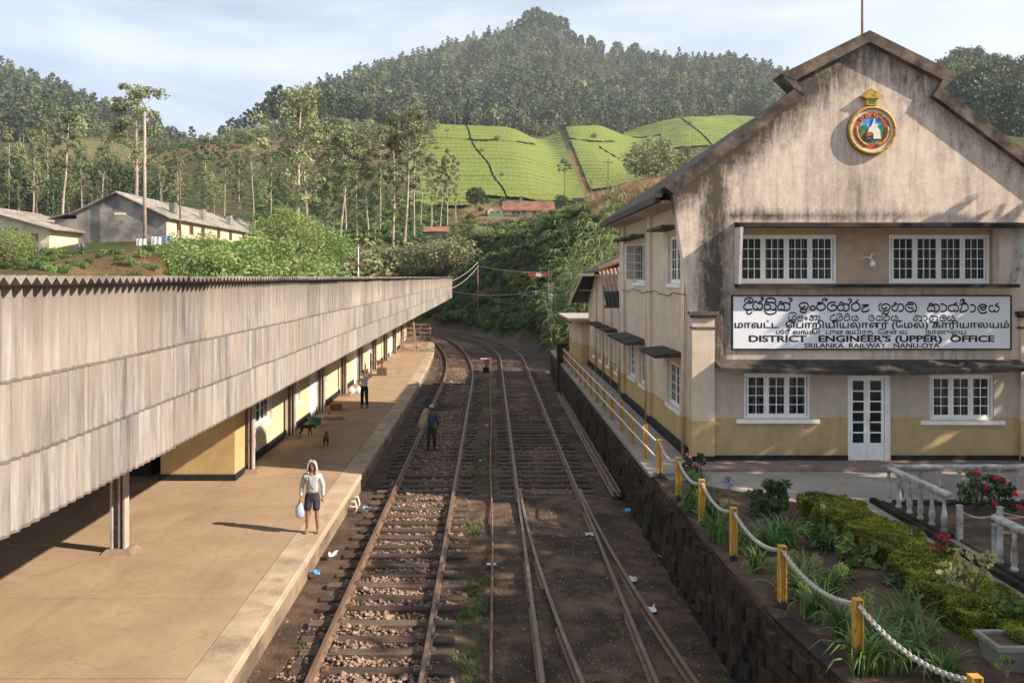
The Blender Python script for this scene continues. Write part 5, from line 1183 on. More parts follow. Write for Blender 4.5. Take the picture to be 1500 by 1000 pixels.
tea_field('tea_field', hill1, 'large terraced tea field on the left hill behind the red roofed house', 1)
tea_field('tea_field', hill2, 'rounded tea covered hill in the middle, right of the gully', 2)
tea_field('tea_field', hill3, 'farthest tea covered hill just left of the office gable', 3)

# ------------------------------------------------------------------ forests on the mountains (uncountable)
rs = np.random.RandomState(77)
fps = [far_proto(k, 11, 4.6, 12, 1.15, 'farleaf', False, 14) for k in range(4)]+[far_proto(k+9, 15, 3.4, 13, 1.0, 'farleaf', False, 13, .3) for k in range(2)]+[far_proto(k+20, 18, 4.6, 13, 1.2, 'fardark', True, 13) for k in range(2)]
fps += [far_proto(k+30, 14, 4.8, 26, .55, 'fardark', False, 34) for k in range(2)]+[far_proto(k+40, 15, 3.6, 22, .5, 'farleaf', False, 34, .35) for k in range(2)]
def forest(name, n, plo, phi, ylo, yhi, keep, smin, smax, label, kinds=(0, 1, 2, 3, 4, 5), sink=.8):
    P = rs.uniform(plo, phi, n); Y = np.exp(rs.uniform(math.log(ylo), math.log(yhi), n)); X = (P-CX)/F*Y; Z = ground(X, Y); Q = CY-(Z-EYE)*F/Y
    k = keep(P, Y, Q); pts = np.stack([X, Y, Z-sink], -1)[k]; n = len(pts)
    return scatter(name, pts, rs.uniform(0, 6.28, n), rs.uniform(smin, smax, n)*(.75+.5*rs.rand(n)), rs.choice(kinds, n), fps, label, 'forest')
clearing = lambda P, Q: (np.hypot((P-855)/50, (Q-105)/38) < 1) & (rs.rand(len(P)) < .75)
forest('mountain_forest', 10500, 420, 1230, 500, 1200, lambda P, Y, Q: (Q < 200) & (Y > np.interp(P, [420, 600, 800, 920, 1100, 1230], [470, 470, 525, 560, 620, 500])) & ~clearing(P, Q), .48, 1.2, 'dense forest covering the pointed mountain', (0, 1, 2, 3, 4, 5, 0, 6, 7))
forest('left_mountain_forest', 4600, -160, 300, 380, 900, lambda P, Y, Q: (Y > np.interp(P, [-160, 60, 180, 300], [380, 400, 560, 680])), .48, 1.15, 'wooded mountainside at the upper left', (0, 1, 2, 3, 4, 6, 7))
forest('right_hill_forest', 1500, 1180, 1640, 250, 560, lambda P, Y, Q: Y > 0, .75, 1.25, 'dark wooded hill behind the right slope of the office gable', (8, 9, 8, 9, 10))
forest('valley_wood', 420, -140, 560, 165, 250, lambda P, Y, Q: (Q > 268) & ((P < 215) | (rs.rand(len(P)) < .12)), .4, .7, 'scattered valley woodland below the brown hill', (8, 9, 10, 11, 10, 11))
forest('ridge_scrub', 420, 215, 640, 335, 450, lambda P, Y, Q: (P > 330) | (Y > 380), .25, .5, 'low scrub trees along the brown ridge', (0, 1, 2, 3))
# big peak trees and ridge trees one can tell apart
pk = [broad_proto(900+k, 12, 4.6, 30, .9, 30, 'dense', -.1) for k in range(3)]
cf = [broad_proto(930+k, 14, 3.6, 30, .48, 64, 'dense', .15) for k in range(3)]
_tc = {}
def tree(name, proto, x, Y, top, label, group, W=None, base=None, cat='tree'):
    X = (x-CX)/F*Y; z = gz(X, Y) if base is None else base; H = EYE+(CY-top)/F*Y-z
    tr, cr = proto; 
    if cr not in _tc: _tc[cr] = max(max(v.co.z for v in cr.vertices), .1)
    s = H/_tc[cr]; t = thing(name, label, cat, (X, Y, z), group); t.rotation_euler = (0, 0, R.uniform(0, 6.28)); w_ = s*(W or 1)*R.uniform(.92, 1.08); t.scale = (w_, w_, s)
    if not tr.materials: tr.materials.append(M['bark_pale'] if name.startswith('euc') else M['bark'])
    link('trunk', tr, None, t, None, True); link('crown', cr, None, t, None, True); return t
for x, top in ((762, 26), (774, 14), (785, 8), (797, 12), (808, 18), (822, 22), (790, 24), (838, 42), (850, 50), (866, 52)):
    tree('peak_tree', R.choice(pk), x, 1105+R.uniform(-15, 15), top, 'tall dark tree in the clump crowning the mountain peak', 'trees on the mountain peak', .85)
for x, top in ((905, 58), (928, 60), (878, 57), (1068, 74), (1085, 84), (700, 60), (722, 56), (640, 76)):
    tree('ridge_tree', R.choice(pk), x, 1085+R.uniform(-10, 10), top, 'large tree standing out on the skyline of the mountain ridge', 'trees on the mountain skyline', .9)
for x, Y, top in ((325, 425, 183), (340, 425, 172), (352, 430, 168), (366, 432, 160), (382, 430, 150), (395, 436, 138), (405, 440, 124), (418, 436, 135), (432, 440, 142), (448, 440, 134), (462, 442, 128), (478, 440, 126), (492, 445, 130), (508, 445, 136), (470, 425, 150), (440, 425, 160), (415, 425, 158), (522, 450, 140), (540, 450, 150), (500, 430, 158)):
    tree('ridge_pine', R.choice(cf), x, Y, top, 'dark dense tree on the near ridge '+('at its left end by the sky gap' if x < 360 else 'left of the flat topped eucalyptus' if x < 420 else 'directly behind the flat topped eucalyptus' if x < 465 else 'where it meets the mountain'), 'dark trees on the near ridge', .9)
for x, top in ((1385, 92), (1405, 88), (1425, 86), (1450, 98), (1475, 100), (1492, 118)):
    tree('hill_tree', R.choice(cf), x, 415, top, 'dark tree on the skyline behind the right gable slope', 'skyline trees right of the gable', .9)

# ------------------------------------------------------------------ eucalyptus grove
ep = [euc_proto(40+k, 22, .40+.05*(k % 3), 2.5+.3*(k % 4), 26+2*(k % 3), .24, 72) for k in range(7)]
slim = [euc_proto(60+k, 24, .30, 2.1, 26) for k in range(3)]
G1 = 'slender eucalyptus trees of the valley grove'
def grove_label(x, top):
    h = 'tall slim' if top < 200 else ('slim' if top < 240 else 'lower')
    for lim, w_ in ((60, 'behind the corner house'), (130, 'between the corner house and the long shed'), (205, 'behind the shed gable, left of the concrete pole'), (262, 'just right of the concrete utility pole'), (310, 'above the long shed roof vents'), (360, 'behind the far end of the long shed'), (420, 'behind the bright bushes'), (470, 'near the flat topped tallest eucalyptus'), (515, 'in front of the low white hut'), (560, 'left of the dense tall crowned one'), (700, 'beside the small rusty roofed shed')):
        if x < lim: return f'{h} pale trunked eucalyptus {w_}'
    return f'{h} pale trunked eucalyptus'
named = [(200, 112, 122, 1.25, 'tall spreading eucalyptus behind the left houses, beside the concrete pole'), (432, 125, 122, 1.0, 'tallest eucalyptus with a flat tufted top reaching above the brown hill'),
 (592, 140, 152, .95, 'eucalyptus with a dense tall crown at the right end of the grove'), (577, 138, 168, .9, 'slim eucalyptus leaning against the dense tall crowned one'), (655, 180, 216, .85, 'pair eucalyptus with bare pale trunk left of the tea field path'), (668, 184, 226, .8, 'right hand pair eucalyptus in front of the tea field'),
 (632, 175, 222, .9, 'dark leaved eucalyptus just above the small shed'), (92, 150, 160, 1.0, 'eucalyptus with a feathery crown above the leftmost house')]
for x, Y, top, W, lb in named: tree('eucalyptus_tree', slim[0] if x in (577, 655, 668) else R.choice(ep), x, Y, top, lb, G1, W)
for x, Y, top in ((15, 118, 190), (48, 125, 186), (120, 128, 208), (148, 150, 195), (70, 175, 172), (240, 150, 232), (262, 140, 218), (300, 150, 200), (328, 158, 206), (350, 140, 218), (372, 168, 190), (396, 150, 204), (452, 132, 150), (474, 140, 168), (492, 136, 176), (507, 150, 172), (523, 140, 196), (540, 150, 200), (556, 155, 186), (607, 148, 172), (616, 172, 212), (645, 178, 230)):
    tree('eucalyptus_tree', R.choice(ep+slim), x, Y, top, grove_label(x, top), G1, R.uniform(.7, .95))
for k in range(20):
    x = R.uniform(-40, 560); Y = R.uniform(122, 185); top = R.uniform(256, 305)
    tree('eucalyptus_tree', R.choice(ep+slim), x, Y, top, grove_label(x, top), G1, R.uniform(.7, .95))
# single trees
bp = [broad_proto(70+k, 9, 3.6, 34, .30, 75, 'dense') for k in range(3)]; lp_ = [broad_proto(80+k, 9, 4.4, 40, .28, 75, 'euc', .2) for k in range(2)]
brp = [broad_proto(90+k, 7, 4.0, 50, .14, 170, 'bright', .05) for k in range(2)]
tree('round_tree', bp[0], 697, 212, 273, 'dark round tree left of the red roofed house', None, .8)
tree('garden_tree', bp[1], 823, 195, 284, 'dark bushy tree at the right end of the red roofed house', None, .85)
tree('umbrella_tree', euc_proto(55, 20, .74, 2.6, 14), 826, 225, 230, 'umbrella topped tree with bare trunk standing before the tea gully', None, 1.0)
tree('spreading_tree', lp_[0], 955, 150, 200, 'wide olive green tree above the office eaves', None, 1.15)
tree('spreading_tree', lp_[1], 1010, 160, 214, 'olive green tree half hidden by the office gable', None, 1.0)
tree('field_tree', euc_proto(57, 20, .3, 2.0, 16, .6, 20), 767, 470, 148, 'lone slim tree standing on the crest of the left tea hill', None, .8)
tree('field_tree', euc_proto(58, 20, .35, 1.8, 14, .6, 20), 866, 250, 262, 'thin pale tree at the foot of the tea gully', None, .8)
for x, Y, top, lb in ((425, 92, 300, 'feathery light green tree rising over the middle of the canopy roof'), (330, 78, 346, 'bright green bamboo like bush behind the canopy'), (380, 80, 338, 'bright green bush right of the long shed'), (285, 76, 336, 'leafy green bush in front of the long shed gable end'), (12, 62, 330, 'yellow green bush at the left edge of the picture')):
    tree('bright_bush', R.choice(brp), x, Y, top, lb, 'bright bushes behind the canopy', 1.25, None, 'bush')
for x, Y, top in ((455, 110, 318), (500, 120, 352), (540, 125, 348), (600, 130, 352), (625, 125, 350), (660, 120, 342), (735, 170, 320), (780, 150, 322), (705, 125, 330), (860, 110, 318)):
    tree('hillside_shrub', R.choice(brp+lp_), x, Y, top, {455: 'rounded shrub right of the feathery light tree', 500: 'rounded shrub left of the white marker post', 540: 'rounded shrub right of the white marker post', 600: 'rounded shrub above the far canopy end', 625: 'rounded shrub below the small shed', 660: 'rounded shrub right of the small shed', 735: 'rounded shrub under the left end of the red roofed house', 780: 'rounded shrub under the right end of the red roofed house', 705: 'rounded shrub at the top of the dark cutting', 860: 'rounded shrub left of the dry grass'}[x], 'rounded shrubs on the slope', 1.3, None, 'shrub')

# ------------------------------------------------------------------ undergrowth on the cuttings
us_ = [bush_mesh(300+k, 1.0, 11, 60, .10, 'bushleaf') for k in range(3)]+[bush_mesh(310+k, 1.0, 10, 54, .12, 'dense') for k in range(3)]+[bush_mesh(320, 1.0, 10, 60, .10, 'bright')]
def undergrowth(name, n, plo, phi, ylo, yhi, keep, smin, smax, kinds, label):
    P = rs.uniform(plo, phi, n); Y = rs.uniform(ylo, yhi, n); X = (P-CX)/F*Y; Z = ground(X, Y); Q = CY-(Z-EYE)*F/Y; d = flatdist(X, Y)
    k = keep(P, Y, Q, d); pts = np.stack([X, Y, Z-.15], -1)[k]; n = len(pts)
    return scatter(name, pts, rs.uniform(0, 6.28, n), rs.uniform(smin, smax, n), rs.choice(kinds, n), us_, label, 'undergrowth')
undergrowth('cutting_undergrowth', 5200, 600, 1010, 56, 150, lambda P, Y, Q, d: (d > .8) & (d < 34) & ((Q > 338) | (rs.rand(len(P)) < .25)), .5, 1.35, (0, 3, 4, 5, 3, 4, 5, 0, 1), 'tangled bushes in shade dark leaf colour covering the cutting slope beyond the curve')  # mostly dark leaf kinds, putting the slope's shade into the colour
undergrowth('bank_undergrowth', 2600, -120, 640, 52, 128, lambda P, Y, Q, d: (d > 1) & (Q < 420) & ~((P < 262) & (Q < 368)) & (rs.rand(len(P)) < np.where(P < 250, .3, .9)), .4, .85, (0, 1, 2, 6, 0, 1, 3), 'weeds and bushes on the bank behind the canopy')
undergrowth('hill_undergrowth', 3800, 380, 900, 120, 245, lambda P, Y, Q, d: (rs.rand(len(P)) < np.where((P > 655) & (P < 860) & (Y > 128), .07, 1)) & ~((P > 690) & (P < 830) & (Y > 170) & (Y < 215)) & ~((P > 612) & (P < 665) & (Y > 140) & (Y < 166)), .6, 1.7, (0, 1, 3, 4, 6, 5, 0), 'patchy scrub on the terraced slope below the tea')
undergrowth('brown_hill_scrub', 1500, 215, 605, 280, 440, lambda P, Y, Q, d: Y > 0, .5, 1.2, (3, 4, 0), 'sparse scrub on the brown hill')
# yellow flowering weeds beside the track
fm = leafmat('yellow_flower', (.55, .38, .03), .2, 2, .2, .05); fl = [bush_mesh(340, .8, 7, 5, .13, 'bushleaf')]; fl[0].materials.clear(); fl[0].materials.append(fm)
P = rs.uniform(690, 800, 60); Y = rs.uniform(70, 98, 60); X = (P-CX)/F*Y; Z = ground(X, Y); d = flatdist(X, Y); k = (d > .8) & (d < 9)
scatter('yellow_flowers', np.stack([X, Y, Z+.35], -1)[k], rs.uniform(0, 6, k.sum()), rs.uniform(.6, 1.1, k.sum()), np.zeros(k.sum()), fl, 'small yellow flowers dotted over the weeds beside the curve', 'flowers')
def blades(seed, n, L0, L1, wd, lean, mat, spread=.1, segs=4, name='blades', droop=1.0):
    r = np.random.RandomState(seed); V = []; Fq = []
    for k in range(n):
        a = r.uniform(0, 6.28); L_ = r.uniform(L0, L1); ln = r.uniform(.25, 1)*lean; w_ = wd*r.uniform(.7, 1.2); bx_, by_ = r.normal(0, spread, 2)
        ca, sa = math.cos(a), math.sin(a); b0 = len(V)
        for j in range(segs+1):
            t = j/segs; th = ln*t*1.15*droop; hx = L_*(math.sin(th*.9)*t); hz = L_*t*math.cos(th*.85*t); ww_ = w_*(1-.92*t**2.2)*(.55+.45*min(1, t*4))
            px_, py_ = bx_+ca*hx, by_+sa*hx; V += [(px_-sa*ww_/2, py_+ca*ww_/2, hz), (px_+sa*ww_/2, py_-ca*ww_/2, hz+.12*ww_)]
        for j in range(segs): i = b0+2*j; Fq.append((i, i+1, i+3, i+2))
    me = np_mesh(name, V, Fq); me.materials.append(M[mat]); me.polygons.foreach_set('use_smooth', [True]*len(me.polygons)); return me
dg_ = [blades(500+k, 90, 1.0, 2.0, .045, .8, 'dry', .35) for k in range(2)]+[blades(505, 70, .6, 1.3, .05, .9, 'bushleaf', .35)]
P = rs.uniform(868, 1015, 700); Y = rs.uniform(66, 112, 700); X = (P-CX)/F*Y; Z = ground(X, Y); Q = CY-(Z-EYE)*F/Y; k = (Z > 5.5) & (Q < 345)
scatter('dry_grass', np.stack([X, Y, Z-.05], -1)[k], rs.uniform(0, 6, k.sum()), rs.uniform(.6, 1.25, k.sum()), rs.choice([0, 1, 0, 1, 2], k.sum()), dg_, 'tall tan dry grass on the bank above the office eaves', 'grass')
P = rs.uniform(640, 870, 500); Y = rs.uniform(120, 225, 500); X = (P-CX)/F*Y; Z = ground(X, Y); k = ~((P > 690) & (P < 830) & (Y > 185))
scatter('terrace_grass', np.stack([X, Y, Z-.05], -1)[k], rs.uniform(0, 6, k.sum()), rs.uniform(.4, .8, k.sum()), rs.choice([0, 1, 2, 2], k.sum()), dg_, 'tan and green grass on the terraces below the red roofed house', 'grass')
# giant reed behind the wing
def reed_proto(seed, n=9):
    r = random.Random(seed); cs = MB(); V = []; Fq = []
    for k in range(n):
        a = r.uniform(0, 6.28); H = r.uniform(4, 6.5); ln = r.uniform(.15, .6); p = Vector((r.uniform(-.5, .5), r.uniform(-.5, .5), -.2)); pts = [p]
        for j in range(8):
            t = (j+1)/8; pts.append(p+Vector((math.cos(a)*ln*H*t*t*.75, math.sin(a)*ln*H*t*t*.75, H*t*(1-.15*ln*t))))
        cs.tube(pts, [.022*(1-j*.1) for j in range(9)], 5, False)
        for j in range(2, 9):
            for s in range(4):
                q = pts[j]; aa = r.uniform(0, 6.28); L_ = r.uniform(.5, .95); b0 = len(V); w_ = .075
                for i in range(4):
                    t = i/3; hx = L_*t; hz = .35*L_*t-.75*L_*t*t; ww_ = w_*(1-t*.95)
                    V += [(q.x+math.cos(aa)*hx-math.sin(aa)*ww_/2, q.y+math.sin(aa)*hx+math.cos(aa)*ww_/2, q.z+hz), (q.x+math.cos(aa)*hx+math.sin(aa)*ww_/2, q.y+math.sin(aa)*hx-math.cos(aa)*ww_/2, q.z+hz+.01)]
                for i in range(3): Fq.append((b0+2*i, b0+2*i+1, b0+2*i+3, b0+2*i+2))
    lm = np_mesh('leaves', V, Fq); lm.materials.append(M['reed']); cm = cs.mesh('canes', True); cm.materials.append(M['reed']); return cm, lm
rp_ = [reed_proto(k) for k in range(3)]
for k, (x, Y) in enumerate(((868, 66), (845, 68), (825, 70), (885, 62), (858, 62), (838, 63), (815, 66), (895, 70), (850, 74), (872, 58), (822, 60), (905, 64), (880, 72), (832, 75))):
    X = (x-CX)/F*Y; z = gz(X, Y); t = thing('giant_reed', 'clump of feathery giant reed '+('nearest the semaphore' if x < 830 else 'behind the small annex' if x < 862 else 'behind the patched wing roof' if x < 890 else 'next to the office eaves'), 'reed', (X, Y, z), 'giant reeds behind the wing'); cm, lm = rp_[k % 3]; s = R.uniform(.95, 1.45); t.scale = (s, s, s); t.rotation_euler = (0, 0, R.uniform(0, 6))
    link('canes', cm, None, t, None, True); link('leaves', lm, None, t, None, True)
# shade trees beyond the right edge of the view; they throw the dappled shade on forecourt and siding
shp = [broad_proto(600+k, 12, 4.3, 36, .46, 46, 'dense', .2) for k in range(3)]
for k, (X, Y, H) in enumerate(((17, .6, 11.8), (17.8, 9.1, 12.2), (17.5, 13.2, 11.8), (18.5, 18.4, 11.4), (24, 22.5, 11.5), (17, -3, 11.5))):
    t = thing('shade_tree', ['shade tree at the near corner of the forecourt', 'shade tree beside the rose bed', 'shade tree opposite the office door', 'shade tree near the corner of the office', 'shade tree right of the office', 'shade tree by the footbridge'][k], 'tree', (X, Y, GZ0), 'shade trees along the forecourt')
    s = (H-GZ0)/11.8; t.scale = (s, s, s); t.rotation_euler = (0, 0, k*1.3); tr, cr = shp[k % 3]
    if not tr.materials: tr.materials.append(M['bark'])
    link('trunk', tr, None, t, None, True); link('crown', cr, None, t, None, True)
# ------------------------------------------------------------------ houses on the slopes
M['cream'] = std('cream_limewash', (.62, .53, .38), .9, .12, 1, (.4, .33, .24), .8, (.52, .7), .2, 15)
M['greywall'] = std('grey_wall_and_shade', (.27, .25, .23), .95, .3, .6, (.13, .12, .11), .5, (.42, .62), .3, 10)  # grey wall colour; also paints the shadow side of the gables
M['rust'] = std('rusty_roof', (.30, .14, .10), .9, .35, 1.2, (.16, .085, .065), .6, (.45, .62), .3, 12)
M['teal'] = std('green_dado', (.08, .25, .19), .8, .15, 2); M['brown'] = std('brown_door', (.22, .10, .05), .8, .2, 2)
def gable_house(t, x0, x1, y0, y1, zb, ze, zr, wall, roof, xr=None, over=.5, gw=None, zel=None, drop=3):
    """walls x0..x1, y0..y1, ridge along y at xr"""
    xr = (x0+x1)/2 if xr is None else xr; zel = ze if zel is None else zel
    b = MB(); b.prism([(x0, zb-drop), (x1, zb-drop), (x1, ze), (xr, zr), (x0, zel)], lambda u, v, w_: (u, w_, v), y0, y1); b.build('wall', wall, t, fixn=True)
    if gw:
        b = MB(); b.prism([(x0+.02, zb-drop), (x1-.02, zb-drop), (x1-.02, ze), (xr, zr-.03), (x0+.02, zel)], lambda u, v, w_: (u, w_, v), y0-.03, y0-.002); b.build('gable_end', gw, t, fixn=True)
    for xe, z_ in ((x0, zel), (x1, ze)):
        s = -1 if xe < xr else 1; k = (zr-z_)/abs(xr-xe); xo = xe+s*over; zo = z_-k*over
        P = [(xo, y0-over, zo+.06), (xo, y1+over, zo+.06), (xr, y1+over, zr+.08), (xr, y0-over, zr+.08)]
        if s > 0: P = [P[1], P[0], P[3], P[2]]
        roofplane('roof', P, roof, True, .10, None, t)
    b = MB(); b.tube([(xr, y0-over, zr+.1), (xr, y1+over, zr+.1)], .12, 6); b.build('ridge_cap', roof, t)
def wpanel(t, name, x0, x1, y0, y1, z0, z1, mat): b = MB(); b.box(x0, x1, y0, y1, z0, z1); return b.build(name, mat, t)
sh = thing('long_shed', 'long grey gabled shed with four roof vents behind the canopy', 'building', (-40, 92, 10.3))
gable_house(sh, -44.6, -34.9, 92, 140, 10.2, 12.5, 15.0, M['cream'], M['roofgrey'], -40.2, .55, M['greywall'], 12.9)  # grey gable sheet carries the shed's shadow side in its colour
for k, y in enumerate((97, 107, 118, 130)):
    v_ = wpanel(sh, 'roof_vent', -36.5, -35.9, y, y+.9, 12.9, 14.6, M['greywall']); wpanel(v_, 'vent_cap', -36.65, -35.75, y-.1, y+1.0, 14.6, 14.7, M['roofdark'])
for y in (95, 99, 103, 109, 114, 120, 126, 132): w_ = wpanel(sh, 'window', -34.9, -34.84, y, y+1.2, 10.9, 12.0, M['brown']); wpanel(w_, 'pane', -34.85, -34.8, y+.12, y+1.08, 11.0, 11.9, M['glass'])
wpanel(sh, 'gable_window', -40.5, -39.2, 91.93, 91.98, 12.6, 12.9, M['cream'])
b = MB(); b.hexa([(-47.4, 91.4, 12.15), (-44.5, 91.4, 12.9), (-44.5, 110, 12.9), (-47.4, 110, 12.15), (-47.4, 91.4, 12.25), (-44.5, 91.4, 13.0), (-44.5, 110, 13.0), (-47.4, 110, 12.25)]); b.build('lean_to_roof', M['roofgrey'], sh)
wpanel(sh, 'lean_to_wall', -46.9, -44.6, 91.9, 109.5, 7, 12.2, M['greywall'])
lh = thing('corner_house', 'small cream house with grey roof at the left edge', 'building', (-48, 84, 8.3))
lh.location = (-48, 84, 8.3)
hx0, hx1 = -56, px(70, 350, 86).x
gable_house(lh, -60, -44.4, 86, 100, 8.3, 10.9, 13.2, M['cream'], M['roofgrey'], -53, .8, None)
wpanel(lh, 'gable_shade_panel', -60, -47.6, 85.96, 85.99, 7, 10.9, M['greywall'])  # grey sheet paints gable shade over the left part of the front
d_ = wpanel(lh, 'door', -46.3, -45.6, 85.90, 85.97, 8.6, 10.3, M['brown']); wpanel(lh, 'window', -47.2, -46.6, 85.9, 85.97, 9.4, 10.4, M['brown'])
rh = thing('red_roofed_house', 'long cream house with red roof and green dado below the tea field', 'building', (9, 205, 20.2))
zb = 20.3
b = MB(); b.box(3.3, 15.2, 205, 211, zb-3, 22.1); b.build('wall', M['cream'], rh)
roofplane('roof', [(2.9, 204.2, 21.9), (15.7, 204.2, 21.9), (15.5, 208, 24.4), (3.1, 208, 24.4)], M['rust'], True, .1, None, rh)
roofplane('roof', [(15.7, 211.8, 21.9), (2.9, 211.8, 21.9), (3.1, 208, 24.4), (15.5, 208, 24.4)], M['rust'], True, .1, None, rh)
b = MB(); b.box(3.2, 15.3, 204.9, 204.98, zb-.3, zb+.55); b.build('dado', M['teal'], rh)
wpanel(rh, 'door', 7.7, 8.6, 204.85, 204.97, zb, 21.9, M['teal'])
for x in (5.2, 6.3, 10.2, 12.0, 13.6): w_ = wpanel(rh, 'window', x, x+.8, 204.86, 204.97, zb+.75, 21.7, M['brown']); wpanel(w_, 'pane', x+.1, x+.7, 204.83, 204.87, zb+.85, 21.6, M['glass'])
wpanel(rh, 'chimney', 7.2, 7.9, 207.5, 208.3, 24.0, 25.3, M['greywall'])
gable_house(rh, -.6, 3.1, 203.6, 210, zb, 22.0, 23.9, M['cream'], M['rust'], 1.6, .5, None)
wpanel(rh, 'porch_dado', -.4, 3.0, 203.4, 203.55, zb-.3, zb+.7, M['teal'])
for x in (.2, 1.4): wpanel(rh, 'window', x, x+.8, 203.45, 203.57, zb+.9, 21.7, M['brown'])
ss = thing('small_shed', 'tiny grey block shed with rusty roof on the slope', 'shed', (-10.2, 160, 13.3))
b = MB(); b.box(-12.2, -8.0, 160, 163, 11, 14.6); b.build('wall', M['greywall'], ss)
roofplane('roof', [(-12.5, 159.6, 14.5), (-7.7, 159.6, 14.5), (-7.7, 163.4, 15.6), (-12.5, 163.4, 15.6)], M['rust'], True, .1, None, ss)
ws = thing('white_hut', 'low white hut among the eucalyptus trunks', 'building', (-35, 210, 18)); zz = 5.93+84*210/1250
b = MB(); b.box(-42.5, -33.5, 210, 214, zz-4, zz+1.4); b.build('wall', M['white'], ws); b = MB(); b.box(-42.9, -33.1, 209.5, 214.5, zz+1.4, zz+1.7); b.build('roof', M['rust'], ws)
us2 = thing('hillside_lodge', 'dark roofed lodge on the bank behind the dry grass', 'building', (15, 130, 17)); zz = 5.93+104*130/1250
b = MB(); b.box(13.4, 18.2, 130, 134, zz-4, zz+1.0); b.build('wall', M['cream'], us2)
roofplane('roof', [(12.9, 129.4, zz+.9), (18.8, 129.4, zz+1.2), (18.8, 134.5, zz+1.9), (12.9, 134.5, zz+1.6)], M['roofdark'], True, .1, None, us2)
for x in (14.2, 15.8): wpanel(us2, 'pillar', x, x+.25, 129.7, 129.95, zz-3, zz+.9, M['white'])
# laundry line and garden fence by the sheds
lc = [std('laundry_white', (.7, .68, .66), .8), std('laundry_purple', (.22, .12, .33), .8), std('laundry_blue', (.15, .22, .42), .8)]
for k, (x, y, c, lb) in enumerate(((200, 350, 0, 'white sheet drying beside the pole'), (222, 347, 0, 'white cloth drying on the line right of the pole'), (238, 345, 2, 'blue cloth drying at the shed corner'), (110, 357, 1, 'purple cloth hung on the garden fence'), (52, 361, 2, 'row of washing in front of the corner house'))):
    p = px(x, y, 84); b = MB(); n = 8; w_ = 1.0; vs = []
    for i in range(n+1): u = i/n; yy = p.y+.08*math.sin(i*1.9); vs += [(p.x+w_*u, yy, p.z-.75-.06*math.sin(i)), (p.x+w_*u, yy+.03, p.z)]
    b.add(vs, [(2*i, 2*i+2, 2*i+3, 2*i+1) for i in range(n)]); tag(b.build('laundry', lc[c]), lb, 'laundry', 'washing by the sheds')

for k, (x, y, lb) in enumerate(((640, 222, 'small shade tree near the left edge of the large tea field'), (728, 208, 'small shade tree below the upper path of the large tea field'), (735, 262, 'small shade tree in the lower right of the large tea field'), (655, 196, 'small shade tree near the crest of the large tea field'), (870, 205, 'small shade tree on the middle tea hill'), (1010, 185, 'small shade tree on the farthest tea hill'), (705, 226, 'small shade tree beside the diagonal path of the large tea field'))):
    Yq = np.linspace(235, 590, 300); Xq = (x-CX)/F*Yq; Qq = CY-(ground(Xq, Yq)-EYE)*F/Yq; kk = int(np.argmax(Qq < y)); tree('tea_shade_tree', R.choice(lp_), x, float(Yq[kk]), float(Qq[kk])-R.uniform(7, 11), lb, 'shade trees in the tea', 1.0)
# ------------------------------------------------------------------ poles, wires, signals
def pole(name, x, Y, top, bot, r0, mat, label, arms=()):
    p, q = px(x, bot, Y), px(x, top, Y); t = thing(name, label, 'pole', tuple(p)); b = MB(); b.tube([p-Vector((0, 0, 2)), q], [r0, r0*.6], 8); b.build('shaft', mat, t, True)
    for ya in arms: z = px(x, ya, Y).z; b = MB(); b.box(q.x-.8, q.x+.8, Y-.09, Y-.02, z-.06, z+.06); [b.lathe((q.x+s, Y-.05, z+.06), [(.05, 0), (.06, .08), (.03, .14)], 6) for s in (-.7, -.25, .25, .7)]; b.build('cross_arm', M['brown'], t)
    return q
pc_ = std('concrete_pole', (.34, .28, .24), .9, .2, 2)
q1 = pole('utility_pole', 212, 90, 164, 352, .22, pc_, 'tall concrete utility pole in front of the long shed', (172, 215, 241)); q2 = pole('wooden_pole', 264, 95, 238, 345, .13, M['bark'], 'thin wooden pole beside the shed roof', (246,))
q3 = pole('wooden_pole', 891, 138, 232, 300, .13, M['bark'], 'thin dark pole in front of the right tea hill', (238,)); q4 = pole('signal_wire_pole', 700, 97, 384, 482, .07, M['rust'], 'slender rusty pole on the dark cutting slope', ())
pole('white_marker_post', 525, 72, 362, 406, .05, M['white'], 'white marker post rising behind the far part of the canopy', (388,))
def wire(p, q, sag, label, r=.018):
    p, q = Vector(p), Vector(q); b = MB(); pts = []
    for k in range(17): t = k/16; c = p.lerp(q, t); c.z -= 4*sag*t*(1-t); pts.append(c)
    b.tube(pts, r, 4, False); tag(b.build('wire', M['railwhite']), label, 'wire')
ce = Vector((FX, 81.5, 5.6))
wire(ce, q4, .25, 'upper wire from the canopy end to the rusty pole'); wire(ce-Vector((0, 0, .7)), q4-Vector((0, 0, .5)), .3, 'lower wire from the canopy end to the rusty pole')
wire(ce-Vector((0, 0, 1.0)), px(806, 422, 74), .5, 'long wire sagging from the canopy end to the semaphore mast'); wire(q4-Vector((0, 0, .4)), px(806, 398, 74), .25, 'wire from the rusty pole to the top of the semaphore')
sg2 = thing('semaphore_signal', 'lattice semaphore mast with red and white arm beside the curve', 'signal', (5.2, 74, 0))
mx_, my_ = px(806, 0, 74).x, 74.0
b = MB()
for s in (-1, 1): b.box(mx_+s*.14-.03, mx_+s*.14+.03, my_-.04, my_+.04, -.2, 6.6)
for k in range(16): z = .2+k*.4; b.bar((mx_-.14, my_, z), (mx_+.14, my_, z+.4) if k % 2 else (mx_+.14, my_, z+.4), .03, .03); b.bar((mx_+.14, my_+.01, z), (mx_-.14, my_+.01, z+.4), .03, .03)
b.build('mast', std('mast_grey', (.33, .32, .31), .7, .2, 4), sg2)
sr = std('signal_red', (.50, .075, .03), .6, .15, 4); z = 6.16
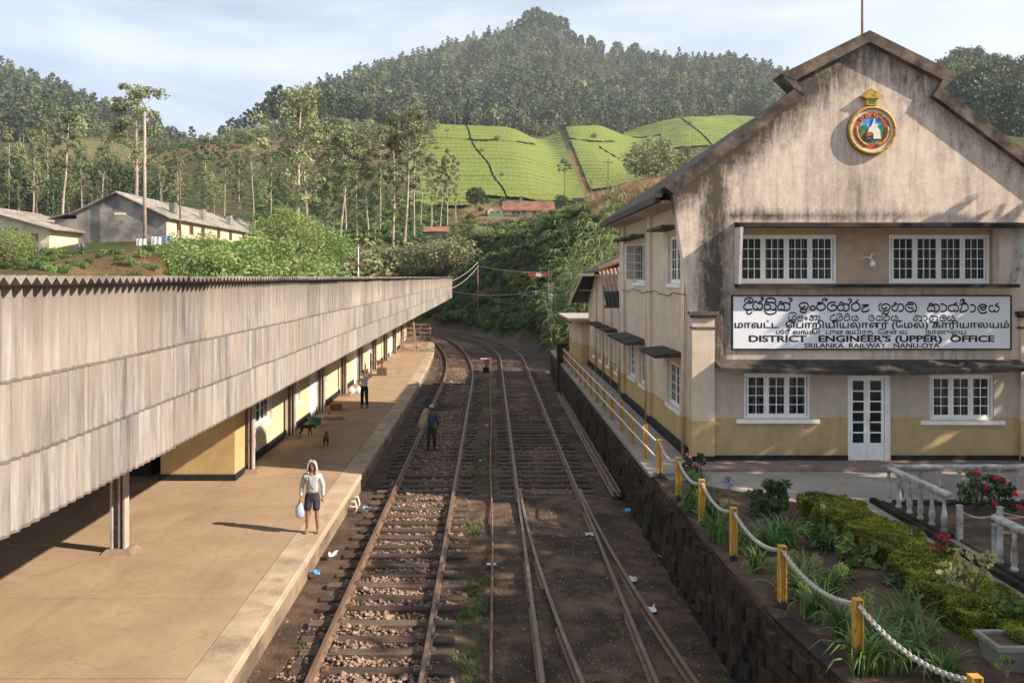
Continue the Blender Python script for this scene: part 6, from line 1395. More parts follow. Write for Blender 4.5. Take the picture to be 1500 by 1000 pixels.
b = MB(); b.box(mx_-1.95, mx_-1.25, my_-.13, my_-.10, z-.16, z+.16); b.box(mx_-.78, mx_-.12, my_-.13, my_-.10, z-.16, z+.16); ar = b.build('arm', sr, sg2)
b = MB(); b.box(mx_-1.25, mx_-.78, my_-.13, my_-.10, z-.16, z+.16); b.build('arm_stripe', M['white'], ar)
b = MB(); b.lathe((mx_+.05, my_-.25, 4.0), [(.16, 0), (.16, .35), (.22, .36), (.05, .5)], 10); b.build('lamp', M['white'], sg2)
b = MB(); b.box(mx_-.35, mx_+.45, my_-.2, my_-.05, 5.6, 5.68); b.tube([(mx_+.3, my_-.12, 6.2), (mx_+.05, my_-.12, 5.7)], .03, 6); b.lathe((mx_+.32, my_-.12, 6.0), [(.04, 0), (.14, .1), (.14, .22), (.04, .3)], 8); b.build('spectacle', M['ink'], sg2)
b = MB(); b.box(mx_-.3, mx_+.3, my_-.35, my_-.05, -.1, .75); b.build('base_box', M['mortar'], sg2)
gd = thing('point_indicator', 'small red disc indicator on the ground between the tracks', 'signal', (px(712, 540, 55).x, 55, -.15)); gx_ = gd.location.x
b = MB(); b.prism([(.2*math.cos(a), .2*math.sin(a)) for a in np.linspace(0, 2*math.pi, 20)[:-1]], lambda u, v, w_: (gx_+u, w_, .52+v), 54.98, 55.01); b.build('disc', sr, gd)
b = MB(); b.box(gx_-.36, gx_+.36, 54.94, 54.965, .66, .72); b.build('cross_bar', M['white'], gd)
b = MB(); b.box(gx_-.04, gx_+.04, 55.02, 55.08, -.2, .5); b.box(gx_-.2, gx_+.2, 55.0, 55.35, -.2, .12); b.build('stand', M['ink'], gd)

# ------------------------------------------------------------------ people and dogs
def skin(name, J, E_, mat, parent, sub=2, root='pelvis', extra=None):
    """continuous surface grown on a skeleton: J name->(x,y,z,r) or (x,y,z,rx,ry), E_ list of joint-name pairs"""
    nm = list(J); me = bpy.data.meshes.new(name); me.from_pydata([J[k][:3] for k in nm], [(nm.index(a), nm.index(c)) for a, c in E_], [])
    o = bpy.data.objects.new(name, me); col.objects.link(o); md = o.modifiers.new('skin', 'SKIN'); md.use_smooth_shade = True
    for k, s in zip(nm, me.skin_vertices[0].data): j = J[k]; s.radius = (j[3], j[4] if len(j) > 4 else j[3]); s.use_root = (k == root)
    sd = o.modifiers.new('sub', 'SUBSURF'); sd.levels = sub; sd.render_levels = sub
    bpy.context.view_layer.update(); dg = bpy.context.evaluated_depsgraph_get(); nm_ = bpy.data.meshes.new_from_object(o.evaluated_get(dg)); bpy.data.objects.remove(o)
    if extra:
        bm = bmesh.new(); bm.from_mesh(nm_); em_ = extra.mesh('x', True); bm.from_mesh(em_); bm.to_mesh(nm_); bm.free()
    nm_.polygons.foreach_set('use_smooth', [True]*len(nm_.polygons)); nm_.materials.clear(); nm_.materials.append(mat); nm_.name = name
    return link(name, nm_, None, parent, None, True)
sk = std('skin_brown', (.30, .145, .085), .6, .1, 6, bmp=0); skd = std('skin_dark', (.15, .07, .045), .6, .1, 6, bmp=0)
def fingers(b, w_, d, side, curl=.5, sc=1.0):
    """palm plus five unequal bent fingers at wrist w_, hand pointing along d"""
    w_ = Vector(w_); d = Vector(d).normalized(); s = Vector((0, -1, 0)); s = (s-d*s.dot(d)).normalized(); n = d.cross(s)*side
    c = w_+d*.045*sc; b.tube([w_, c, w_+d*.085*sc], [.022*sc, .032*sc, .030*sc], 7)
    for k, (o, L_) in enumerate(((-.026, .062), (-.009, .072), (.009, .070), (.026, .056))):
        p = w_+d*.075*sc+s*o*sc; p1 = p+(d*(1-curl*.3)-n*curl*.35)*L_*.5*sc; p2 = p1+(d*(1-curl)-n*curl)*L_*.5*sc; b.tube([p, p1, p2], [.0095*sc, .009*sc, .006*sc], 5)
    p = w_+d*.03*sc-s*.026*sc; b.tube([p, p+(d*.5-s*.8)*.035*sc, p+(d*1.1-s*.9)*.05*sc], [.011*sc, .010*sc, .007*sc], 5)
def person(label, loc, rot, H, armL, armR, legs, top, bottom, skinm, shoes=None, hood=False, cap=None, hair=None, sleeve=1.0, shorts=False, gname=None):
    """faces -y; armL/armR = [(elbow),(hand)] for the viewer's left/right"""
    t = thing('person', label, 'person', loc); t.rotation_euler = (0, 0, rot); s = H/1.62; t.scale = (s, s, s)
    (ka, fa), (kb, fb) = legs
    J = {'pelvis': (0, 0, .86, .115, .085), 'waist': (0, 0, .99, .11, .08), 'chest': (0, 0, 1.17, .135, .095), 'uchest': (0, 0, 1.27, .12, .08), 'neck': (0, 0, 1.355, .045), 'chin': (0, -.012, 1.41, .058, .062), 'head': (0, -.01, 1.49, .072, .085), 'crown': (0, .005, 1.575, .052, .06),
         'shL': (-.165, 0, 1.28, .052), 'elL': armL[0]+(.036,), 'wrL': armL[1]+(.026,), 'shR': (.165, 0, 1.28, .052), 'elR': armR[0]+(.036,), 'wrR': armR[1]+(.026,),
         'hipL': (-.085, 0, .80, .082), 'knL': ka+(.052,), 'anL': fa+(.036,), 'toL': (fa[0]-.012, fa[1]-.13, .022, .026, .02), 'hipR': (.085, 0, .80, .082), 'knR': kb+(.052,), 'anR': fb+(.036,), 'toR': (fb[0]+.012, fb[1]-.13, .022, .026, .02)}
    E0 = [('pelvis', 'waist'), ('waist', 'chest'), ('chest', 'uchest'), ('uchest', 'neck'), ('neck', 'chin'), ('chin', 'head'), ('head', 'crown'), ('uchest', 'shL'), ('shL', 'elL'), ('elL', 'wrL'), ('uchest', 'shR'), ('shR', 'elR'), ('elR', 'wrR'), ('pelvis', 'hipL'), ('hipL', 'knL'), ('knL', 'anL'), ('anL', 'toL'), ('pelvis', 'hipR'), ('hipR', 'knR'), ('knR', 'anR'), ('anR', 'toR')]
    ex_ = MB()
    for w_, e_, sd in ((armL[1], armL[0], -1), (armR[1], armR[0], 1)): fingers(ex_, w_, Vector(w_)-Vector(e_), sd)
    ex_.tube([(0, -.085, 1.50), (0, -.108, 1.462), (0, -.088, 1.452)], [.008, .014, .010], 6)
    for sx in (-1, 1): ex_.tube([(sx*.074, .0, 1.50), (sx*.084, .008, 1.485), (sx*.074, .002, 1.455)], [.010, .015, .008], 5)
    body = skin('body', J, E0, skinm, t, 2, 'pelvis', ex_)
    fc = MB()
    for sx in (-1, 1): fc.lathe((sx*.03, -.088, 1.49), [(.002, -.007), (.012, 0), (.002, .007)], 6); fc.bar((sx*.014, -.090, 1.512), (sx*.05, -.082, 1.515), .008, .009)
    fc.bar((-.024, -.084, 1.425), (.024, -.084, 1.425), .008, .010); fc.build('face', M['ink'], t, False, None, True)
    def grow(v, k): return v[:3]+tuple(x+k for x in v[3:])
    T = {k: grow(J[k], .018) for k in ('pelvis', 'waist', 'chest', 'uchest', 'shL', 'shR')}; T['pelvis'] = (0, 0, .87, .15, .115); T['waist'] = (0, -.005, 1.0, .145, .112); T['chest'] = (0, -.005, 1.16, .155, .118); T['uchest'] = (0, 0, 1.27, .13, .095); T['col'] = (0, .002, 1.345, .07)
    for a in 'LR':
        e_ = Vector(J['el'+a][:3]); w_ = Vector(J['wr'+a][:3]); T['sh'+a] = J['sh'+a][:3]+(.068,); T['el'+a] = tuple(e_)+(.052,)
        if sleeve >= 1: T['wr'+a] = tuple(e_.lerp(w_, .93))+(.038,)
    TE = [('pelvis', 'waist'), ('waist', 'chest'), ('chest', 'uchest'), ('uchest', 'col'), ('uchest', 'shL'), ('shL', 'elL'), ('uchest', 'shR'), ('shR', 'elR')]+([('elL', 'wrL'), ('elR', 'wrR')] if sleeve >= 1 else [])
    skin('hooded_sweatshirt' if hood else 'shirt', T, TE, top, t, 2)
    B = {'pelvis': (0, 0, .86, .128, .105), 'waist': (0, 0, .95, .125, .10)}; BE = [('waist', 'pelvis')]
    for a, k_, f_ in (('L', ka, fa), ('R', kb, fb)):
        B['hip'+a] = J['hip'+a][:3]+(.102,); kk = Vector(k_)
        if shorts: B['kn'+a] = tuple(Vector(J['hip'+a][:3]).lerp(kk, .95))+(.088,)
        else: B['kn'+a] = k_+(.075,); B['an'+a] = (f_[0], f_[1], f_[2]+.01, .062)
        BE += [('pelvis', 'hip'+a), ('hip'+a, 'kn'+a)]+([] if shorts else [('kn'+a, 'an'+a)])
    skin('shorts' if shorts else 'trousers', B, BE, bottom, t, 2)
    if shoes:
        for a, f_ in (('L', fa), ('R', fb)): b = MB(); sg_ = -1 if a == 'L' else 1; b.tube([(f_[0], f_[1]+.05, .035), (f_[0], f_[1]-.02, .04), (f_[0]+sg_*.01, f_[1]-.12, .032), (f_[0]+sg_*.012, f_[1]-.17, .025)], [.034, .042, .04, .022], 8); b.build('shoe', shoes, t, True, None, True)
    if hood:
        b = MB(); n = 10; vs = []; fs = []    # hood shell open towards the face
        for i in range(7):
            th = i/6*2.35+.0
            for j in range(n+1):
                ph = -1.9+3.8*j/n; r_ = .112
                y = .01-math.cos(th)*0+.0
                vs.append((r_*math.sin(ph)*(.92), .012+.118*math.cos(ph)*(.9), 1.38+.235*math.sin(min(1.57, th*.72))-0.0) if False else (.112*math.sin(ph)*math.cos(i/6*1.5)**.6, .005+.118*math.cos(ph)*math.cos(i/6*1.5)**.6-.018*i/6, 1.365+.26*math.sin(i/6*1.5)))
        for i in range(6):
            for j in range(n): a = i*(n+1)+j; fs.append((a, a+1, a+n+2, a+n+1))
        b.add(vs, fs); b.tube([(.108*math.sin(ph)*.98, .0+.115*math.cos(ph), 1.362) for ph in np.linspace(-2.3, 2.3, 14)], .026, 6)
        b.tube([(-.095, -.05, 1.37), (-.100, -.06, 1.45), (-.088, -.068, 1.54), (-.05, -.07, 1.595), (0, -.07, 1.612), (.05, -.07, 1.595), (.088, -.068, 1.54), (.100, -.06, 1.45), (.095, -.05, 1.37)], [.02]*9, 6)
        ho = b.build('hood', top, t, True, None, True); md = ho.modifiers.new('thick', 'SOLIDIFY'); md.thickness = .012
        b = MB(); b.tube([(-.02, -.122, 1.34), (-.026, -.14, 1.25), (-.028, -.138, 1.18)], .006, 5); b.tube([(.02, -.122, 1.34), (.03, -.14, 1.24), (.03, -.138, 1.15)], .006, 5); b.tube([(-.10, -.125, 1.03), (-.06, -.14, 1.10), (.06, -.14, 1.10), (.10, -.125, 1.03)], .008, 5); b.build('drawstring', std('drawstring_grey', (.3, .3, .32), .8), t, True, None, True)
    if cap or hair:
        b = MB(); n = 14; m_ = cap or hair; k0 = 1.515 if cap else 1.50
        prof = [(.088, 0), (.09, .03), (.078, .075), (.045, .105), (.004, .115)]
        b.lathe((0, .006, k0), prof, n)
        if cap: b.hexa([(-.06, -.15, k0-.005), (.06, -.15, k0-.005), (.075, -.07, k0), (-.075, -.07, k0), (-.06, -.15, k0+.008), (.06, -.15, k0+.008), (.075, -.07, k0+.018), (-.075, -.07, k0+.018)])
        b.build('cap' if cap else 'hair', m_, t, True, None, True)
    return t
cloth = lambda n, c, v=.12: std(n, c, .9, v, 9, tuple(x*.75 for x in c), 6, (.52, .68), .5, 60, .004, 'object')
p1 = person('barefoot man in hooded grey sweatshirt and dark shorts at the platform edge', (-3.93, 18.85, PZ), .06, 1.60, [(-.235, .01, 1.03), (-.245, -.05, .80)], [(.24, .02, 1.03), (.235, -.03, .80)], [((-.10, -.02, .46), (-.115, .0, .075)), ((.10, -.03, .46), (.125, .01, .075))], cloth('sweatshirt_grey', (.47, .465, .48), .2), cloth('shorts_navy', (.045, .04, .06)), sk, None, True, shorts=True)
bg_ = MB(); vs = []; fs = []; n = 10
bp0 = Vector((-3.93-.26, 18.85-.06, PZ+.74))
for i, (r_, z) in enumerate(((.012, .02), (.02, -.05), (.085, -.14), (.105, -.26), (.10, -.34), (.06, -.39), (.01, -.40))):
    for j in range(n): a = 2*math.pi*j/n; k_ = 1+.12*math.sin(j*2.6+i); vs.append((bp0.x+r_*math.cos(a)*k_, bp0.y+r_*.55*math.sin(a)*k_, bp0.z+z))
for i in range(6):
    for j in range(n): fs.append((i*n+j, i*n+(j+1) % n, (i+1)*n+(j+1) % n, (i+1)*n+j))
bg_.add(vs, fs); tag(bg_.build('carrier_bag', std('bag_pale_blue', (.42, .52, .66), .35, .15, 9, (.62, .66, .72), 7), None, True), 'pale blue plastic carrier bag in the hooded man\'s hand', 'bag')
person('man in white shirt and black trousers standing back on the platform', (-5.44, 36.9, PZ), .12, 1.66, [(-.26, .04, 1.06), (-.16, .10, .92)], [(.33, .0, 1.36), (.17, .03, 1.50)], [((-.09, -.02, .46), (-.10, .0, .075)), ((.09, -.02, .46), (.12, -.02, .075))], cloth('shirt_white', (.62, .60, .58)), cloth('trousers_black', (.02, .02, .022)), sk, M['ink'], False, None, std('hair_grey', (.12, .07, .05), .9))
p3 = person('track worker seen from behind in dark blue shirt and pale cap', (-2.06, 30.0, -.14), math.pi-.15, 1.60, [(-.23, .02, 1.04), (-.20, -.10, .88)], [(.24, -.04, 1.06), (.15, -.16, 1.18)], [((-.09, -.08, .46), (-.09, -.06, .075)), ((.09, .02, .46), (.09, .14, .10))], cloth('shirt_navy', (.055, .065, .13)), cloth('trousers_dark', (.045, .035, .03)), skd, M['ink'], False, std('cap_pale', (.5, .47, .42), .8))
b = MB(); c0 = Vector((-2.35, 29.85, 0)); vs = []; fs = []
prof = [(.06, 1.50), (.10, 1.42), (.13, 1.22), (.15, 1.0), (.14, .86), (.06, .80)]; n = 9
for i, (r_, z) in enumerate(prof):
    for j in range(n): a = 2*math.pi*j/n; vs.append((c0.x+.12-(1.5-z)*.28+r_*math.cos(a)*(1+.1*math.sin(3*j+i)), c0.y+r_*.7*math.sin(a), c0.z+z-.14))
for i in range(len(prof)-1):
    for j in range(n): fs.append((i*n+j, i*n+(j+1) % n, (i+1)*n+(j+1) % n, (i+1)*n+j))
fs += [tuple(range(n)), tuple(len(vs)-1-j for j in range(n))]
b.add(vs, fs); tag(b.build('sack', std('sack_tan', (.45, .36, .24), .9, .2, 8, (.30, .2, .07), 4), None, True), 'tan sack slung over the track worker\'s shoulder', 'sack')
def dog(label, loc, rot, mat, s=1.0, tailup=.25, headz=.55):
    t = thing('dog', label, 'dog', loc, 'dogs on the platform'); t.rotation_euler = (0, 0, rot); t.scale = (s, s, s)
    J = {'rump': (0, .26, .46, .085, .10), 'belly': (0, .05, .45, .08, .085), 'chest': (0, -.18, .45, .095, .125), 'neck': (0, -.30, .52, .06), 'head': (0, -.40, headz+.03, .055, .06), 'muz': (0, -.52, headz-.02, .025), 'tb': (0, .36, .50, .022), 'tm': (0, .46, .50+tailup*.6, .017), 'tt': (0, .50, .52+tailup, .010)}
    E0 = [('rump', 'belly'), ('belly', 'chest'), ('chest', 'neck'), ('neck', 'head'), ('head', 'muz'), ('rump', 'tb'), ('tb', 'tm'), ('tm', 'tt')]
    for a, x in (('L', -.075), ('R', .075)):
        st_ = .05 if a == 'L' else -.05
        J.update({'fs'+a: (x, -.19, .37, .048), 'fe'+a: (x, -.18+st_*.5, .22, .030), 'fw'+a: (x, -.20+st_, .09, .022), 'fp'+a: (x, -.24+st_, .02, .024), 'hs'+a: (x, .26, .38, .062), 'hk'+a: (x, .19-st_*.5, .26, .042), 'hh'+a: (x, .33-st_, .155, .024), 'hp'+a: (x, .30-st_, .045, .021), 'ht'+a: (x, .25-st_, .02, .022)})
        E0 += [('chest', 'fs'+a), ('fs'+a, 'fe'+a), ('fe'+a, 'fw'+a), ('fw'+a, 'fp'+a), ('rump', 'hs'+a), ('hs'+a, 'hk'+a), ('hk'+a, 'hh'+a), ('hh'+a, 'hp'+a), ('hp'+a, 'ht'+a)]
    ex_ = MB()
    for sx in (-1, 1): ex_.tube([(sx*.04, -.38, headz+.07), (sx*.055, -.36, headz+.12), (sx*.06, -.35, headz+.15)], [.028, .022, .004], 5)
    skin('body', J, E0, mat, t, 2, 'belly', ex_); return t
dog('black and tan dog walking left beside the station wall', (-6.55, 30.4, PZ), math.pi/2-.2, std('dog_black', (.035, .022, .016), .8, .4, 5, (.14, .07, .03), 6, (.6, .7)), .72, .0, .42)
dog('brown dog seen from behind with its tail held up', (-5.46, 28.4, PZ), math.pi+.1, std('dog_brown', (.13, .06, .03), .8, .35, 5, (.35, .22, .12), 5, (.58, .7)), .76, .28, .50)

# ------------------------------------------------------------------ things on the platform
tl = thing('trestle_ladder', 'pinkish wooden trestle ladder at the far end of the platform', 'ladder', (-6.2, 65, PZ)); lm_ = std('pink_timber', (.42, .27, .20), .8, .2, 4)
for s in (-1, 1):
    b = MB(); b.bar((-6.2+s*.55, 64.6, PZ), (-6.2+s*.35, 65, PZ+2.5), .08, .08); b.bar((-6.2+s*.55, 65.8, PZ), (-6.2+s*.35, 65.05, PZ+2.5), .08, .08); b.build('rail', lm_, tl)
for k in range(6): z = PZ+.25+k*.38; w_ = .53-.2*k*.38/2.5; b = MB(); b.bar((-6.2-w_, 64.62+.06*k, z), (-6.2+w_, 64.62+.06*k, z), .05, .07); b.build('rung', lm_, tl)
b = MB(); b.bar((-6.6, 64.65, PZ+.5), (-5.8, 64.8, PZ+1.3), .05, .05); b.bar((-5.8, 64.65, PZ+.5), (-6.6, 64.8, PZ+1.3), .05, .05); b.build('brace', lm_, tl)
pf = thing('platform_fence', 'wooden rail fence closing the far end of the platform', 'fence', (-6.3, 76, PZ))
for k in range(3): b = MB(); b.box(-7.1+k*.85, -7.0+k*.85, 76.0, 76.1, PZ, PZ+1.5); b.build('post', lm_, pf)
for k in range(4): b = MB(); b.box(-7.15, -5.2, 75.95, 75.995, PZ+.28+k*.37, PZ+.38+k*.37); b.build('fence_rail', lm_, pf)
bn = thing('platform_scale', 'wooden weighing stand against the station wall beyond the white shirted man', 'stand', (-6.7, 49.6, PZ))
b = MB(); b.box(-6.95, -6.85, 49.2, 49.3, PZ, PZ+1.25); b.box(-6.3, -6.2, 49.2, 49.3, PZ, PZ+.85); b.build('post', M['brown'], bn); b = MB(); b.box(-6.95, -6.1, 49.1, 49.7, PZ+.75, PZ+.82); b.build('shelf', M['brown'], bn); b = MB(); b.box(-6.5, -5.95, 48.9, 49.5, PZ, PZ+.42); b.build('base_block', M['platform_face'], bn)
for k, (x, y, m_, lb, nmx) in enumerate(((-6.75, 41.6, M['white'], 'white plastic sacks by the foot of a canopy column', 'sack'), (-6.7, 32.6, std('green_tub_paint', (.08, .2, .12), .6), 'green tub beside the black dog', 'tub'), (-6.6, 36.4, M['brown'], 'dark wooden box by the station wall', 'box'), (-6.5, 33.9, M['timber'], 'flat grey plank stack by the station wall', 'planks'))):
    b = MB()
    if nmx == 'sack':
        for q_ in ((0, 0, .16), (.32, .1, .13)): b.lathe((x+q_[0], y+q_[1], PZ), [(q_[2]*.8, 0), (q_[2]*1.1, .08), (q_[2], .2), (q_[2]*.4, .28), (.02, .33)], 9)
        b.build('x', m_)
    elif nmx == 'tub': b.lathe((x, y, PZ), [(.2, 0), (.28, .28), (.26, .28), (.19, .04)], 14)
    elif nmx == 'box': b.box(x-.2, x+.25, y-.2, y+.2, PZ, PZ+.22); b.box(x-.23, x+.28, y-.23, y+.23, PZ+.22, PZ+.25)
    else:
        for i in range(4): b.box(x-.15+.02*i, x+.75-.05*i, y-.2+.01*i, y+.1, PZ+.03*i, PZ+.03*i+.027)
    if nmx != 'sack': tag(b.build('plastic_'+nmx if nmx == 'tub' else ('wooden_box' if nmx == 'box' else 'plank_stack'), m_, None), lb, nmx)
    else: o = bpy.data.objects['x']; o.name = 'white_sack'; tag(o, lb, 'sack')
for k, (x, y) in enumerate(((-3.60, 22.0), (-3.60, 22.45))):
    b = MB(); b.tube([(x-.05, y, .12), (x+.12, y, .16), (x+.16, y, -.02), (x+.1, y, -.16)], .03, 6); tag(b.build('hose_loop', M['railwhite'], None, True), ['pale hose loop hanging off the platform edge, nearer one', 'pale hose loop hanging off the platform edge, farther one'][k], 'hose')
# litter
lit = [std('litter_white', (.62, .62, .6), .7), std('litter_blue', (.1, .32, .6), .6), std('litter_pink', (.6, .2, .25), .7), std('litter_green', (.25, .5, .35), .7)]
L_ = [(517, 747, 0, 'cream'), (538, 747, 1, 'bright blue'), (487, 815, 0, 'white'), (462, 842, 1, 'blue and white'), (720, 830, 0, 'white'), (864, 786, 0, 'white'), (918, 752, 1, 'blue'), (938, 752, 0, 'white'), (712, 625, 2, 'pink'), (706, 676, 3, 'pale green'), (972, 817, 0, 'grey'), (953, 896, 0, 'white'), (926, 852, 0, 'white')]
where = ['by the platform edge hoses', 'next to the platform edge hoses', 'on the cinders left of the main track', 'on the ground below the platform edge stones', 'in the dirt between the two tracks', 'inside the soil sunk track', 'beside the retaining wall', 'by the retaining wall next to a blue one', 'between the tracks in the building shadow', 'between the tracks near the sleepers', 'at the foot of the wall', 'between the diverging rails', 'right of the siding rail']
for (x, y, c, cn_), wr in zip(L_, where):
    Y = 6.08*F/(y-CY); X = (x-CX)/F*Y; b = MB(); r = random.Random(x); vs = []
    for i in range(4):
        for j in range(4): vs.append((X+(i-1.5)*.06+r.uniform(-.02, .02), Y+(j-1.5)*.07+r.uniform(-.02, .02), -.12+r.uniform(0, .09)))
    b.add(vs, [(i*4+j, (i+1)*4+j, (i+1)*4+j+1, i*4+j+1) for i in range(3) for j in range(3)]); tag(b.build('litter', lit[c]), f'{cn_} scrap of plastic litter {wr}', 'litter', 'litter along the tracks')

# ------------------------------------------------------------------ garden plants
def gp(x, y, z=GZ0+.06): Y = (EYE-z)*F/(y-CY); return Vector(((x-CX)/F*Y, Y, z))
ag = [blades(700+k, 58, .38, .72, .042, 1.25, 'strap', .07, 5, 'leaves', 1.1) for k in range(4)]
AG = [(1020, 722, 'by the short post at the bed end'), (1042, 764, 'just right of the blue flower post'), (1052, 792, 'on the wall edge before the third post'), (1092, 806, 'right of the third post'), (1108, 838, 'under the chain left of the second post'), (1128, 812, 'above the chain near the middle of the bed'), (1172, 880, 'right of the second post'), (1190, 905, 'under the middle of the second chain'), (1216, 872, 'above the second chain'), (1232, 935, 'left of the tall foreground post'), (1282, 950, 'right of the tall foreground post'), (1302, 985, 'in front of the tall foreground post'), (1345, 975, 'under the nearest chain'), (1385, 1000, 'at the lower edge beside the nearest post'), (1265, 985, 'below the tall foreground post'), (1325, 930, 'behind the nearest chain'), (1150, 800, 'in the middle of the bed near the shrub'), (1215, 812, 'beside the leafy dark plant'), (1180, 850, 'behind the second post'), (1010, 745, 'on the wall corner under the blue flower')]
for k, (x, y, w_) in enumerate(AG):
    p = gp(x, y); t = thing('lily_clump', f'clump of strappy green lily leaves {w_}', 'plant', tuple(p), 'strappy lily clumps in the garden'); t.rotation_euler = (0, 0, R.uniform(0, 6)); s = R.uniform(.8, 1.15); t.scale = (s, s, s); link('leaves', ag[k % 4], None, t, None, True)
def umbel(p, r_, mat, label, n=90):
    t = thing('flower_head', label, 'flower', (p.x, p.y, GZ0), 'round flower heads in the garden'); b = MB(); b.tube([(p.x, p.y, GZ0), (p.x+.02, p.y, p.z)], .009, 5); b.build('stalk', M['strap'], t)
    rr = random.Random(int(p.x*1000)); b = MB()
    for k in range(n):
        d = Vector((rr.gauss(0, 1), rr.gauss(0, 1), rr.gauss(.15, 1))).normalized(); c = p+d*r_*rr.uniform(.6, 1); s = Vector((rr.gauss(0, 1), rr.gauss(0, 1), rr.gauss(0, 1))).cross(d).normalized(); u = d.cross(s)*.3
        b.add([c-s*r_*.14, c-u*r_*.35+d*r_*.15, c+s*r_*.14+d*.01, c+u*r_*.35+d*r_*.15], [(0, 1, 2, 3)])
    b.build('petals', mat, t)
pg = leafmat('umbel_green', (.34, .38, .12), .25, 5, .3, .05); pb = leafmat('umbel_blue', (.14, .16, .5), .25, 5, .3, .05); pw = leafmat('petal_white', (.7, .7, .66), .1, 5, .3, .05); prd = leafmat('petal_red', (.55, .03, .06), .3, 5, .2, .05); ppk = leafmat('petal_pink', (.6, .12, .25), .3, 5, .2, .05)
for x, y, Y, r_, m_, lb in ((1268, 876, 10.6, .10, pg, 'yellow green seed head right behind the tall foreground post'), (1196, 822, 12.6, .10, pg, 'pale green seed head in the middle of the bed'), (1163, 812, 13.2, .09, pg, 'small pale green seed head near the second post'), (1233, 832, 12.0, .09, pg, 'pale green seed head beside the leafy dark plant'), (1067, 707, 16.2, .13, pb, 'blue globe flower head near the path'), (1206, 741, 14.8, .045, pw, 'small white flower on a tall thin stalk before the hedge'), (1190, 858, 11.6, .07, pg, 'low pale seed head beside the second post')):
    umbel(px(x, y, Y), r_, m_, lb)
def boxhedge(x0, x1, y0, y1, h, label, seed, mat='golden', n=15000, leaf=.026):
    t = thing('clipped_hedge', label, 'hedge', ((x0+x1)/2, y0, GZ0), 'golden clipped hedges'); r = np.random.RandomState(seed)
    b = MB(); b.box(x0+.09, x1-.09, y0+.09, y1-.09, GZ0, GZ0+h-.09); b.build('twigs', std('hedge_twigs', (.045, .04, .015), .95, .3, 9) if 'hedge_twigs' not in bpy.data.materials else bpy.data.materials['hedge_twigs'], t)  # solid dark box fills the hedge behind the leaves
    u = r.rand(n, 3); f = r.randint(0, 5, n); P = u.copy(); e = r.rand(n)*.10
    P[:, 0] = np.where(f == 1, e*.5, np.where(f == 2, 1-e*.5, P[:, 0])); P[:, 1] = np.where(f == 3, e*.3, P[:, 1]); P[:, 2] = np.where((f == 0) | (f == 4), 1-e*.6, P[:, 2]**.8)
    W_ = np.array([x1-x0, y1-y0, h]); P = P*W_+np.array([x0, y0, GZ0]); P += np.stack([.05*np.sin(P[:, 1]*7+P[:, 2]*9), .03*np.sin(P[:, 0]*8), .035*np.sin(P[:, 0]*6+P[:, 1]*5)*(P[:, 2] > GZ0+h*.7)], -1)
    V, Fq = leafcloud(P, np.full(n, .02), 1, leaf, seed, 1, .5, 1.5); link('foliage', leafobj('foliage', (V, Fq), M[mat]), None, t)
boxhedge(6.0, 6.95, 15.0, 16.7, .52, 'golden clipped hedge block at the far end of the row', 1); boxhedge(6.2, 7.15, 13.1, 14.95, .50, 'second golden clipped hedge block from the forecourt', 2, n=17000); boxhedge(6.1, 7.1, 10.9, 13.05, .46, 'long golden clipped hedge block right of the seed heads', 3, n=19000); boxhedge(6.3, 7.3, 8.6, 10.85, .42, 'nearest golden clipped hedge block by the planter', 4, n=19000)
def plant(name, x, y, r_, h, mat, label, leaf=.07, n=14, per=30, z=GZ0+.05, cat='shrub', stems=True, group=None):
    p = gp(x, y, z); t = thing(name, label, cat, tuple(p), group); rr = random.Random(x*7+y); C = []; Rr = []; b = MB()
    for k in range(n):
        a = rr.uniform(0, 6.28); d = r_*math.sqrt(rr.random())*.8; zz = h*rr.uniform(.25, .9); C.append((p.x+d*math.cos(a), p.y+d*math.sin(a), p.z+zz)); Rr.append(min(r_, h)*rr.uniform(.22, .4)); b.tube([(p.x, p.y, p.z-.05), (p.x+d*.4*math.cos(a), p.y+d*.4*math.sin(a), p.z+zz*.5), C[-1]], [.012, .009, .004], 4, False)
    b.build('stems', M['bark'], t); link('foliage', leafobj('foliage', leafcloud(C, Rr, per, leaf, x, .9, .3, 1.8), M[mat]), None, t); return t, C
plant('round_shrub', 1138, 765, .36, .88, 'bushleaf', 'dark round topped shrub standing alone at the bed corner', .05, 26, 60); plant('feathery_shrub', 1108, 760, .28, .62, 'dense', 'feathery dark shrub left of the round shrub', .04, 18, 45)
plant('leafy_plant', 1256, 832, .34, .46, 'bushleaf', 'leafy dark green plant in the middle of the bed', .09, 16, 32); plant('leafy_plant', 1205, 806, .3, .4, 'dense', 'low leafy plant left of the seed heads', .07, 12, 30); plant('leafy_plant', 1188, 792, .26, .36, 'bushleaf', 'light leafed low plant behind the seed heads', .06, 10, 26)
plant('leafy_plant', 1322, 862, .3, .36, 'dense', 'dark leafy plant against the near hedge', .07, 12, 30); plant('leafy_plant', 1240, 855, .22, .26, 'bushleaf', 'small green plant in the open soil of the bed', .06, 8, 24); plant('leafy_plant', 1290, 815, .26, .4, 'dense', 'dark leafy plant beside the second hedge block', .06, 10, 26)
M['pale_new'] = leafmat('pale_new_leaf', (.30, .32, .12), .4, 4, .35, .1, c2=(.42, .38, .18)); M['redtip'] = leafmat('red_tip_leaf', (.38, .12, .07), .3, 6, .3, .1)
plant('flowering_bush', 1412, 905, .42, 1.0, 'pale_new', 'tall airy bush with pale yellow leaves in front of the near hedge', .055, 22, 20); plant('red_tipped_plant', 1375, 850, .16, .85, 'redtip', 'thin red tipped stems beside the pale bush', .04, 10, 12); plant('airy_bush', 1465, 930, .35, .55, 'bushleaf', 'dark airy bush above the planter', .05, 14, 22)
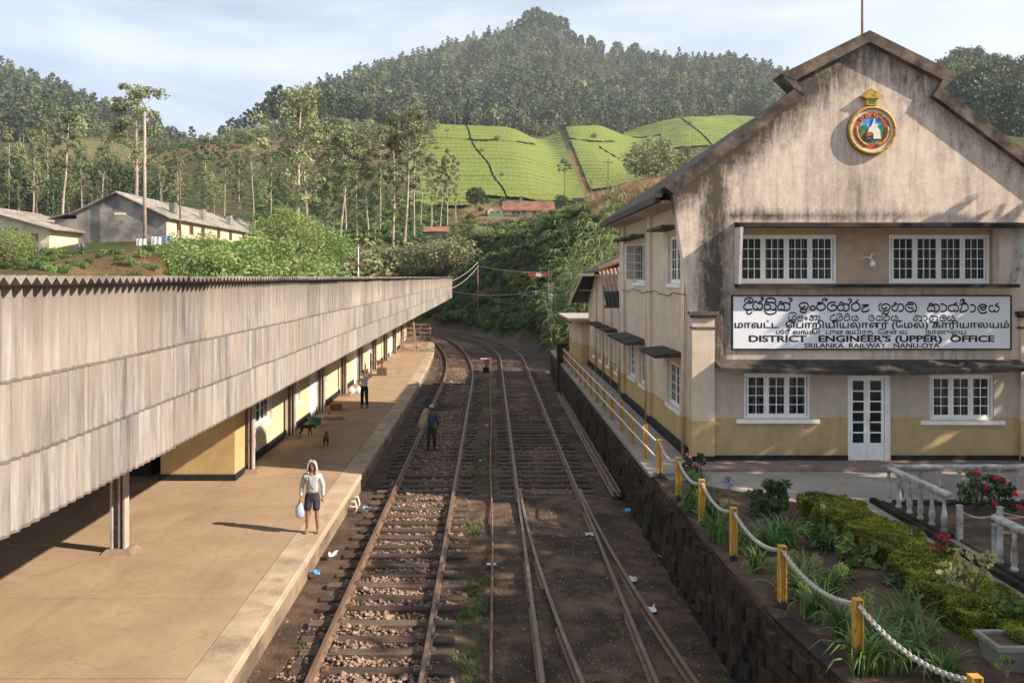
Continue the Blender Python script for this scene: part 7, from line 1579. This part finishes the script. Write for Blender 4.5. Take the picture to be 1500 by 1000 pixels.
for x, y, h, lb in ((1432, 748, .85, 'rose bush with red blooms behind the white chain'), (1462, 752, .75, 'lower rose bush with red blooms by the white posts')):
    t, C = plant('rose_bush', x, y, .38, h, 'dense', lb, .06, 16, 22, cat='rose bush')
    for k in range(4):
        c = Vector(C[k*3]); c.y -= .2; c.z += .06; b = MB(); rr = random.Random(k)
        for i in range(26): d = Vector((rr.gauss(0, 1), rr.gauss(0, 1), rr.gauss(0, 1))).normalized()*.05; s = d.orthogonal().normalized()*.03; u = d.cross(s).normalized()*.03; b.add([c+d-s, c+d-u, c+d+s, c+d+u], [(0, 1, 2, 3)])
        b.build('bloom', prd, t)
t, C = plant('pink_flower_bush', 1014, 700, .32, .62, 'dense', 'bush with small pink flowers at the end of the path', .05, 16, 24)
for k in range(7):
    c = Vector(C[k*2]); c.y -= .12; c.z += .08; b = MB(); rr = random.Random(k)
    for i in range(16): d = Vector((rr.gauss(0, 1), rr.gauss(0, 1), rr.gauss(0, 1))).normalized()*.03; s = d.orthogonal().normalized()*.02; u = d.cross(s).normalized()*.02; b.add([c+d-s, c+d-u, c+d+s, c+d+u], [(0, 1, 2, 3)])
    b.build('bloom', ppk, t)
plant('planter_seedling', 1475, 985, .12, .16, 'bushleaf', 'small seedling growing in the concrete planter', .035, 6, 10, GZ0+.38, 'plant')
# dry roots and moss hanging over the wall edge, grass between the tracks
M['roots'] = leafmat('dry_roots', (.075, .043, .024), .4, 3, .1, .1)
rs = np.random.RandomState(5); n = 9000; yy = 7.5+rs.rand(n)**1.5*13; xx = np.array([wall_x(y) for y in yy])-rs.rand(n)*.05; zt = GZ0+.05-rs.rand(n)**1.5*.55; Ln = rs.uniform(.08, .42, n); wd = rs.uniform(.006, .018, n); sw = rs.normal(0, .05, n)
V = np.stack([np.stack([xx-.02, yy-wd, zt], -1), np.stack([xx-.02, yy+wd, zt], -1), np.stack([xx-.05, yy+sw+wd*.3, zt-Ln], -1), np.stack([xx-.05, yy+sw-wd*.3, zt-Ln], -1)], 1).reshape(-1, 3)
me = np_mesh('hanging_roots', V, np.arange(4*n).reshape(-1, 4)); me.materials.append(M['roots']); tag(link('hanging_roots', me), 'dry brown roots and grass hanging over the retaining wall edge', 'roots', None, 'stuff')
tf = [blades(800+k, 26, .05, .15, .012, 1.1, 'bushleaf', .06, 3) for k in range(3)]
n = 420; X = np.concatenate([rs.normal(-.38, .16, n), rs.uniform(-3.5, 3.6, 130)]); Y = 10+rs.rand(n+130)**1.4*42; k = np.sin(Y*1.3)+np.sin(Y*.47+1) > -.4; X, Y = X[k], Y[k]
scatter('track_weeds', np.stack([X, Y, bed_z(X, Y)-.01], -1), rs.uniform(0, 6, len(X)), rs.uniform(.5, 1.2, len(X)), rs.randint(0, 3, len(X)), tf, 'low green weeds and moss between the tracks', 'weeds')
# ------------------------------------------------------------------ air
hz = MB(); hz.box(-3400, 3400, -420, 2760, -2.3, 420)
m = bpy.data.materials.new('haze'); m.use_nodes = True; nt = m.node_tree; nt.nodes.remove(nt.nodes['Principled BSDF']); pv = nt.nodes.new('ShaderNodeVolumePrincipled')
pv.inputs['Color'].default_value = (.84, .91, 1.0, 1); pv.inputs['Density'].default_value = .00019; pv.inputs['Anisotropy'].default_value = .3; nt.links.new(pv.outputs[0], nt.nodes['Material Output'].inputs['Volume'])
o = hz.build('haze', m); tag(o, 'thin morning haze over the valley', 'haze', None, 'stuff'); o.display_type = 'WIRE'
